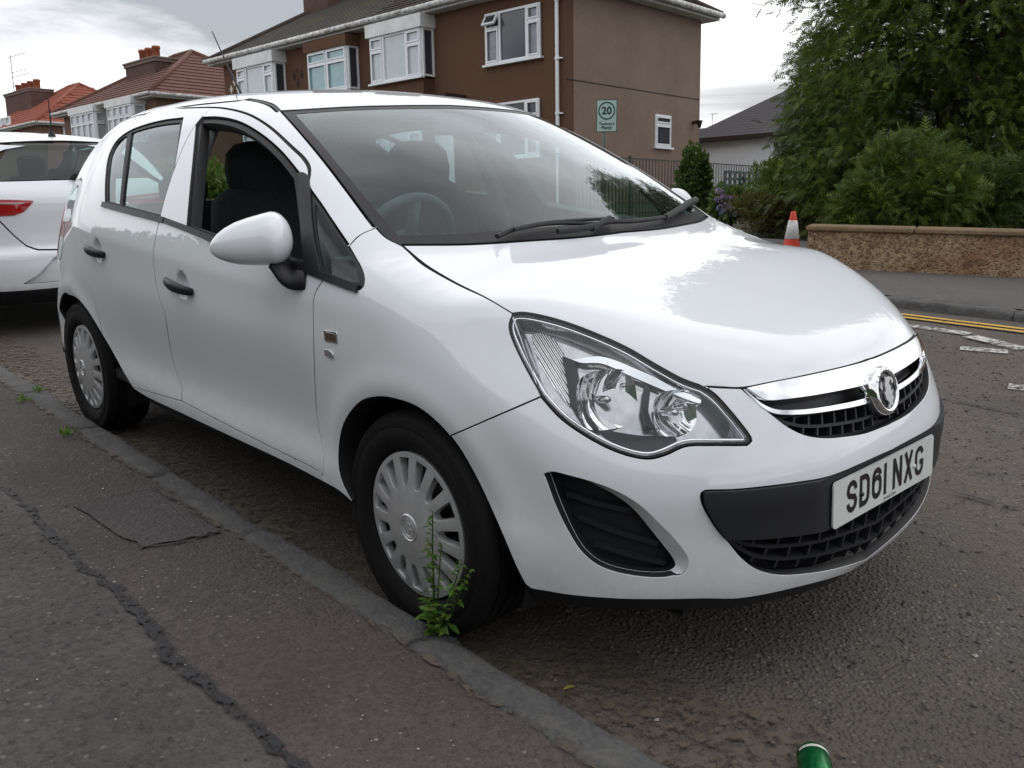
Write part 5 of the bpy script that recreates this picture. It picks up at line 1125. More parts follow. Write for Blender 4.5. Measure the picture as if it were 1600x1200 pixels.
# roof with its side ditches
ditch = np.concatenate([px_cast([(438, 172.8), (428, 163.5), (412, 157.5), (390, 153.5)]), t_cast([(-1.35, -.51), (-1.7, -.52), (-2.1, -.515), (-2.5, -.49), (-2.74, -.46)])])
roof_rear = t_cast([(-2.74, -.46), (-2.80, -.30), (-2.825, -.1), (-2.828, 0)])
roof_rear[-1, 1] = 0
panel('roof', msegs([ws_top[::-1], ditch, roof_rear]), [], 'T', PAINT, car, h=.028, depth=.012, gap=.004)
dm = MB(); bar_on(dm, off_curve(resamp(ditch, .02), -.004), .016, .006); o = dm.build('roof_ditch_strip', BLACK, car); both_obj(o)
# rear door / quarter seams, in the side view
rd_arch = px_cast([(207, 605), (192.7, 581), (172.5, 544), (160, 523)])
arch_r_front = px_cast([(160, 523), (154, 513), (135.8, 483.8), (119.3, 465.5), (108, 461)])
a0 = arch_r_front[-1]; rr = .345
arch_r_back = s_cast([(a0[0], a0[2])] + [(-2.511 - rr * math.sin(t) , .30 + rr * math.cos(t)) for t in np.linspace(.22, 1.75, 9)])
sa = seg['seam_top'][0]
rd_rear = s_cast([(rd_arch[-1][0], rd_arch[-1][2]), (-2.17, .66), (-2.235, .80), (-2.29, .95), (-2.335, 1.08), (-2.33, 1.20), (sa[0], sa[2])])
bs_low = px_cast(list(reversed(B_SEAM)))
bt = np.argmin(np.abs(seg['seam_top'][:, 0] + 1.47)); st_rear, st_front = seg['seam_top'][:bt + 1], seg['seam_top'][bt:]
q = seg['seam_top'][bt]
b_seam = s_cast([(p[0], p[2]) for p in bs_low[::6]] + [(-1.408, .80), (-1.405, .92), (-1.40, 1.04), (-1.41, 1.18), (-1.44, 1.30), (q[0], q[2])])
divider = px_cast([(483, 276), (485, 300), (488, 350), (494, 395), (502, 430)], False); divider = s_cast(divider[:, [0, 2]])
door_bot = px_cast([(504, 743.5), (283.6, 627)], False)
sill_bot = pxl((538, 769.5), (511, 755.5), (453.8, 725.5), (367.5, 685), (281, 644.5), (226.6, 618.5), (209, 607))
def s_line(A, B, n=30): return s_cast([(A[0] + (B[0] - A[0]) * t, A[2] + (B[2] - A[2]) * t) for t in np.linspace(0, 1, n)], False)
fdoor = car_empty('door', 'front door with its window wound down'); fdoorL = car_empty('door', 'front door on the road side')
rdoor = car_empty('door', 'rear door behind the driver'); rdoorL = car_empty('door', 'rear door on the road side')
fd_bot = s_line(seg['fd'][-1], b_seam[0])
win_f = [px_cast([(307.5, 183.6), (340, 183), (372.5, 190), (405, 208), (437.5, 235.6), (466, 269.5)]), s_cast(px_cast([(466, 270), (467, 300), (470, 350), (476, 416)], False)[:, [0, 2]]), px_cast([(476, 418), (332, 372.5), (291, 357)], False), px_cast([(291, 357), (296, 300), (302, 240), (307.5, 183.6)])]
win_r = [px_cast([(163.8, 318), (164, 290), (165, 273), (169.4, 243.8), (180.7, 221), (200, 205.4), (226, 195), (255.5, 187.8), (285.4, 184)]), px_cast([(285.4, 184), (276, 240), (259.7, 344)]), px_cast([(259.7, 344), (163.8, 318)], False)]
# shallow dished lower door and handle cups come with the surface; panels
CUPS = [px_cast([p_], False)[0] for p_ in ((284.5, 446.5), (152.5, 392))]
def cups(P, N, uv):
    # finger cups pressed into the doors behind the handles
    for c in CUPS:
        u = (P[:, 0] - c[0]) / .050; v = (P[:, 2] - c[2] - .002) / .050; r2 = u * u + v * v; m = r2 < 1
        k = np.clip(1 - r2, 0, 1); d = .030 * k * k * (3 - 2 * k) ; dd = np.where(m, -.030 * (6 * k * (1 - k)) , 0)
        P = P - N * d[:, None]
        g = np.stack([dd * 2 * u / .050, 0 * u, dd * 2 * v / .050], 1); N = N + g; N = N / np.linalg.norm(N, axis=1, keepdims=True)
    return P, N
panel('door_panel', [st_front, divider, s_line(divider[-1], seg['fd'][0], 4), seg['fd'], fd_bot, b_seam], [win_f], 'S', PAINT, fdoor, both=True, lparent=fdoorL, h=.012, mod=cups)
rd_bot = s_line(b_seam[0], rd_arch[0])
panel('door_panel', [b_seam[::-1], rd_bot, rd_arch, rd_rear, st_rear], [win_r], 'S', PAINT, rdoor, both=True, lparent=rdoorL, h=.012, mod=cups)
# body side: A pillar, roof rail, C pillar, rear quarter
apj = np.argmin(np.linalg.norm(seg['ws_l'] - seg['ap'][-1], axis=1))
wsl_up, wsl_dn = seg['ws_l'][:apj + 1], seg['ws_l'][apj:]
dlo_ap = px_cast([(483, 276), (481.4, 289), (502.5, 321.7), (528.5, 360.7), (546, 386)])
dlo_wing = px_cast([(546, 386), (557, 405), (565.5, 421), (569.5, 436), (567, 449), (560, 453), (548, 449), (525, 440), (505.5, 435)])
rail_rear = Dom('S').cast(smooth_line([(-2.74, ditch[-1][2] - .012), (-2.83, 1.32), (-2.90, 1.20), (-2.94, 1.06)], .02))
lamp_front = s_cast([(-2.94, 1.06), (-2.84, .99), (-2.80, .92), (-2.83, .80), (-2.90, .70), (-2.97, .655)])
rb_top = s_cast([(-2.97, .655), (-2.92, .63), (-2.87, .60), (-2.845, .55), (-2.83, .50)])
ab = arch_r_back; k5 = np.argmin(np.abs(ab[:, 2] - .50) + (ab[:, 0] > -2.7) * 9)
ditch_s = ditch.copy(); ditch_s[:, 2] -= .004
body_side = panel('body_side', [wsl_up[::-1], ditch_s, rail_rear, lamp_front, rb_top, ab[:k5 + 1][::-1], arch_r_front[::-1], rd_rear, seg['seam_top'], dlo_ap, seg['ap']], [], 'S', PAINT, car, both=True, depth=.014)
# front wing
arch_top_i = np.argmin(np.linalg.norm(seg['arch_f'] - seg['bf'][0], axis=1)); arch_wing = seg['arch_f'][arch_top_i:]; arch_bump = seg['arch_f'][:arch_top_i + 1]
wing_low = s_line(arch_wing[-1], seg['fd'][-1])
wings = panel('front_wing', [seg['ap'], wsl_dn, seg['bon_s'], head_back[::-1], seg['bf'][::-1], arch_wing, wing_low, seg['fd'][::-1], dlo_wing[::-1]], [], 'S', PAINT, car, both=True, gap=.0016)
# sill
sl = sill_bot; sill_top = np.concatenate([fd_bot, rd_bot[1:]])
panel('sill', [s_line(arch_wing[-1], seg['fd'][-1], 10), sill_top, s_line(rd_arch[0], sl[-1], 3), sl[::-1], s_line(sl[0], arch_wing[-1], 3)], [], 'S', PAINT, car, both=True, ds=.006, h=.012, gap=.0012, depth=.03)
# front bumper with its openings
def hole_half(pix, smooth=True): return half(px_cast(pix, smooth))
lg_top = half(np.concatenate([px_cast([(1096, 776), (1098, 769), (1104, 767)]), px_cast([(1104, 767), (1152, 765.6), (1251.6, 754), (1297.6, 745), (1382, 709), (1420, 692)])]))
lg_bot = half(px_cast([(1420, 838), (1405, 845.5), (1366.6, 868), (1309, 887), (1251.6, 896), (1213.3, 896.5), (1182.6, 888), (1159.6, 871), (1140.5, 848), (1117.5, 821), (1098.3, 786.6), (1096, 776)]))
lgr = msegs([lg_top[::-1], lg_bot[::-1]])          # from the middle of the top edge round to the middle of the bottom edge
fpx = smooth_line(FOG + [FOG[0]], 3.0)[:-1]; tn_ = np.roll(fpx, -2, 0) - np.roll(fpx, 2, 0); tn_ /= np.linalg.norm(tn_, axis=1, keepdims=True); fno = np.stack([tn_[:, 1], -tn_[:, 0]], 1)
if ((fpx - fpx.mean(0)) * fno).sum() < 0: fno = -fno
fwid = 1.2 + 24.0 * np.clip(fno @ np.array([.72, -.69]) - .12, 0, 1) ** .8 * np.clip((fpx[:, 0] - 845) / 190, .06, 1)
fwid = np.convolve(np.r_[fwid[-3:], fwid, fwid[:3]], np.ones(7) / 7, 'valid'); fopx = fpx + fno * fwid[:, None]
fog_in = px_cast(np.vstack([fpx, fpx[:1]]), False); fog_out = px_cast(np.vstack([fopx, fopx[:1]]), False); fhpx = fopx - fno * 3.2; fog_hole = px_cast(np.vstack([fhpx, fhpx[:1]]), False)
bumper = panel('front_bumper', msegs([grille_low[::-1], px_cast([(1158, 605.8), (1126, 604.6), (1098.3, 603)], False), head_bot[3][::-1], head_bot[2][::-1], head_bot[1][::-1], head_bot[0][::-1], seg['bf'][::-1], arch_bump[::-1], bump_bot]), [lgr, fog_hole, (fog_hole * MIR)[::-1]], 'F', PAINT, car, h=.018, depth=.022, ds=.008)
fe_ = off_curve(fog_in, -.026); Vf = np.concatenate([off_curve(fog_out, .0004), fe_]); nf_ = len(fog_out); Ff = [(i, i + 1, nf_ + i + 1, nf_ + i) for i in range(nf_ - 1)]
mesh_obj('fog_recess_edge', Vf, Ff, PAINT, bumper, True); mesh_obj('fog_recess_edge', Vf * MIR, [q_[::-1] for q_ in Ff], PAINT, bumper, True)
fb = panel('fog_blank', [off_curve(fog_in, 0)], [], 'F', TEXBLACK, bumper, h=.02, off=-.055, depth=0, gap=-.012, both=True)
ruled('fog_recess_wall', off_curve(fog_in, -.029), off_curve(fog_in, -.060), TEXBLACK, bumper, both=True)
for a_, b2 in (((873, 781), (985, 809)), ((895, 818), (1033, 861)), ((925, 860), (1045, 893))):
    mb = MB(); P_ = off_curve(resamp(px_cast([a_, ((a_[0] + b2[0]) / 2, (a_[1] + b2[1]) / 2 + 3), b2]), .015), -.036); bar_on(mb, P_, .012, .03); o = mb.build('fog_slat', TEXBLACK, bumper); both_obj(o)
# black lip under the bumper
lip_up = bump_bot; lipP = resamp(np.concatenate([lip_up, (lip_up * MIR)[::-1]]), .03); lo_ = lipP.copy(); ctr = np.array([-.1, 0, 0]); dv = lo_[:, :2] - ctr[:2]; lo_[:, :2] -= dv / np.linalg.norm(dv, axis=1, keepdims=True) * .05; lo_[:, 2] = lo_[:, 2] - .050
up_ = lipP.copy(); up_[:, :2] -= dv / np.linalg.norm(dv, axis=1, keepdims=True) * .006; up_[:, 2] += .012
ruled('bumper_lip', up_, lo_, TEXBLACK, bumper)
# upper grille
gt = bon_f + np.array([-.004, 0, -.010]); tipi = np.argmin(np.linalg.norm(gt - grille_low[0], axis=1)); gt = gt[tipi:]
up_out = msegs([gt[::-1], grille_low])
grille = panel('upper_grille', up_out, [], 'F', BLACK, bumper, h=.025, off=-.045, depth=0, gap=-.01)
def chrome_poly(name, top, bot, off, depth, mat=CHROME):
    t_ = half(px_cast(top)); b_ = half(px_cast(bot)); return panel(name, msegs([t_[::-1], J(t_[0], b_[0]), b_]), [], 'F', mat, grille, h=.012, off=off, depth=depth, gap=0, ds=.006)
chrome_poly('chrome_bar', [(1166, 608), (1203.7, 600), (1267.5, 587.5), (1331, 572.5), (1352.5, 566), (1384, 549)], [(1167, 609), (1182, 620), (1196, 626), (1225, 624.5), (1280, 616.5), (1345, 603), (1390, 590), (1412, 575)], .008, .03)
chrome_poly('chrome_strip', [(1162, 608), (1175, 619), (1192, 632), (1212, 640), (1250, 640.5), (1300, 634), (1350, 623), (1395, 605), (1420, 592)], [(1163, 609.5), (1175, 622), (1190, 636), (1210, 646), (1250, 647.5), (1300, 641.5), (1352, 631), (1395, 614), (1420, 601)], .002, .025)
def lattice(name, P_top, P_bot, zs, cols, off, parent, wbar=.007, d=.03):
    """egg-crate grille: bars follow the nose between two curves"""
    D = Dom('F'); mb = MB()
    ut, ub = D.uv(P_top), D.uv(P_bot); ut = ut[np.argsort(ut[:, 0])]; ub = ub[np.argsort(ub[:, 0])]
    zt = lambda u: np.interp(u, ut[:, 0], ut[:, 1], left=np.nan, right=np.nan); zb = lambda u: np.interp(u, ub[:, 0], ub[:, 1], left=np.nan, right=np.nan)
    umin = max(ut[0, 0], ub[0, 0]) + .004; us = np.linspace(umin, -umin, 161)
    sym = lambda u: -np.abs(u)
    for k in range(1, zs):
        z = np.array([zb(sym(u)) + (zt(sym(u)) - zb(sym(u))) * k / zs for u in us])
        ok = ~np.isnan(z); P_ = D.cast(np.stack([us, z], 1)[ok]); bar_on(mb, off_curve(P_, off), wbar, d)
    for r in range(zs):
        sh = .5 if r % 2 else 0
        for c in range(-cols, cols + 1):
            u = (c + sh) / cols * (-umin) * .99
            if abs(u) > -umin * .985: continue
            z0 = zb(sym(u)) + (zt(sym(u)) - zb(sym(u))) * (r / zs if r else .10); z1 = zb(sym(u)) + (zt(sym(u)) - zb(sym(u))) * (r + 1) / zs
            if not (z1 - z0 > .006): continue
            P_ = D.cast(np.stack([u + np.linspace(-.003, .003, 5), np.linspace(z0, z1, 5)], 1)); bar_on(mb, off_curve(P_, off), wbar * .8, d)
    return mb.build(name, TEXBLACK, parent)
g_low_in = half(px_cast([(1200, 643), (1215, 649), (1250, 650), (1300, 644), (1352, 634), (1395, 616)]))
lattice('grille_mesh', g_low_in, grille_low, 2, 9, -.012, grille)
# lower grille and the bumper insert that carries the plate
lower = panel('lower_grille', lgr, [], 'F', BLACK, bumper, h=.025, off=-.045, depth=0, gap=-.03)
ins_bot = half(px_cast([(1133, 841), (1150, 842), (1220, 838), (1290, 827), (1340, 808), (1390, 786)])); lg_mid = half(px_cast([(1100, 790), (1117.5, 821), (1133, 841)]))
ins_top = lg_top[3:]
def plate_pad(P, N, uv):
    # the insert is flattened behind the number plate
    lim = .8265 - .061 * (P[:, 2] - .441); a = np.abs(P[:, 1]); k = 1 - sstep(a, .27, .33); over = np.maximum(P[:, 0] - lim, 0) * k
    P = P.copy(); P[:, 0] -= over; N = N * (1 - .8 * k[:, None]) + np.array([1, 0, .06]) * (.8 * k[:, None]); return P, N / np.linalg.norm(N, axis=1, keepdims=True)
insert = panel('bumper_insert', msegs([ins_top[::-1], J(ins_top[0], lg_mid[0]), lg_mid, ins_bot]), [], 'F', TEXBLACK, bumper, h=.012, off=.010, depth=.05, gap=.001, mod=plate_pad)
lattice('grille_mesh', ins_bot, lg_bot[::-1][lg_bot[::-1][:, 2] < ins_bot[0, 2]], 3, 8, -.014, lower, .008, .035)
# headlamps
for sgn in (0,):
    hl = car_empty('headlight'); hlL = car_empty('headlight')
    hout = [head_back, *head_bot, head_top]
    lens_px = np.array(H); 
    def lamp(name, segs, mat, **k): return panel(name, segs, [], 'F', mat, hl, both=True, lparent=hlL, **k)
    allh = np.concatenate([resamp(s_, .008) for s_ in hout]); D = Dom('F'); u0 = clean(D.uv(allh), 3e-4); u1 = inset(u0, .0058); in3 = D.cast(u1)
    in3c = np.vstack([in3, in3[:1]]); out3c = np.vstack([D.cast(u0), D.cast(u0)[:1]])
    panel('lamp_seal', [allh], [[in3c]], 'F', RUBBER_GAPSHADE, hl, h=.02, off=.0008, depth=.01, gap=.0012, both=True, lparent=hlL)
    lamp('lens', [in3c], LENS, h=.02, off=0, depth=0, gap=-.0005)
    ruled('lamp_wall', off_curve(in3c, -.003), off_curve(in3c, -.055), SATIN, hl, both=True, lparent=hlL)
    lamp('lamp_bowl', [in3c], SATIN, h=.02, off=-.055, depth=0, gap=-.002)
    u2 = inset(u0, .0105); rim = np.vstack([D.cast(u2)]); mb = MB(); mb.tube(off_curve(rim, -.008), .0035, 6, closed=True); o = mb.build('chrome_rim', CHROME, hl, smooth=True); both_obj(o, hlL)
    ind = px_cast([(826, 519), (836, 513), (858, 520), (876, 540), (884, 575), (888, 625), (868, 605), (848, 578), (834, 550), (826, 519)])
    lamp('indicator', [ind], RIBBED, h=.012, off=-.030, depth=.02, gap=0)
    brow_ = [px_cast([(892, 557), (939, 552), (999, 573), (1062, 602), (1100, 621)]), px_cast([(1100, 621), (1100, 626), (1050, 609), (990, 584), (940, 563), (906, 562), (892, 557)])]
    lamp('chrome_brow', brow_, CHROME, h=.01, off=-.020, depth=.03, gap=0)
    dv_ = px_cast([(876, 551), (896, 558), (903, 600), (914, 640), (936, 668), (908, 657), (890, 630), (884, 592), (876, 551)], False)
    lamp('lamp_divider', [dv_], BLACK, h=.012, off=-.024, depth=.02, gap=0)
    dv2 = px_cast([(1008, 598), (1017, 604), (1013, 640), (1023, 669), (1012, 666), (1004, 635), (1008, 598)], False)
    lamp('lamp_divider', [dv2], BLACK, h=.012, off=-.012, depth=.02, gap=0)
    low_ = px_cast([(930, 664), (1000, 676), (1064, 682), (1052, 696), (1015, 703), (975, 695), (930, 664)])
    lamp('lower_trim', [low_], BLACK, h=.012, off=-.035, depth=.02, gap=0)
    for (pc, rad, dep) in (((952, 622), .074, .034), ((1058, 643), .056, .028)):
        c0 = px_cast([pc], False)[0]; nrm = grad(c0[None])[0]; ax = nrm * .55 + np.array([.9, -.05, 0]); ax /= np.linalg.norm(ax)
        c1 = c0 - nrm * .012 - ax * dep
        t1 = np.cross(ax, [0, 0, 1]); t1 /= np.linalg.norm(t1); t2 = np.cross(t1, ax); R3 = np.stack([t1, t2, ax], 1)
        def lt(prof, name, mat, n=40, seglobe=0):
            V = []; Fc = []; K = len(prof)
            for i in range(n):
                t = 2 * PI * i / n
                for (r, h_) in prof:
                    rr_ = r / max(abs(math.cos(t)) ** 3.2 + abs(math.sin(t)) ** 3.2, 1e-6) ** (1 / 3.2) if seglobe else r; V.append(c1 + R3 @ np.array([rr_ * math.cos(t), rr_ * .88 * math.sin(t), h_]))
            for i in range(n):
                for k in range(K - 1): Fc.append((i * K + k, ((i + 1) % n) * K + k, ((i + 1) % n) * K + k + 1, i * K + k + 1))
            o = mesh_obj(name, V, Fc, mat, hl, True); both_obj(o, hlL)
        lt([(.010, -.020)] + [(rad * q_, -.020 + .045 * q_ * q_) for q_ in (.3, .5, .7, .85, 1)], 'reflector', FLUTED, 48, 1)
        lt([(.0001, .030), (.008, .028), (.010, .020), (.010, -.02)], 'bulb', SATIN, 16)

# ---------------------------------------------------------------- glass, seals and mouldings of the side windows
def ring_panel(name, segs, w, mat, parent, lparent, off=-.006, depth=.02, dom='S'):
    P = np.concatenate([resamp(s_, .008) for s_ in segs]); D = Dom(dom); u = clean(D.uv(P), 3e-4); inner = D.cast(inset(u, w)); ic = np.vstack([inner, inner[:1]])
    panel(name, [P], [[ic]], dom, mat, parent, h=.03, off=off, depth=depth, gap=.001, both=True, lparent=lparent)
    return ic
rf_in = ring_panel('window_seal', win_f, .014, RUBBER_GAPSHADE, fdoor, fdoorL, -.010, .035)
rr_in = ring_panel('window_seal', win_r, .013, RUBBER_GAPSHADE, rdoor, rdoorL)
D_ = Dom('S')
# the driver's pane is wound down; the other three stand closed
V_, Fq = fill(clean(D_.uv(rf_in), 3e-4), [], .04); Pg = D_.cast(V_); Ng = grad(Pg); Pg = Pg - Ng * .014
Vr, Fr, Nr = raw_panel(Pg, Ng, Fq, 0); panel_mesh('window_pane', Vr, Fr, Nr, GLASS, fdoorL, True)
panel('window_pane', [rr_in], [], 'S', GLASS, rdoor, h=.04, off=-.010, depth=0, gap=-.003, both=True, lparent=rdoorL)
mb = MB(); bar_on(mb, off_curve(resamp(px_cast([(201, 206), (195, 250), (189, 300), (187, 326)]), .015), -.004), .026, .012); o = mb.build('window_divider', RUBBER_GAPSHADE, rdoor); both_obj(o, rdoorL)
# fixed quarter pane by the mirror
qout = [dlo_ap, dlo_wing, s_cast([(p[0], p[2]) for p in divider[::-1]][:1] + [(p[0], p[2]) for p in divider[::-1]], False)]
qP = np.concatenate([dlo_ap, dlo_wing, divider[::-1]])
D_u = clean(Dom('S').uv(resamp(qP, .008)), 3e-4)
qin = px_cast([(492, 318), (513, 350), (537, 385), (553, 412), (560, 436), (556, 441), (540, 437), (505, 424), (500, 416), (494, 370), (491, 330), (492, 318)], False)
panel('quarter_window_surround', [qP], [[qin]], 'S', BLACK, car, h=.02, off=-.004, depth=.02, gap=.001, both=True)
panel('quarter_window', [qin], [], 'S', GLASS, car, h=.03, off=-.008, depth=0, gap=-.002, both=True)
postP = np.concatenate([win_f[1][::-1], px_cast([(466, 269.5), (475, 270), (483, 276)], False), divider, px_cast([(502, 430), (488, 426), (476, 417)], False)])
panel('window_post', [postP], [], 'S', BLACK, fdoor, h=.015, off=.0025, depth=.012, gap=.0, ds=.008, both=True, lparent=fdoorL)
# waist mouldings
mbF = MB(); bar_on(mbF, off_curve(resamp(px_cast([(259, 345), (291, 357), (332, 373), (400, 395), (463, 415.5), (505, 431.5), (548, 448), (560, 452)]), .012), .007), .020, .016); o = mbF.build('waist_moulding', BLACK, fdoor); both_obj(o, fdoorL)
mbR = MB(); bar_on(mbR, off_curve(resamp(px_cast([(161, 319.5), (200, 330), (257, 344.5)]), .012), .007), .022, .016); o = mbR.build('waist_moulding', BLACK, rdoor); both_obj(o, rdoorL)
# black strips behind the shut lines, putting shade into the gaps
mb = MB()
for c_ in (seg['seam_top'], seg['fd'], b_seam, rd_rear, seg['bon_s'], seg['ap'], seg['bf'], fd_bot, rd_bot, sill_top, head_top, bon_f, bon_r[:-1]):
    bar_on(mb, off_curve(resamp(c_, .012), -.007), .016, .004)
o = mb.build('gap_shade_strip', RUBBER_GAPSHADE, car); both_obj(o)
# ---------------------------------------------------------------- door handles
def handle(door, doorL, pa, pb, pc):
    A = px_cast([pa], False)[0]; B = px_cast([pb], False)[0]; n_ = grad(A[None])[0]
    L_ = np.linalg.norm(B - A); ts = np.linspace(0, 1, 12); P_ = A + (B - A) * ts[:, None]; lift = .006 + .020 * np.sin(np.pi * np.clip(ts * 1.04 - .02, 0, 1)) ** .6
    P_ = P_ + n_ * lift[:, None]; mb = MB(); r_ = .0195 - .005 * np.abs(ts - .5) * 2; r_[0] *= .7; r_[-1] *= .8
    mb.tube(P_, r_, 12, flat=.62, upv=n_)
    o = mb.build('door_handle', BLACK, door, smooth=True); both_obj(o, doorL)
handle(fdoor, fdoorL, (262, 437), (303, 456), (285, 446)); handle(rdoor, rdoorL, (138, 386), (165, 398), (152, 392))
# ---------------------------------------------------------------- wing mirrors
def loft(sections, name, mat, parent, smooth=True, cap=True):
    K = len(sections[0]); V = np.concatenate(sections); Fc = []
    for i in range(len(sections) - 1):
        for k in range(K): Fc.append((i * K + k, i * K + (k + 1) % K, (i + 1) * K + (k + 1) % K, (i + 1) * K + k))
    if cap: Fc += [tuple(range(K))[::-1], tuple((len(sections) - 1) * K + k for k in range(K))]
    return mesh_obj(name, V, Fc, mat, parent, smooth)
mir = car_empty('wing_mirror'); mirL = car_empty('wing_mirror')
mi, mo = np.array([-.470, -.835, 1.00]), np.array([-.605, -1.012, .985])
ax_ = (mo - mi); Lm = np.linalg.norm(ax_); ax_ /= Lm; fw = np.array([.80, -.60, 0]); fw -= ax_ * (fw @ ax_); fw /= np.linalg.norm(fw); upm = np.cross(ax_, fw); upm *= np.sign(upm[2])
secs = []
for s_ in [0, .005, .02, .05, .10, .16, .22, .30, .40, .5, .65, .78, .88, .95, .985, 1.0]:
    e0 = min(1, (s_ / .26)) ; rnd = math.sqrt(max(0, 1 - (1 - e0) ** 2)) * math.sqrt(max(0, 1 - max(0, (s_ - .50) / .50) ** 2.2))
    hu = (.084 - .030 * s_) * rnd + .0006; hd = (.074 - .030 * s_) * rnd + .0006; dp = (.085 - .02 * s_) * rnd + .0006; ce = mi + ax_ * Lm * s_ + upm * (.008 - .012 * s_)
    ring = []
    for k in range(28):
        t = 2 * PI * k / 28; cu, cf = math.sin(t), math.cos(t)
        cu2 = math.copysign(abs(cu) ** .92, cu); cf2 = math.copysign(abs(cf) ** .92, cf)
        ring.append(ce + upm * cu2 * (hu if cu > 0 else hd) + fw * (cf2 * dp if cf > 0 else cf2 * .022 * rnd))
    secs.append(np.array(ring))
o = loft(secs, 'mirror_housing', PAINT, mir); both_obj(o, mirL)
mg = [];
for s_ in (.07, .85):
    for u_ in (-.055, .055): mg.append(mi + ax_ * Lm * s_ + upm * u_ * (1 - .3 * s_) - fw * .026)
o = mesh_obj('mirror_glass', [mg[0], mg[1], mg[3], mg[2]], [(0, 1, 2, 3)], CHROME, mir); both_obj(o, mirL)
foot = px_cast([(474, 436)], False)[0]
mb = MB(); f0 = mi + ax_ * .045 - upm * .062 + fw * .015; f1 = np.array([foot[0] + .01, foot[1] + .004, foot[2] - .004]); fm = (f0 + f1) / 2 + np.array([.0, -.012, -.014])
mb.tube(smooth_line([f0, fm, f1], .012), np.linspace(.034, .026, len(smooth_line([f0, fm, f1], .012))), 14, flat=.55, upv=(1, .2, .1)); o = mb.build('mirror_foot', BLACK, mir, smooth=True); both_obj(o, mirL)
# ---------------------------------------------------------------- side repeater, trim badge, fuel flap
def plaque(name, pix, mat, parent, off, depth, both=True, h=.01):
    return panel(name, [px_cast(pix, False)], [], 'S', mat, parent, h=h, off=off, depth=depth, gap=0, ds=.004, both=both)
rep = plaque('side_repeater_frame', [(507, 516), (526.5, 519), (528, 537), (508.5, 532.5), (507, 516)], CHROME, car, .003, .004)
plaque('side_repeater', [(510, 519), (524, 521.3), (525, 534), (511, 530.5), (510, 519)], AMBER, car, .0055, .004)
plaque('trim_badge', [(508, 546), (514, 546.5), (521, 552), (522, 560), (515, 558), (509, 554.5), (508, 546)], CHROME, car, .004, .004)
fl = []
for t in np.linspace(0, 2 * PI, 49): fl.append((-2.72 + .075 * math.cos(t), .86 + .085 * math.sin(t)))
mb = MB(); bar_on(mb, off_curve(s_cast(fl, False), .0008), .004, .002); mb.build('fuel_flap_gap', RUBBER_GAPSHADE, car)
# ---------------------------------------------------------------- rear end
tg = lambda pts: Dom('B').cast(np.array([(math.atan2(y, 1.0) * .95, z) for y, z in pts]))
def b_poly(pts, n=14):
    """(u,z) in the rear fan domain, u = angle*.95"""
    q = []
    for a_, b2 in zip(pts, pts[1:] + pts[:1]): q += [(a_[0] + (b2[0] - a_[0]) * t, a_[1] + (b2[1] - a_[1]) * t) for t in np.linspace(0, 1, n, endpoint=False)]
    return Dom('B').cast(np.array(q))
tail = panel('tailgate', [b_poly([(-.62, .60), (-.60, 1.00), (.60, 1.00), (.62, .60)])], [], 'B', PAINT, car, h=.03)
panel('rear_window', [b_poly([(-.62, 1.005), (-.50, 1.36), (.50, 1.36), (.62, 1.005)])], [], 'B', GLASS, tail, h=.04, off=-.004, depth=0)
panel('rear_bumper', [b_poly([(-.93, .24), (-.96, .42), (-.97, .64), (.97, .64), (.96, .42), (.93, .24)])], [], 'B', PAINT, car, h=.03)
Dl = Dom('B'); lf = Dl.uv(lamp_front)
lampP = np.concatenate([lamp_front, Dl.cast(np.array([(-.63, .655), (-.61, .85), (-.60, 1.06)]))])
panel('tail_lamp', [lampP], [], 'B', REDLENS, car, h=.02, off=.002, both=True)
mb = MB(); a0_ = np.array([-2.36, 0, 1.478]); mb.tube([a0_, a0_ + [-.01, 0, .02], a0_ + [-.14, 0, .17], a0_ + [-.27, 0, .335]], [.011, .006, .0035, .0025], 8); mb.lathe([(.026, -.012), (.022, .010), (.006, .022)], 14, 'z', tuple(a0_)); mb.build('aerial', BLACK, car)
# ---------------------------------------------------------------- number plate
t_ = .061; pz = np.array([-math.sin(t_), 0, math.cos(t_)]); py = np.array([0, 1., 0]); pn = np.cross(py, pz); pc = np.array([.8455, 0, .441])
nose = cast(np.array([[1.5, 0, .441]]), np.array([[-1., 0, 0]]), 0, 1.5, 200, 24)[0]; pc = np.array([.8405, 0, .441])
RP = np.stack([py, pz, pn], 1)
def rrect(w, h, r, n=6):
    out = []
    for cx, cy, a0q in ((w / 2 - r, h / 2 - r, 0), (-w / 2 + r, h / 2 - r, 90), (-w / 2 + r, -h / 2 + r, 180), (w / 2 - r, -h / 2 + r, 270)):
        for k in range(n + 1): a = math.radians(a0q + 90 * k / n); out.append((cx + r * math.cos(a), cy + r * math.sin(a)))
    return out
mb = MB(); mb.prism(rrect(.52, .111, .012), 0, .004, 'z'); plate = mb.build('number_plate', PLATE, bumper); 
for v in plate.data.vertices: v.co = Vector(pc + RP @ np.array(v.co))
def stroke2d(pts, w, closed=False):
    """flat ribbon along a 2D polyline with mitred joints"""
    P = np.array(pts, float); n = len(P); V = []; Fc = []
    for i in range(n):
        a = P[i] - P[i - 1] if (i > 0 or closed) else P[i + 1] - P[i]; b2 = P[(i + 1) % n] - P[i] if (i < n - 1 or closed) else a
        a = a / np.linalg.norm(a); b2 = b2 / np.linalg.norm(b2); na = np.array([-a[1], a[0]]); nb2 = np.array([-b2[1], b2[0]]); m = na + nb2; m /= max(m @ m, .35) / 2; m = m / 1.0
        V += [P[i] + m * w / 2, P[i] - m * w / 2]
    for i in range(n if closed else n - 1): j = (i + 1) % n; Fc.append((2 * i, 2 * i + 1, 2 * j + 1, 2 * j))
    return np.array(V), Fc
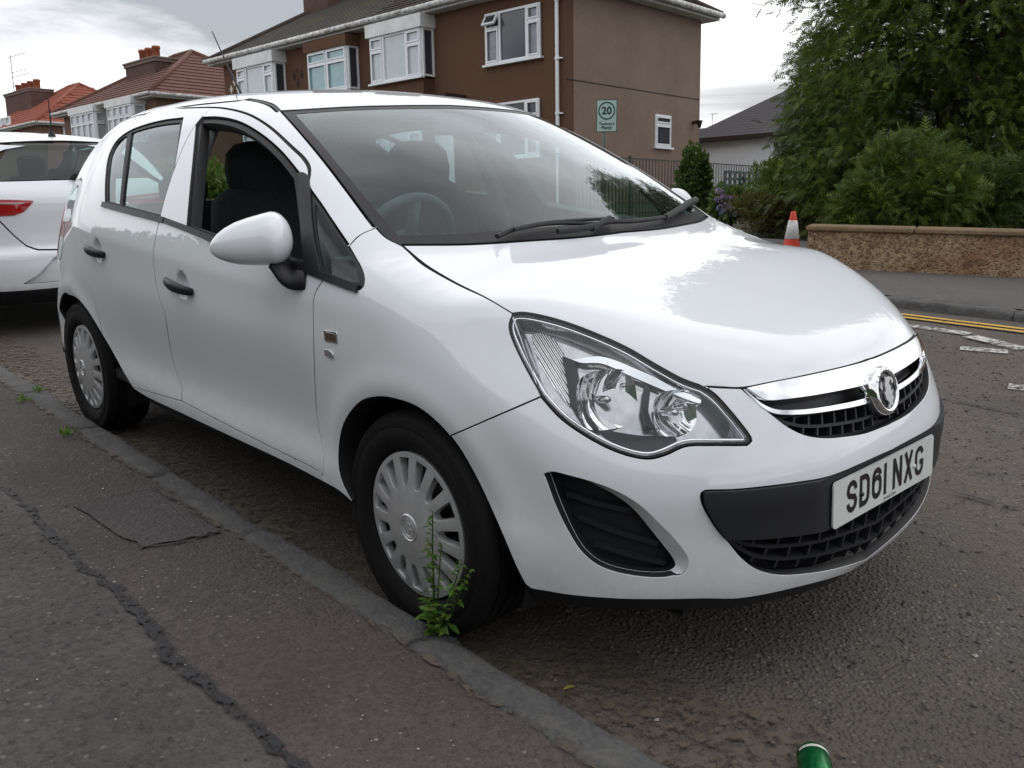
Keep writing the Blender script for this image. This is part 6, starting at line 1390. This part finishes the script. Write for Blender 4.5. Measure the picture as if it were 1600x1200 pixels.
def arc(cx, cy, rx, ry, a0, a1, n=8): return [(cx + rx * math.cos(math.radians(a0 + (a1 - a0) * k / n)), cy + ry * math.sin(math.radians(a0 + (a1 - a0) * k / n))) for k in range(n + 1)]
w_, h_ = .036, .065; r_ = .018; q_ = .007     # stroke-centre box of a 50 x 79 mm character
hw, hh = w_ / 2, h_ / 2
GL = {
 'S': [arc(0, hh - r_, hw, r_, 0, 180) + arc(-hw + r_, .009, r_, .009 * 1.0, 180, 270, 4)[0:0] + [(-hw, .012)] + [(-hw + .006, .003), (hw - .006, -.003), (hw, -.012)] + arc(0, -hh + r_, hw, r_, 0, -180)],
 'D': [[(-hw, -hh), (-hw, hh)], [(-hw - .0067, hh), (0, hh)] + arc(hw - r_, hh - r_, r_, r_, 90, 0, 5) + arc(hw - r_, -hh + r_, r_, r_, 0, -90, 5) + [(-hw - .0067, -hh)]],
 '6': [arc(0, hh - r_, hw, r_, 10, 180) + arc(0, -hh + r_, hw, r_, 180, 360) + arc(0, .004 - r_ * .2, hw, r_ * .75, 0, 180)],
 '1': [[(0, -hh - q_), (0, hh + q_)]],
 'N': [[(-hw, -hh - q_), (-hw, hh + q_)], [(-hw, hh + q_ * .6), (hw, -hh - q_ * .6)], [(hw, -hh - q_), (hw, hh + q_)]],
 'X': [[(-hw, -hh - q_), (hw, hh + q_)], [(-hw, hh + q_), (hw, -hh - q_)]],
 'G': [arc(0, hh - r_, hw, r_, 10, 180) + arc(0, -hh + r_, hw, r_, 180, 360) + [(hw, -.004), (.002, -.004)]]}
def put_flat(mb, V, Fc, x0, z0, lift, sx=1.0):
    P_ = np.array([pc + RP @ np.array([x0 + v[0] * sx, z0 + v[1], lift]) for v in V]); mb.add(P_, Fc)
xx = -.201
for ch in 'SD61 NXG':
    if ch == ' ': xx += .022; continue
    cw = .014 if ch == '1' else .050
    mb = MB()
    for k_, st in enumerate(GL[ch]): V, Fc = stroke2d(st, .0135); put_flat(mb, V, Fc, xx + cw / 2, .003, .0046 + .0002 * k_)
    mb.build('plate_character', INK, plate); xx += cw + .011
def text_mesh(txt, size, name, mat, parent, M, extrude=0.0, shear=0.0, align='CENTER', bold=0.0):
    cu = bpy.data.curves.new(name, 'FONT'); cu.body = txt; cu.size = size; cu.extrude = extrude; cu.shear = shear; cu.align_x = align; cu.align_y = 'CENTER'; cu.offset = bold; cu.resolution_u = 3
    to = bpy.data.objects.new(name + '_curve', cu); COL.objects.link(to); dg = bpy.context.evaluated_depsgraph_get(); me = bpy.data.meshes.new_from_object(to.evaluated_get(dg)); bpy.data.objects.remove(to); bpy.data.curves.remove(cu)
    me.name = name; me.transform(M); me.materials.clear(); me.materials.append(mat); return link(bpy.data.objects.new(name, me), parent)
Mp = Matrix([[*RP[0], 0], [*RP[1], 0], [*RP[2], 0], [0, 0, 0, 1]])
text_mesh('Arnold Clark', .0125, 'dealer_line', INK, plate, Matrix.Translation(Vector(pc + RP @ np.array([.015, -.047, .0046]))) @ Mp, shear=.2)
for sx in (-.13, .145):
    mb = MB(); cc = pc + RP @ np.array([sx, -.004, .004]); mb.lathe([(.0001, .006), (.005, .005), (.0062, 0)], 12, 'x', tuple(cc)); mb.build('plate_screw', PLATE if sx > 0 else INK, plate, smooth=True)
# ---------------------------------------------------------------- round emblem on the grille
bc = np.array([.832, 0, .655]); hitb = cast(np.array([[1.5, 0, .655]]), np.array([[-1., 0, 0]]), 0, 1.5, 200, 24)[0]; bn_ = np.array([.96, 0, .28]); bn_ /= np.linalg.norm(bn_); bu = np.array([-bn_[2], 0, bn_[0]]); bc = hitb + bn_ * .012
RB = np.stack([np.array([0, 1., 0]), bu, bn_], 1)
def emb(prof, name, mat, par, n=40):
    V = []; Fc = []; K = len(prof)
    for i in range(n):
        t = 2 * PI * i / n
        for (r, h2) in prof: V.append(bc + RB @ np.array([r * math.cos(t), r * math.sin(t), h2]))
    for i in range(n):
        for k in range(K - 1): Fc.append((i * K + k, i * K + k + 1, ((i + 1) % n) * K + k + 1, ((i + 1) % n) * K + k))
    return mesh_obj(name, V, Fc, mat, par, True)
badge = emb([(.062, -.03), (.060, -.002), (.056, .008), (.050, .011), (.045, .009), (.0445, .003)], 'emblem', CHROME, grille)
emb([(.045, .003), (.02, .006), (.0001, .007)], 'emblem_disc', INK, badge)
def emb_poly(pts, lift, name):
    n_ = len(pts); V = [bc + RB @ np.array([x, y, lift]) for x, y in pts] + [bc + RB @ np.array([x, y, lift - .004]) for x, y in pts]; Fc = [tuple(range(n_))] + [(i, i + n_, (i + 1) % n_ + n_, (i + 1) % n_) for i in range(n_)]
    o = mesh_obj(name, V, Fc, TRIMSILVER, badge); return o
S_ = .001
beast = [(-6, -42), (-14, -40), (-4, -30), (-16, -20), (-20, -4), (-12, 2), (-14, 14), (-6, 26), (-8, 36), (2, 30), (12, 33), (22, 25), (14, 22), (8, 14), (14, 8), (12, -4), (24, -2), (14, -12), (20, -22), (8, -28), (12, -38), (0, -34)]
emb_poly([(x * S_, y * S_) for x, y in beast], .0105, 'emblem_beast'); emb_poly([(-34 * S_, 12 * S_), (-30 * S_, 22 * S_), (-22 * S_, 24 * S_), (-24 * S_, 8 * S_), (-28 * S_, 4 * S_)], .0095, 'emblem_flag')
emb_poly([(24 * S_, 12 * S_), (34 * S_, 16 * S_), (30 * S_, 26 * S_), (22 * S_, 30 * S_)], .0095, 'emblem_wing')
for k_, ch in enumerate('VAUXHALL'):
    a = math.radians(148 - k_ * 16.5); pos = bc + RB @ np.array([.0525 * math.cos(a), .0525 * math.sin(a), .0112]); Mr = Matrix([[*(RB @ np.array([math.sin(a), -math.cos(a), 0]))], [*(RB @ np.array([math.cos(a), math.sin(a), 0]))], [*RB[:, 2]]]).transposed().to_4x4()
    text_mesh(ch, .0115, 'emblem_letter', INK, badge, Matrix.Translation(Vector(pos)) @ Mr)
# ---------------------------------------------------------------- wheels
wheel_tyre = MB(); R_ = .300; W0, W1 = -.630, -.812
prof = [(.196, W0 + .01), (.215, W0 - .004), (.26, W0 - .008), (.286, W0 + .001)]
tread = [(R_ - .006, W0 - .008), (R_ - .001, W0 - .022)]
for c in (-.67, -.705, -.74, -.775): tread += [(R_, c + .006), (R_ - .007, c + .004), (R_ - .007, c - .004), (R_, c - .006)]
tread += [(R_ - .002, W1 + .018), (R_ - .008, W1 + .006)]
prof += tread + [(.284, W1 - .003), (.268, W1 - .0065), (.258, W1 - .0045), (.254, W1 - .007), (.232, W1 - .006), (.222, W1 - .003), (.212, W1 + .001), (.204, W1 + .006), (.198, W1 + .016)]
def flat_tyre(V, cx):
    """slight flattening where it stands on the road"""
    V = np.array(V); d = .302 - R_; lowz = V[:, 2] < .02; V[lowz, 2] = np.maximum(V[lowz, 2], .0025); return V
def trim_surface(r):
    rr_ = r / .193; return np.where(rr_ < .56, .020 * (1 - (rr_ / .56) ** 2) * .6 + .012, .012 * (1 - np.maximum((rr_ - .56) / .44, 0) ** 1.5)) + .004
def wheel_trim():
    Rt = .193; outer = np.array([(Rt * math.cos(t), Rt * math.sin(t)) for t in np.linspace(0, 2 * PI, 120, endpoint=False)]); holes = []
    for k in range(15):
        a = 2 * PI * k / 15 + .1; pts = []
        for (r0, w0, cw) in ((.180, .0215, 1), (.150, .0175, 1), (.118, .0125, 1), (.106, .007, 1)): pts.append((r0, w0))
        poly = [(r0, -w0) for r0, w0 in pts] + [(r0, w0) for r0, w0 in reversed(pts)]
        dense = smooth_line(np.array(poly), .006) if False else np.array(poly); ca, sa_ = math.cos(a), math.sin(a)
        holes.append(np.array([(u * ca - v * sa_, u * sa_ + v * ca) for u, v in dense]))
    return outer, holes
to_, th_ = wheel_trim(); uvt, Tt = fill(to_, th_, .010)
rt = np.linalg.norm(uvt, axis=1); ht = trim_surface(rt)
# spokes crowned between the slots
ang = np.arctan2(uvt[:, 1], uvt[:, 0]) - .1; ph = np.cos(15 * ang); ht = ht - .0035 * np.clip((rt - .10) / .05, 0, 1) * np.clip((.186 - rt) / .01, 0, 1) * (.5 + .5 * ph)
def wheel(cx, name_label=None):
    w = car_empty('wheel'); wL = car_empty('wheel')
    mbt = MB(); mbt.lathe(prof, 72, 'y', (cx, 0, .300)); mbt.V[0] = flat_tyre(mbt.V[0], cx); o = mbt.build('tyre', TYRE, w, angle=35); both_obj(o, wL)
    mbt = MB(); mbt.lathe([(.200, W1 + .02), (.192, W1 + .030), (.186, W1 + .055), (.10, W1 + .06), (.0001, W1 + .06)], 40, 'y', (cx, 0, .300)); o = mbt.build('steel_rim', STEEL, w, smooth=True); both_obj(o, wL)
    y0 = -.800
    P_ = np.stack([cx + uvt[:, 0], y0 - ht, .300 + uvt[:, 1]], 1)
    fn = np.zeros_like(P_); f3 = np.cross(P_[Tt[:, 1]] - P_[Tt[:, 0]], P_[Tt[:, 2]] - P_[Tt[:, 0]]); f3[f3[:, 1] > 0] *= -1
    for k in range(3): np.add.at(fn, Tt[:, k], f3)
    fn /= np.linalg.norm(fn, axis=1, keepdims=True)
    V, Fc, NN = raw_panel(P_, fn, Tt, .022, (0, 1, 0)); panel_mesh('wheel_trim', V, Fc, NN, TRIMSILVER, w); panel_mesh('wheel_trim', V, Fc, NN, TRIMSILVER, wL, True)
    mbt = MB(); yb = y0 - .0285; mbt.lathe([(.040, .010), (.038, .002), (.034, -.001), (.031, .0015)], 32, 'y', (cx, yb, .300)); mbt.lathe([(.031, .002), (.0001, .001)], 32, 'y', (cx, yb, .300), 1)
    for rr_ in (.0255, .0215): mbt.tube([(cx + rr_ * math.cos(t), yb + .001, .300 + rr_ * math.sin(t)) for t in np.linspace(0, 2 * PI, 28, endpoint=False)], .0013, 5, closed=True)
    gz = [(-.010, .012), (-.002, .016), (.008, .010), (.004, .004), (.010, -.002), (.004, -.014), (-.008, -.012), (-.003, -.004), (-.012, .002)]
    mbt.add([(cx + a_, yb - .0012, .300 + c_) for a_, c_ in gz] + [(cx + a_, yb + .002, .300 + c_) for a_, c_ in gz], [tuple(range(9))] + [(i, i + 9, (i + 1) % 9 + 9, (i + 1) % 9) for i in range(9)])
    o = mbt.build('centre_cap', [TRIMSILVER, STEEL], w, angle=40); both_obj(o, wL)
wheel(0.0); wheel(-2.511)
# wheel housings
def housing(cx):
    mb = MB(); n = 28; Rr = .372; V = []; Fc = []
    for i in range(n + 1):
        t = -.35 + (PI + .7) * i / n
        for y in (-.765, -.50): V.append((cx + Rr * math.cos(t), y, .30 + Rr * .98 * math.sin(t)))
    for i in range(n): Fc.append((2 * i, 2 * i + 1, 2 * i + 3, 2 * i + 2))
    mb.add(V, Fc); mb.add([(cx + Rr * math.cos(-.35 + (PI + .7) * i / n), -.50, .30 + Rr * .98 * math.sin(-.35 + (PI + .7) * i / n)) for i in range(n + 1)], [tuple(range(n + 1))])
    o = mb.build('wheel_housing', UNDER, car); both_obj(o)
housing(0.0); housing(-2.511)
def arch_lip(curve):
    P_ = off_curve(resamp(curve, .012), -.004); Q = P_.copy(); Q[:, 1] += .075; return ruled('arch_lining', P_, Q, UNDER, car, both=True)
arch_lip(seg['arch_f']); arch_lip(np.concatenate([rd_arch, arch_r_front, ab[:k5]]))
mb = MB(); mb.box((-2.95, -.50, .17), (.62, .50, .30)); mb.box((-2.10, -.70, .20), (-.42, .70, .34)); mb.box((.42, -.55, .26), (.66, .55, .42)); mb.box((-3.0, -.6, .22), (-2.88, .6, .40)); mb.build('underbody', UNDER, car)
mb = MB(); mb.box((-.45, -.70, .32), (-.40, .70, .93)); mb.box((-.40, -.48, .32), (.60, .48, .60)); mb.build('engine_bay', UNDER, car)

# ---------------------------------------------------------------- cabin
cab = car_empty('cabin')
def inner(name, outer, holes, dom, mat, off, parent=cab, both=True, h=.05):
    return panel(name, outer, holes, dom, mat, parent, h=h, off=off, depth=0, gap=.004, ds=.02, both=both)
inner('door_card', [st_front, divider, s_line(divider[-1], seg['fd'][0], 4), seg['fd'], fd_bot, b_seam], [win_f], 'S', INT_DARK, -.045)
inner('door_card', [b_seam[::-1], rd_bot, rd_arch, rd_rear, st_rear], [win_r], 'S', INT_DARK, -.045)
inner('pillar_trim', [wsl_up[::-1], ditch_s, rail_rear, lamp_front, rb_top, ab[:k5 + 1][::-1], arch_r_front[::-1], rd_rear, seg['seam_top'], dlo_ap, seg['ap']], [], 'S', INT_GREY, -.035)
inner('headliner', msegs([ws_top[::-1], ditch, roof_rear]), [], 'T', LINER, -.035, both=False)
mb = MB(); mb.box((-2.95, -.78, .30), (-.42, .78, .34)); mb.build('cabin_floor', INT_DARK, cab)
# B pillar post behind the front door
for sy in (-1, 1):
    mb = MB(); mb.tube([(-1.36, sy * .765, .45), (-1.37, sy * .745, .95), (-1.42, sy * .645, 1.22), (-1.46, sy * .545, 1.38)], [.05, .045, .036, .034], 8, flat=.5, upv=(0, 1, .3)); mb.build('centre_pillar_trim', INT_GREY, cab, smooth=True)
# dashboard
secs = []
for y in np.linspace(-.70, .70, 25):
    a = abs(y); xf = .05 - .30 * a * a; zt = .945 - .03 * a
    cow = .03 * math.exp(-((y + .36) / .17) ** 2)
    prof_ = [(xf + .02, .60), (xf + .03, zt - .06), (xf - .02, zt - .005), (xf - .20, zt + .012 + cow * .3), (xf - .40, zt + .015 + cow), (xf - .50, zt - .005 + cow), (xf - .535, zt - .06), (xf - .53, zt - .16), (xf - .46, .62), (xf - .40, .50)]
    secs.append(np.array([(x, y, z) for x, z in prof_]))
K = len(secs[0]); V = np.concatenate(secs); Fc = []
for i in range(len(secs) - 1):
    for k in range(K - 1): Fc.append((i * K + k, (i + 1) * K + k, (i + 1) * K + k + 1, i * K + k + 1))
mesh_obj('dashboard', V, Fc, DASH, cab, True)
# steering wheel (driver sits on the kerb side)
sc = np.array([-.62, -.36, .925]); sa_ax = np.array([-.90, 0, .42]); sa_ax /= np.linalg.norm(sa_ax); s1 = np.array([0, 1., 0]); s2 = np.cross(sa_ax, s1)
rim = [sc + .185 * (math.cos(t) * s1 + math.sin(t) * s2) for t in np.linspace(0, 2 * PI, 40, endpoint=False)]
mb = MB(); mb.tube(rim, .016, 8, closed=True)
for t in (-.2, PI + .2, PI * 1.5, PI / 2 if False else PI * 1.5 + .01): mb.tube([sc - sa_ax * .02, sc + .18 * (math.cos(t) * s1 + math.sin(t) * s2)], [.024, .016], 8)
mb.tube([sc - sa_ax * .025, sc + sa_ax * .03], [.075, .06], 16); mb.tube([sc, sc - sa_ax * .30], [.04, .05], 10); mb.build('steering_wheel', INT_GREY if False else DASH, cab, smooth=True)
# seats
def seat(y, x=-1.02, w=.25, name='front_seat'):
    mb = MB()
    def slab(pts, hw, r, th):
        sec = []
        for (x_, z_, wd, tk) in pts:
            ring = []
            for k in range(20):
                t = 2 * PI * k / 20; c, s_ = math.cos(t), math.sin(t); ring.append((c, s_))
            sec.append((x_, z_, wd, tk, ring))
        return sec
    # cushion
    L_ = []
    for (x_, z_, wd, tk) in ((x + .52, .46, .2, .03), (x + .50, .47, .235, .06), (x + .3, .48, .25, .075), (x + .05, .47, .25, .08), (x - .02, .47, .22, .07)):
        L_.append(np.array([(x_, y + wd * math.copysign(abs(math.cos(t)) ** .5, math.cos(t)), z_ + tk * math.copysign(abs(math.sin(t)) ** .6, math.sin(t))) for t in np.linspace(0, 2 * PI, 20, endpoint=False)]))
    K = 20
    def add(L_):
        V = np.concatenate(L_); Fc = [tuple(range(K))[::-1], tuple((len(L_) - 1) * K + k for k in range(K))]
        for i in range(len(L_) - 1):
            for k in range(K): Fc.append((i * K + k, i * K + (k + 1) % K, (i + 1) * K + (k + 1) % K, (i + 1) * K + k))
        mb.add(V, Fc)
    add(L_); L_ = []
    for (dx_, z_, wd, tk) in ((.02, .50, .22, .07), (-.01, .60, .25, .085), (-.06, .78, .255, .085), (-.11, .95, .25, .08), (-.14, 1.06, .225, .07), (-.155, 1.105, .16, .05)):
        L_.append(np.array([(x + dx_ + tk * math.copysign(abs(math.sin(t)) ** .7, math.sin(t)), y + wd * math.copysign(abs(math.cos(t)) ** .5, math.cos(t)), z_) for t in np.linspace(0, 2 * PI, 20, endpoint=False)]))
    add(L_); L_ = []
    for (dx_, z_, wd, tk) in ((-.15, 1.06, .11, .04), (-.155, 1.09, .145, .058), (-.16, 1.17, .155, .065), (-.165, 1.235, .142, .06), (-.17, 1.268, .105, .045), (-.172, 1.28, .05, .02)):
        L_.append(np.array([(x + dx_ + tk * math.copysign(abs(math.sin(t)) ** .8, math.sin(t)), y + wd * math.copysign(abs(math.cos(t)) ** .7, math.cos(t)), z_) for t in np.linspace(0, 2 * PI, 20, endpoint=False)]))
    add(L_)
    for s_ in (-.045, .045): mb.tube([(x - .145, y + s_, 1.05), (x - .15, y + s_, 1.14)], .007, 6)
    return mb.build(name, SEATF, cab, smooth=True)
seat(-.37, -1.34); seat(.37, -1.34)
mb = MB(); mb.bbox((-2.12, -.62, .36), (-1.72, .62, .55), .05); RB2 = np.array([[math.cos(.3), 0, math.sin(.3)], [0, 1, 0], [-math.sin(.3), 0, math.cos(.3)]])
mb.bbox((-.08, -.62, 0), (.08, .62, .55), .06, R=RB2.T, T=(-2.15, 0, .50))
for y in (-.35, .35): mb.bbox((-2.36, y - .11, 1.02), (-2.28, y + .11, 1.14), .03)
mb.build('rear_bench', SEATF, cab)
mb = MB(); mb.box((-2.95, -.60, .98), (-2.40, .60, 1.0)); mb.build('parcel_shelf', INT_DARK, cab)
mb = MB(); mb.bbox((-.80, -.10, 1.285), (-.77, .13, 1.345), .012); mb.tube([(-.78, .015, 1.33), (-.84, .015, 1.375)], .012, 6); mb.build('rear_view_mirror', INT_DARK, cab)
# seat belt on the near pillar
mb = MB(); mb.tube([(-1.40, -.66, 1.18), (-1.33, -.71, .95), (-1.25, -.735, .60)], .024, 6, flat=.08, upv=(0, 1, 0)); mb.build('seat_belt', INT_DARK, cab)
panel('tailgate_trim', [b_poly([(-.98, .36), (-.95, .80), (-.70, 1.00), (.70, 1.00), (.95, .80), (.98, .36)])], [], 'B', INT_DARK, cab, h=.06, off=-.06, depth=0, gap=0, ds=.03)
# ---------------------------------------------------------------- wipers and scuttle
cowl = resamp(bon_r, .02); mb = MB()
scP = np.concatenate([cowl, (cowl * MIR)[::-1][1:]])
bar_on(mb, scP + np.array([-.004, 0, -.006]), .030, .01); mb.build('scuttle_panel', BLACK, car)
def ws_pts(pix, off): return off_curve(px_cast(pix), off)
wip = car_empty('wiper'); 
mb = MB(); P_ = ws_pts([(775, 377), (800, 366), (850, 356), (905, 351), (955, 348)], .016); mb.tube(P_, np.linspace(.009, .006, len(P_)), 6, flat=.8); mb.build('blade', RUBBER_GAPSHADE, wip)
mb = MB(); P_ = ws_pts([(868, 372), (905, 367), (925, 363), (948, 351)], .022); mb.tube(P_, np.linspace(.008, .010, len(P_)), 8); P_ = ws_pts([(800, 371), (850, 362), (925, 361)], .026); mb.tube(P_, .006, 6); mb.build('arm', RUBBER_GAPSHADE, wip)
wip2 = car_empty('wiper')
mb = MB(); P_ = ws_pts([(922, 366), (940, 356), (985, 353.5), (1042, 346)], .018); mb.tube(P_, np.linspace(.011, .008, len(P_)), 6, flat=.8); mb.build('blade', RUBBER_GAPSHADE, wip2)
mb = MB(); P_ = ws_pts([(1035, 347.5), (1056, 335), (1072, 324), (1082, 319)], .018); mb.tube(P_, np.linspace(.010, .013, len(P_)), 8); mb.build('arm', RUBBER_GAPSHADE, wip2)

# ================================================================== the second parked car, seen from behind (own body surface)
f_main = f
S2w = Tab([-3.4, -3.0, -2.5, -1.2, -.3, 0, .3, .6, .85], [.70, .78, .83, .846, .846, .842, .825, .79, .75], .10)
R2w = Tab([-3.4, -2.4, -1.6, -.6, .0, .4, .8], [.55, .58, .60, .59, .555, .52, .48], .12)
T2 = Tab([-3.4, -3.25, -3.0, -2.6, -2.3, -1.9, -1.5, -.9, -.3, .1, .30, .36, .45, .60, .68, .9], [.62, .70, .80, .88, .95, 1.20, 1.40, 1.445, 1.425, 1.395, 1.370, 1.345, 1.29, 1.14, 1.06, .80], .03)
X2 = Tab([.1, .24, .32, .42, .54, .59, .62, .68, .78, .90, .98, 1.03, 1.06, 1.09, 1.34, 1.45], [.60, .70, .775, .80, .80, .79, .757, .745, .745, .750, .742, .715, .680, .645, .40, .32], .012)
def f2(p):
    x, y, z = p[..., 0], p[..., 1], p[..., 2]; a = np.abs(y); w = S2w(x); t = np.clip((z - .80) / .6, -1, 1.5); t = .5 * (t + np.sqrt(t * t + .012)); h = .34 * t + .36 * t * t + .3 * t ** 3
    fs = (a - (w - (w - R2w(x)) * h - .10 * np.clip(.45 - z, 0, 1))) / 1.1; tx = (T2(x + .002) - T2(x - .002)) / .004; ft = (z - (T2(x) - .12 * y * y - .08 * y ** 4)) / np.sqrt(1 + np.minimum(tx * tx, 9))
    ff = (x - (X2(z) - .40 * a ** 2.9)) / np.sqrt(1 + (1.16 * a ** 1.9) ** 2); v = smax(fs, ft, .10); v = smax(v, ff, .07); v = smax(v, -3.25 + .35 * a ** 3 - x, .1); return smax(v, .20 - z, .04)
f = f2
car2 = thing('parked_car', 'white hatchback seen from behind, with red tail lamp and rear wiper, parked nearest the kerb', 'car', (0, 0, 0))
car2['label'] = 'white hatchback seen from behind, its red tail lamp and rear wiper facing the other car'
def poly_f(pts, n=12):
    q = []
    for a_, b2 in zip(pts, pts[1:] + pts[:1]): q += [(a_[0] + (b2[0] - a_[0]) * t, a_[1] + (b2[1] - a_[1]) * t) for t in np.linspace(0, 1, n, endpoint=False)]
    return Dom('F').cast(np.array(q))
def symp(h): return h + [(-u, z) for u, z in reversed(h)]
hatch_out = symp([(-.57, 1.082), (-.62, 1.03), (-.60, .96), (-.50, .85), (-.42, .72), (-.36, .645), (-.30, .615), (-.15, .605)])
glass2 = symp([(-.47, 1.325), (-.545, 1.02), (-.54, 1.005)])
panel('tailgate', [poly_f(hatch_out)], [], 'F', PAINT, car2, h=.03, ds=.02)
panel('rear_window', [poly_f(symp([(-.44, 1.340), (-.56, 1.088)]))], [], 'F', GLASS, car2, h=.03, off=-.003, depth=0, gap=0)
lampv = [(-.280, .950), (-.285, .938), (-.345, .872), (-.40, .852), (-.62, .846), (-.92, .862), (-.95, .92), (-.92, .985), (-.60, .972), (-.42, .962)]
lamps = panel('tail_lamp', [poly_f(lampv, 10)], [], 'F', REDLENS, car2, h=.02, off=.006, both=True)
b = NB('clear_lamp_band'); b.set(base=(.45, .26, .26), rough=.1, coat=1.0); panel('lamp_band', [poly_f([(-.33, .940), (-.34, .925), (-.55, .930), (-.80, .935), (-.80, .950), (-.5, .948)], 8)], [], 'F', b.m, lamps[0], h=.02, off=.009, both=True)
panel('rear_bumper', [poly_f(symp([(-.15, .600), (-.30, .610), (-.36, .640), (-.42, .715), (-.50, .842), (-.95, .858), (-1.02, .37), (-.50, .335)]))], [poly_f(symp([(-.15, .565), (-.21, .555), (-.31, .44), (-.40, .385)]))], 'F', PAINT, car2, h=.03, ds=.02)
def dish(P, N, uv): return P - N * .045, N
panel('plate_recess', [poly_f(symp([(-.14, .575), (-.215, .562), (-.32, .437), (-.42, .375)]))], [], 'F', PAINT, car2, h=.03, off=-.03, depth=0)
mb = MB(); mb.bbox((.752, -.22, .44), (.758, .22, .54), .002); mb.build('number_plate', simple('yellow_plate', (.62, .45, .05), .35, var=.05), car2)
panel('rear_valance', [poly_f(symp([(-.50, .330), (-1.0, .362), (-.95, .24), (-.5, .24)]))], [], 'F', BLACK, car2, h=.04, ds=.02)
tp = lambda pts: Dom('T').cast(np.array(pts))
rl = smooth_line(np.array([(.31, -.44), (0, -.50), (-.6, -.54), (-1.2, -.54), (-1.45, -.50)]), .05)
roof2 = [(.325, 0), (.325, -.25)] + [tuple(q) for q in rl] + [(-1.50, -.2), (-1.51, 0)]; roof2 = roof2 + [(x, -y) for x, y in reversed(roof2[1:-1])]
def dense(pts, n=5):
    out = []
    for a_, b2 in zip(pts, pts[1:] + pts[:1]): out += [(a_[0] + (b2[0] - a_[0]) * t, a_[1] + (b2[1] - a_[1]) * t) for t in np.linspace(0, 1, n, endpoint=False)]
    return np.array(out)
panel('roof', [Dom('T').cast(dense(roof2))], [], 'T', PAINT, car2, h=.05, ds=.03)
side_o = [(.385, 1.325), (.30, 1.345), (.05, 1.36), (-.6, 1.39), (-1.2, 1.39), (-1.6, 1.30), (-2.2, .99), (-2.5, .92), (-3.0, .80), (-3.1, .6), (-3.05, .35), (-2.85, .32), (-2.80, .48), (-2.66, .62), (-2.469, .66), (-2.28, .62), (-2.14, .48), (-2.10, .30), (-.37, .30), (-.33, .48), (-.19, .62), (0, .66), (.19, .62), (.33, .48), (.37, .34), (.50, .33), (.53, .70), (.57, .86), (.585, 1.0), (.545, 1.09), (.46, 1.21)]
win2 = [(.02, 1.02), (-.02, 1.22), (-.3, 1.30), (-.9, 1.33), (-1.25, 1.31), (-1.6, 1.18), (-1.95, 1.0), (-1.2, .965), (-.5, .985)]
panel('body_side', [Dom('S').cast(dense(side_o))], [Dom('S').cast(dense(win2))], 'S', PAINT, car2, h=.04, ds=.02, both=True)
panel('side_window', [Dom('S').cast(dense(win2))], [], 'S', GLASS, car2, h=.05, off=-.004, depth=0, gap=0, both=True)
ws2 = [(-1.53, 0), (-1.50, -.35), (-1.47, -.47), (-2.15, -.62), (-2.28, -.3), (-2.30, 0)]; ws2 = ws2 + [(x, -y) for x, y in reversed(ws2[1:-1])]; panel('windscreen', [Dom('T').cast(dense(ws2))], [], 'T', GLASS, car2, h=.05, off=-.003, depth=0, gap=0)
bn2 = [(-2.31, 0), (-2.29, -.3), (-2.18, -.66), (-2.9, -.62), (-3.15, -.4), (-3.2, 0)]; bn2 = bn2 + [(x, -y) for x, y in reversed(bn2[1:-1])]; panel('bonnet', [Dom('T').cast(dense(bn2))], [], 'T', PAINT, car2, h=.05)
mb = MB(); mb.box((-2.9, -.62, .22), (.60, .62, .42)); mb.box((-2.1, -.72, .25), (-.4, .72, .40)); mb.box((.30, -.6, .40), (.60, .6, .98)); mb.build('underbody', UNDER, car2)
mb = MB(); mb.bbox((-.75, -.58, .45), (-.60, .58, 1.02), .05); sb = mb.build('rear_bench', SEATF, car2)
for y in (-.35, .35): mb = MB(); mb.bbox((-.78, y - .12, 1.0), (-.68, y + .12, 1.15), .03); mb.build('headrest', SEATF, sb)
for y in (-.36, .36): mb = MB(); mb.bbox((-1.75, y - .24, .45), (-1.6, y + .24, 1.08), .05); sf = mb.build('front_seat', SEATF, car2); mb = MB(); mb.bbox((-1.74, y - .12, 1.07), (-1.64, y + .12, 1.26), .03); mb.build('headrest', SEATF, sf)
mb = MB(); mb.box((-.6, -.62, 1.0), (.42, .62, 1.02)); mb.build('parcel_shelf', INT_DARK, car2)
def dc(u, z, off): q = Dom('F').cast(np.array([(u, z)])); return (q + grad(q) * off)[0]
mb = MB(); mb.tube([dc(.03, 1.09, .03), dc(.05, 1.10, .035), dc(.20, 1.125, .03), dc(.36, 1.13, .02)], [.020, .018, .012, .008], 6); mb.tube([dc(.0, 1.08, .01), dc(.03, 1.09, .035)], .028, 8); mb.build('rear_wiper', BLACK, car2)
mb = MB(); mb.bbox((.645, .0, 1.09), (.69, .12, 1.13), .01); mb.build('wiper_motor_cover', BLACK, car2)
a0_ = np.array([.16, .04, 1.392]); mb = MB(); mb.tube([a0_, a0_ + [.01, 0, .03], a0_ + [.03, 0, .27]], [.012, .006, .0035], 7); mb.lathe([(.032, -.012), (.022, .02), (.008, .045)], 12, 'z', tuple(a0_)); mb.build('aerial', BLACK, car2)
for cx in (0.0, -2.469):
    for sy in (-1, 1):
        mb = MB(); mb.lathe([(.17, -.07 * sy), (.20, -.085 * sy), (.27, -.09 * sy), (.295, -.075 * sy), (.305, -.05 * sy), (.305, .06 * sy), (.29, .09 * sy), (.2, .08 * sy)], 40, 'y', (cx, -sy * -.74 * 1.0 if False else sy * .735, .30)); w_o = mb.build('wheel', TYRE, car2, smooth=True); mb = MB(); mb.lathe([(.195, .075 * sy), (.17, .085 * sy), (.06, .075 * sy), (.0001, .08 * sy)], 30, 'y', (cx, sy * .735, .30)); mb.build('wheel_trim', TRIMSILVER, w_o, smooth=True)
f = f_main
car2.location = (-5.90, .07, 0)
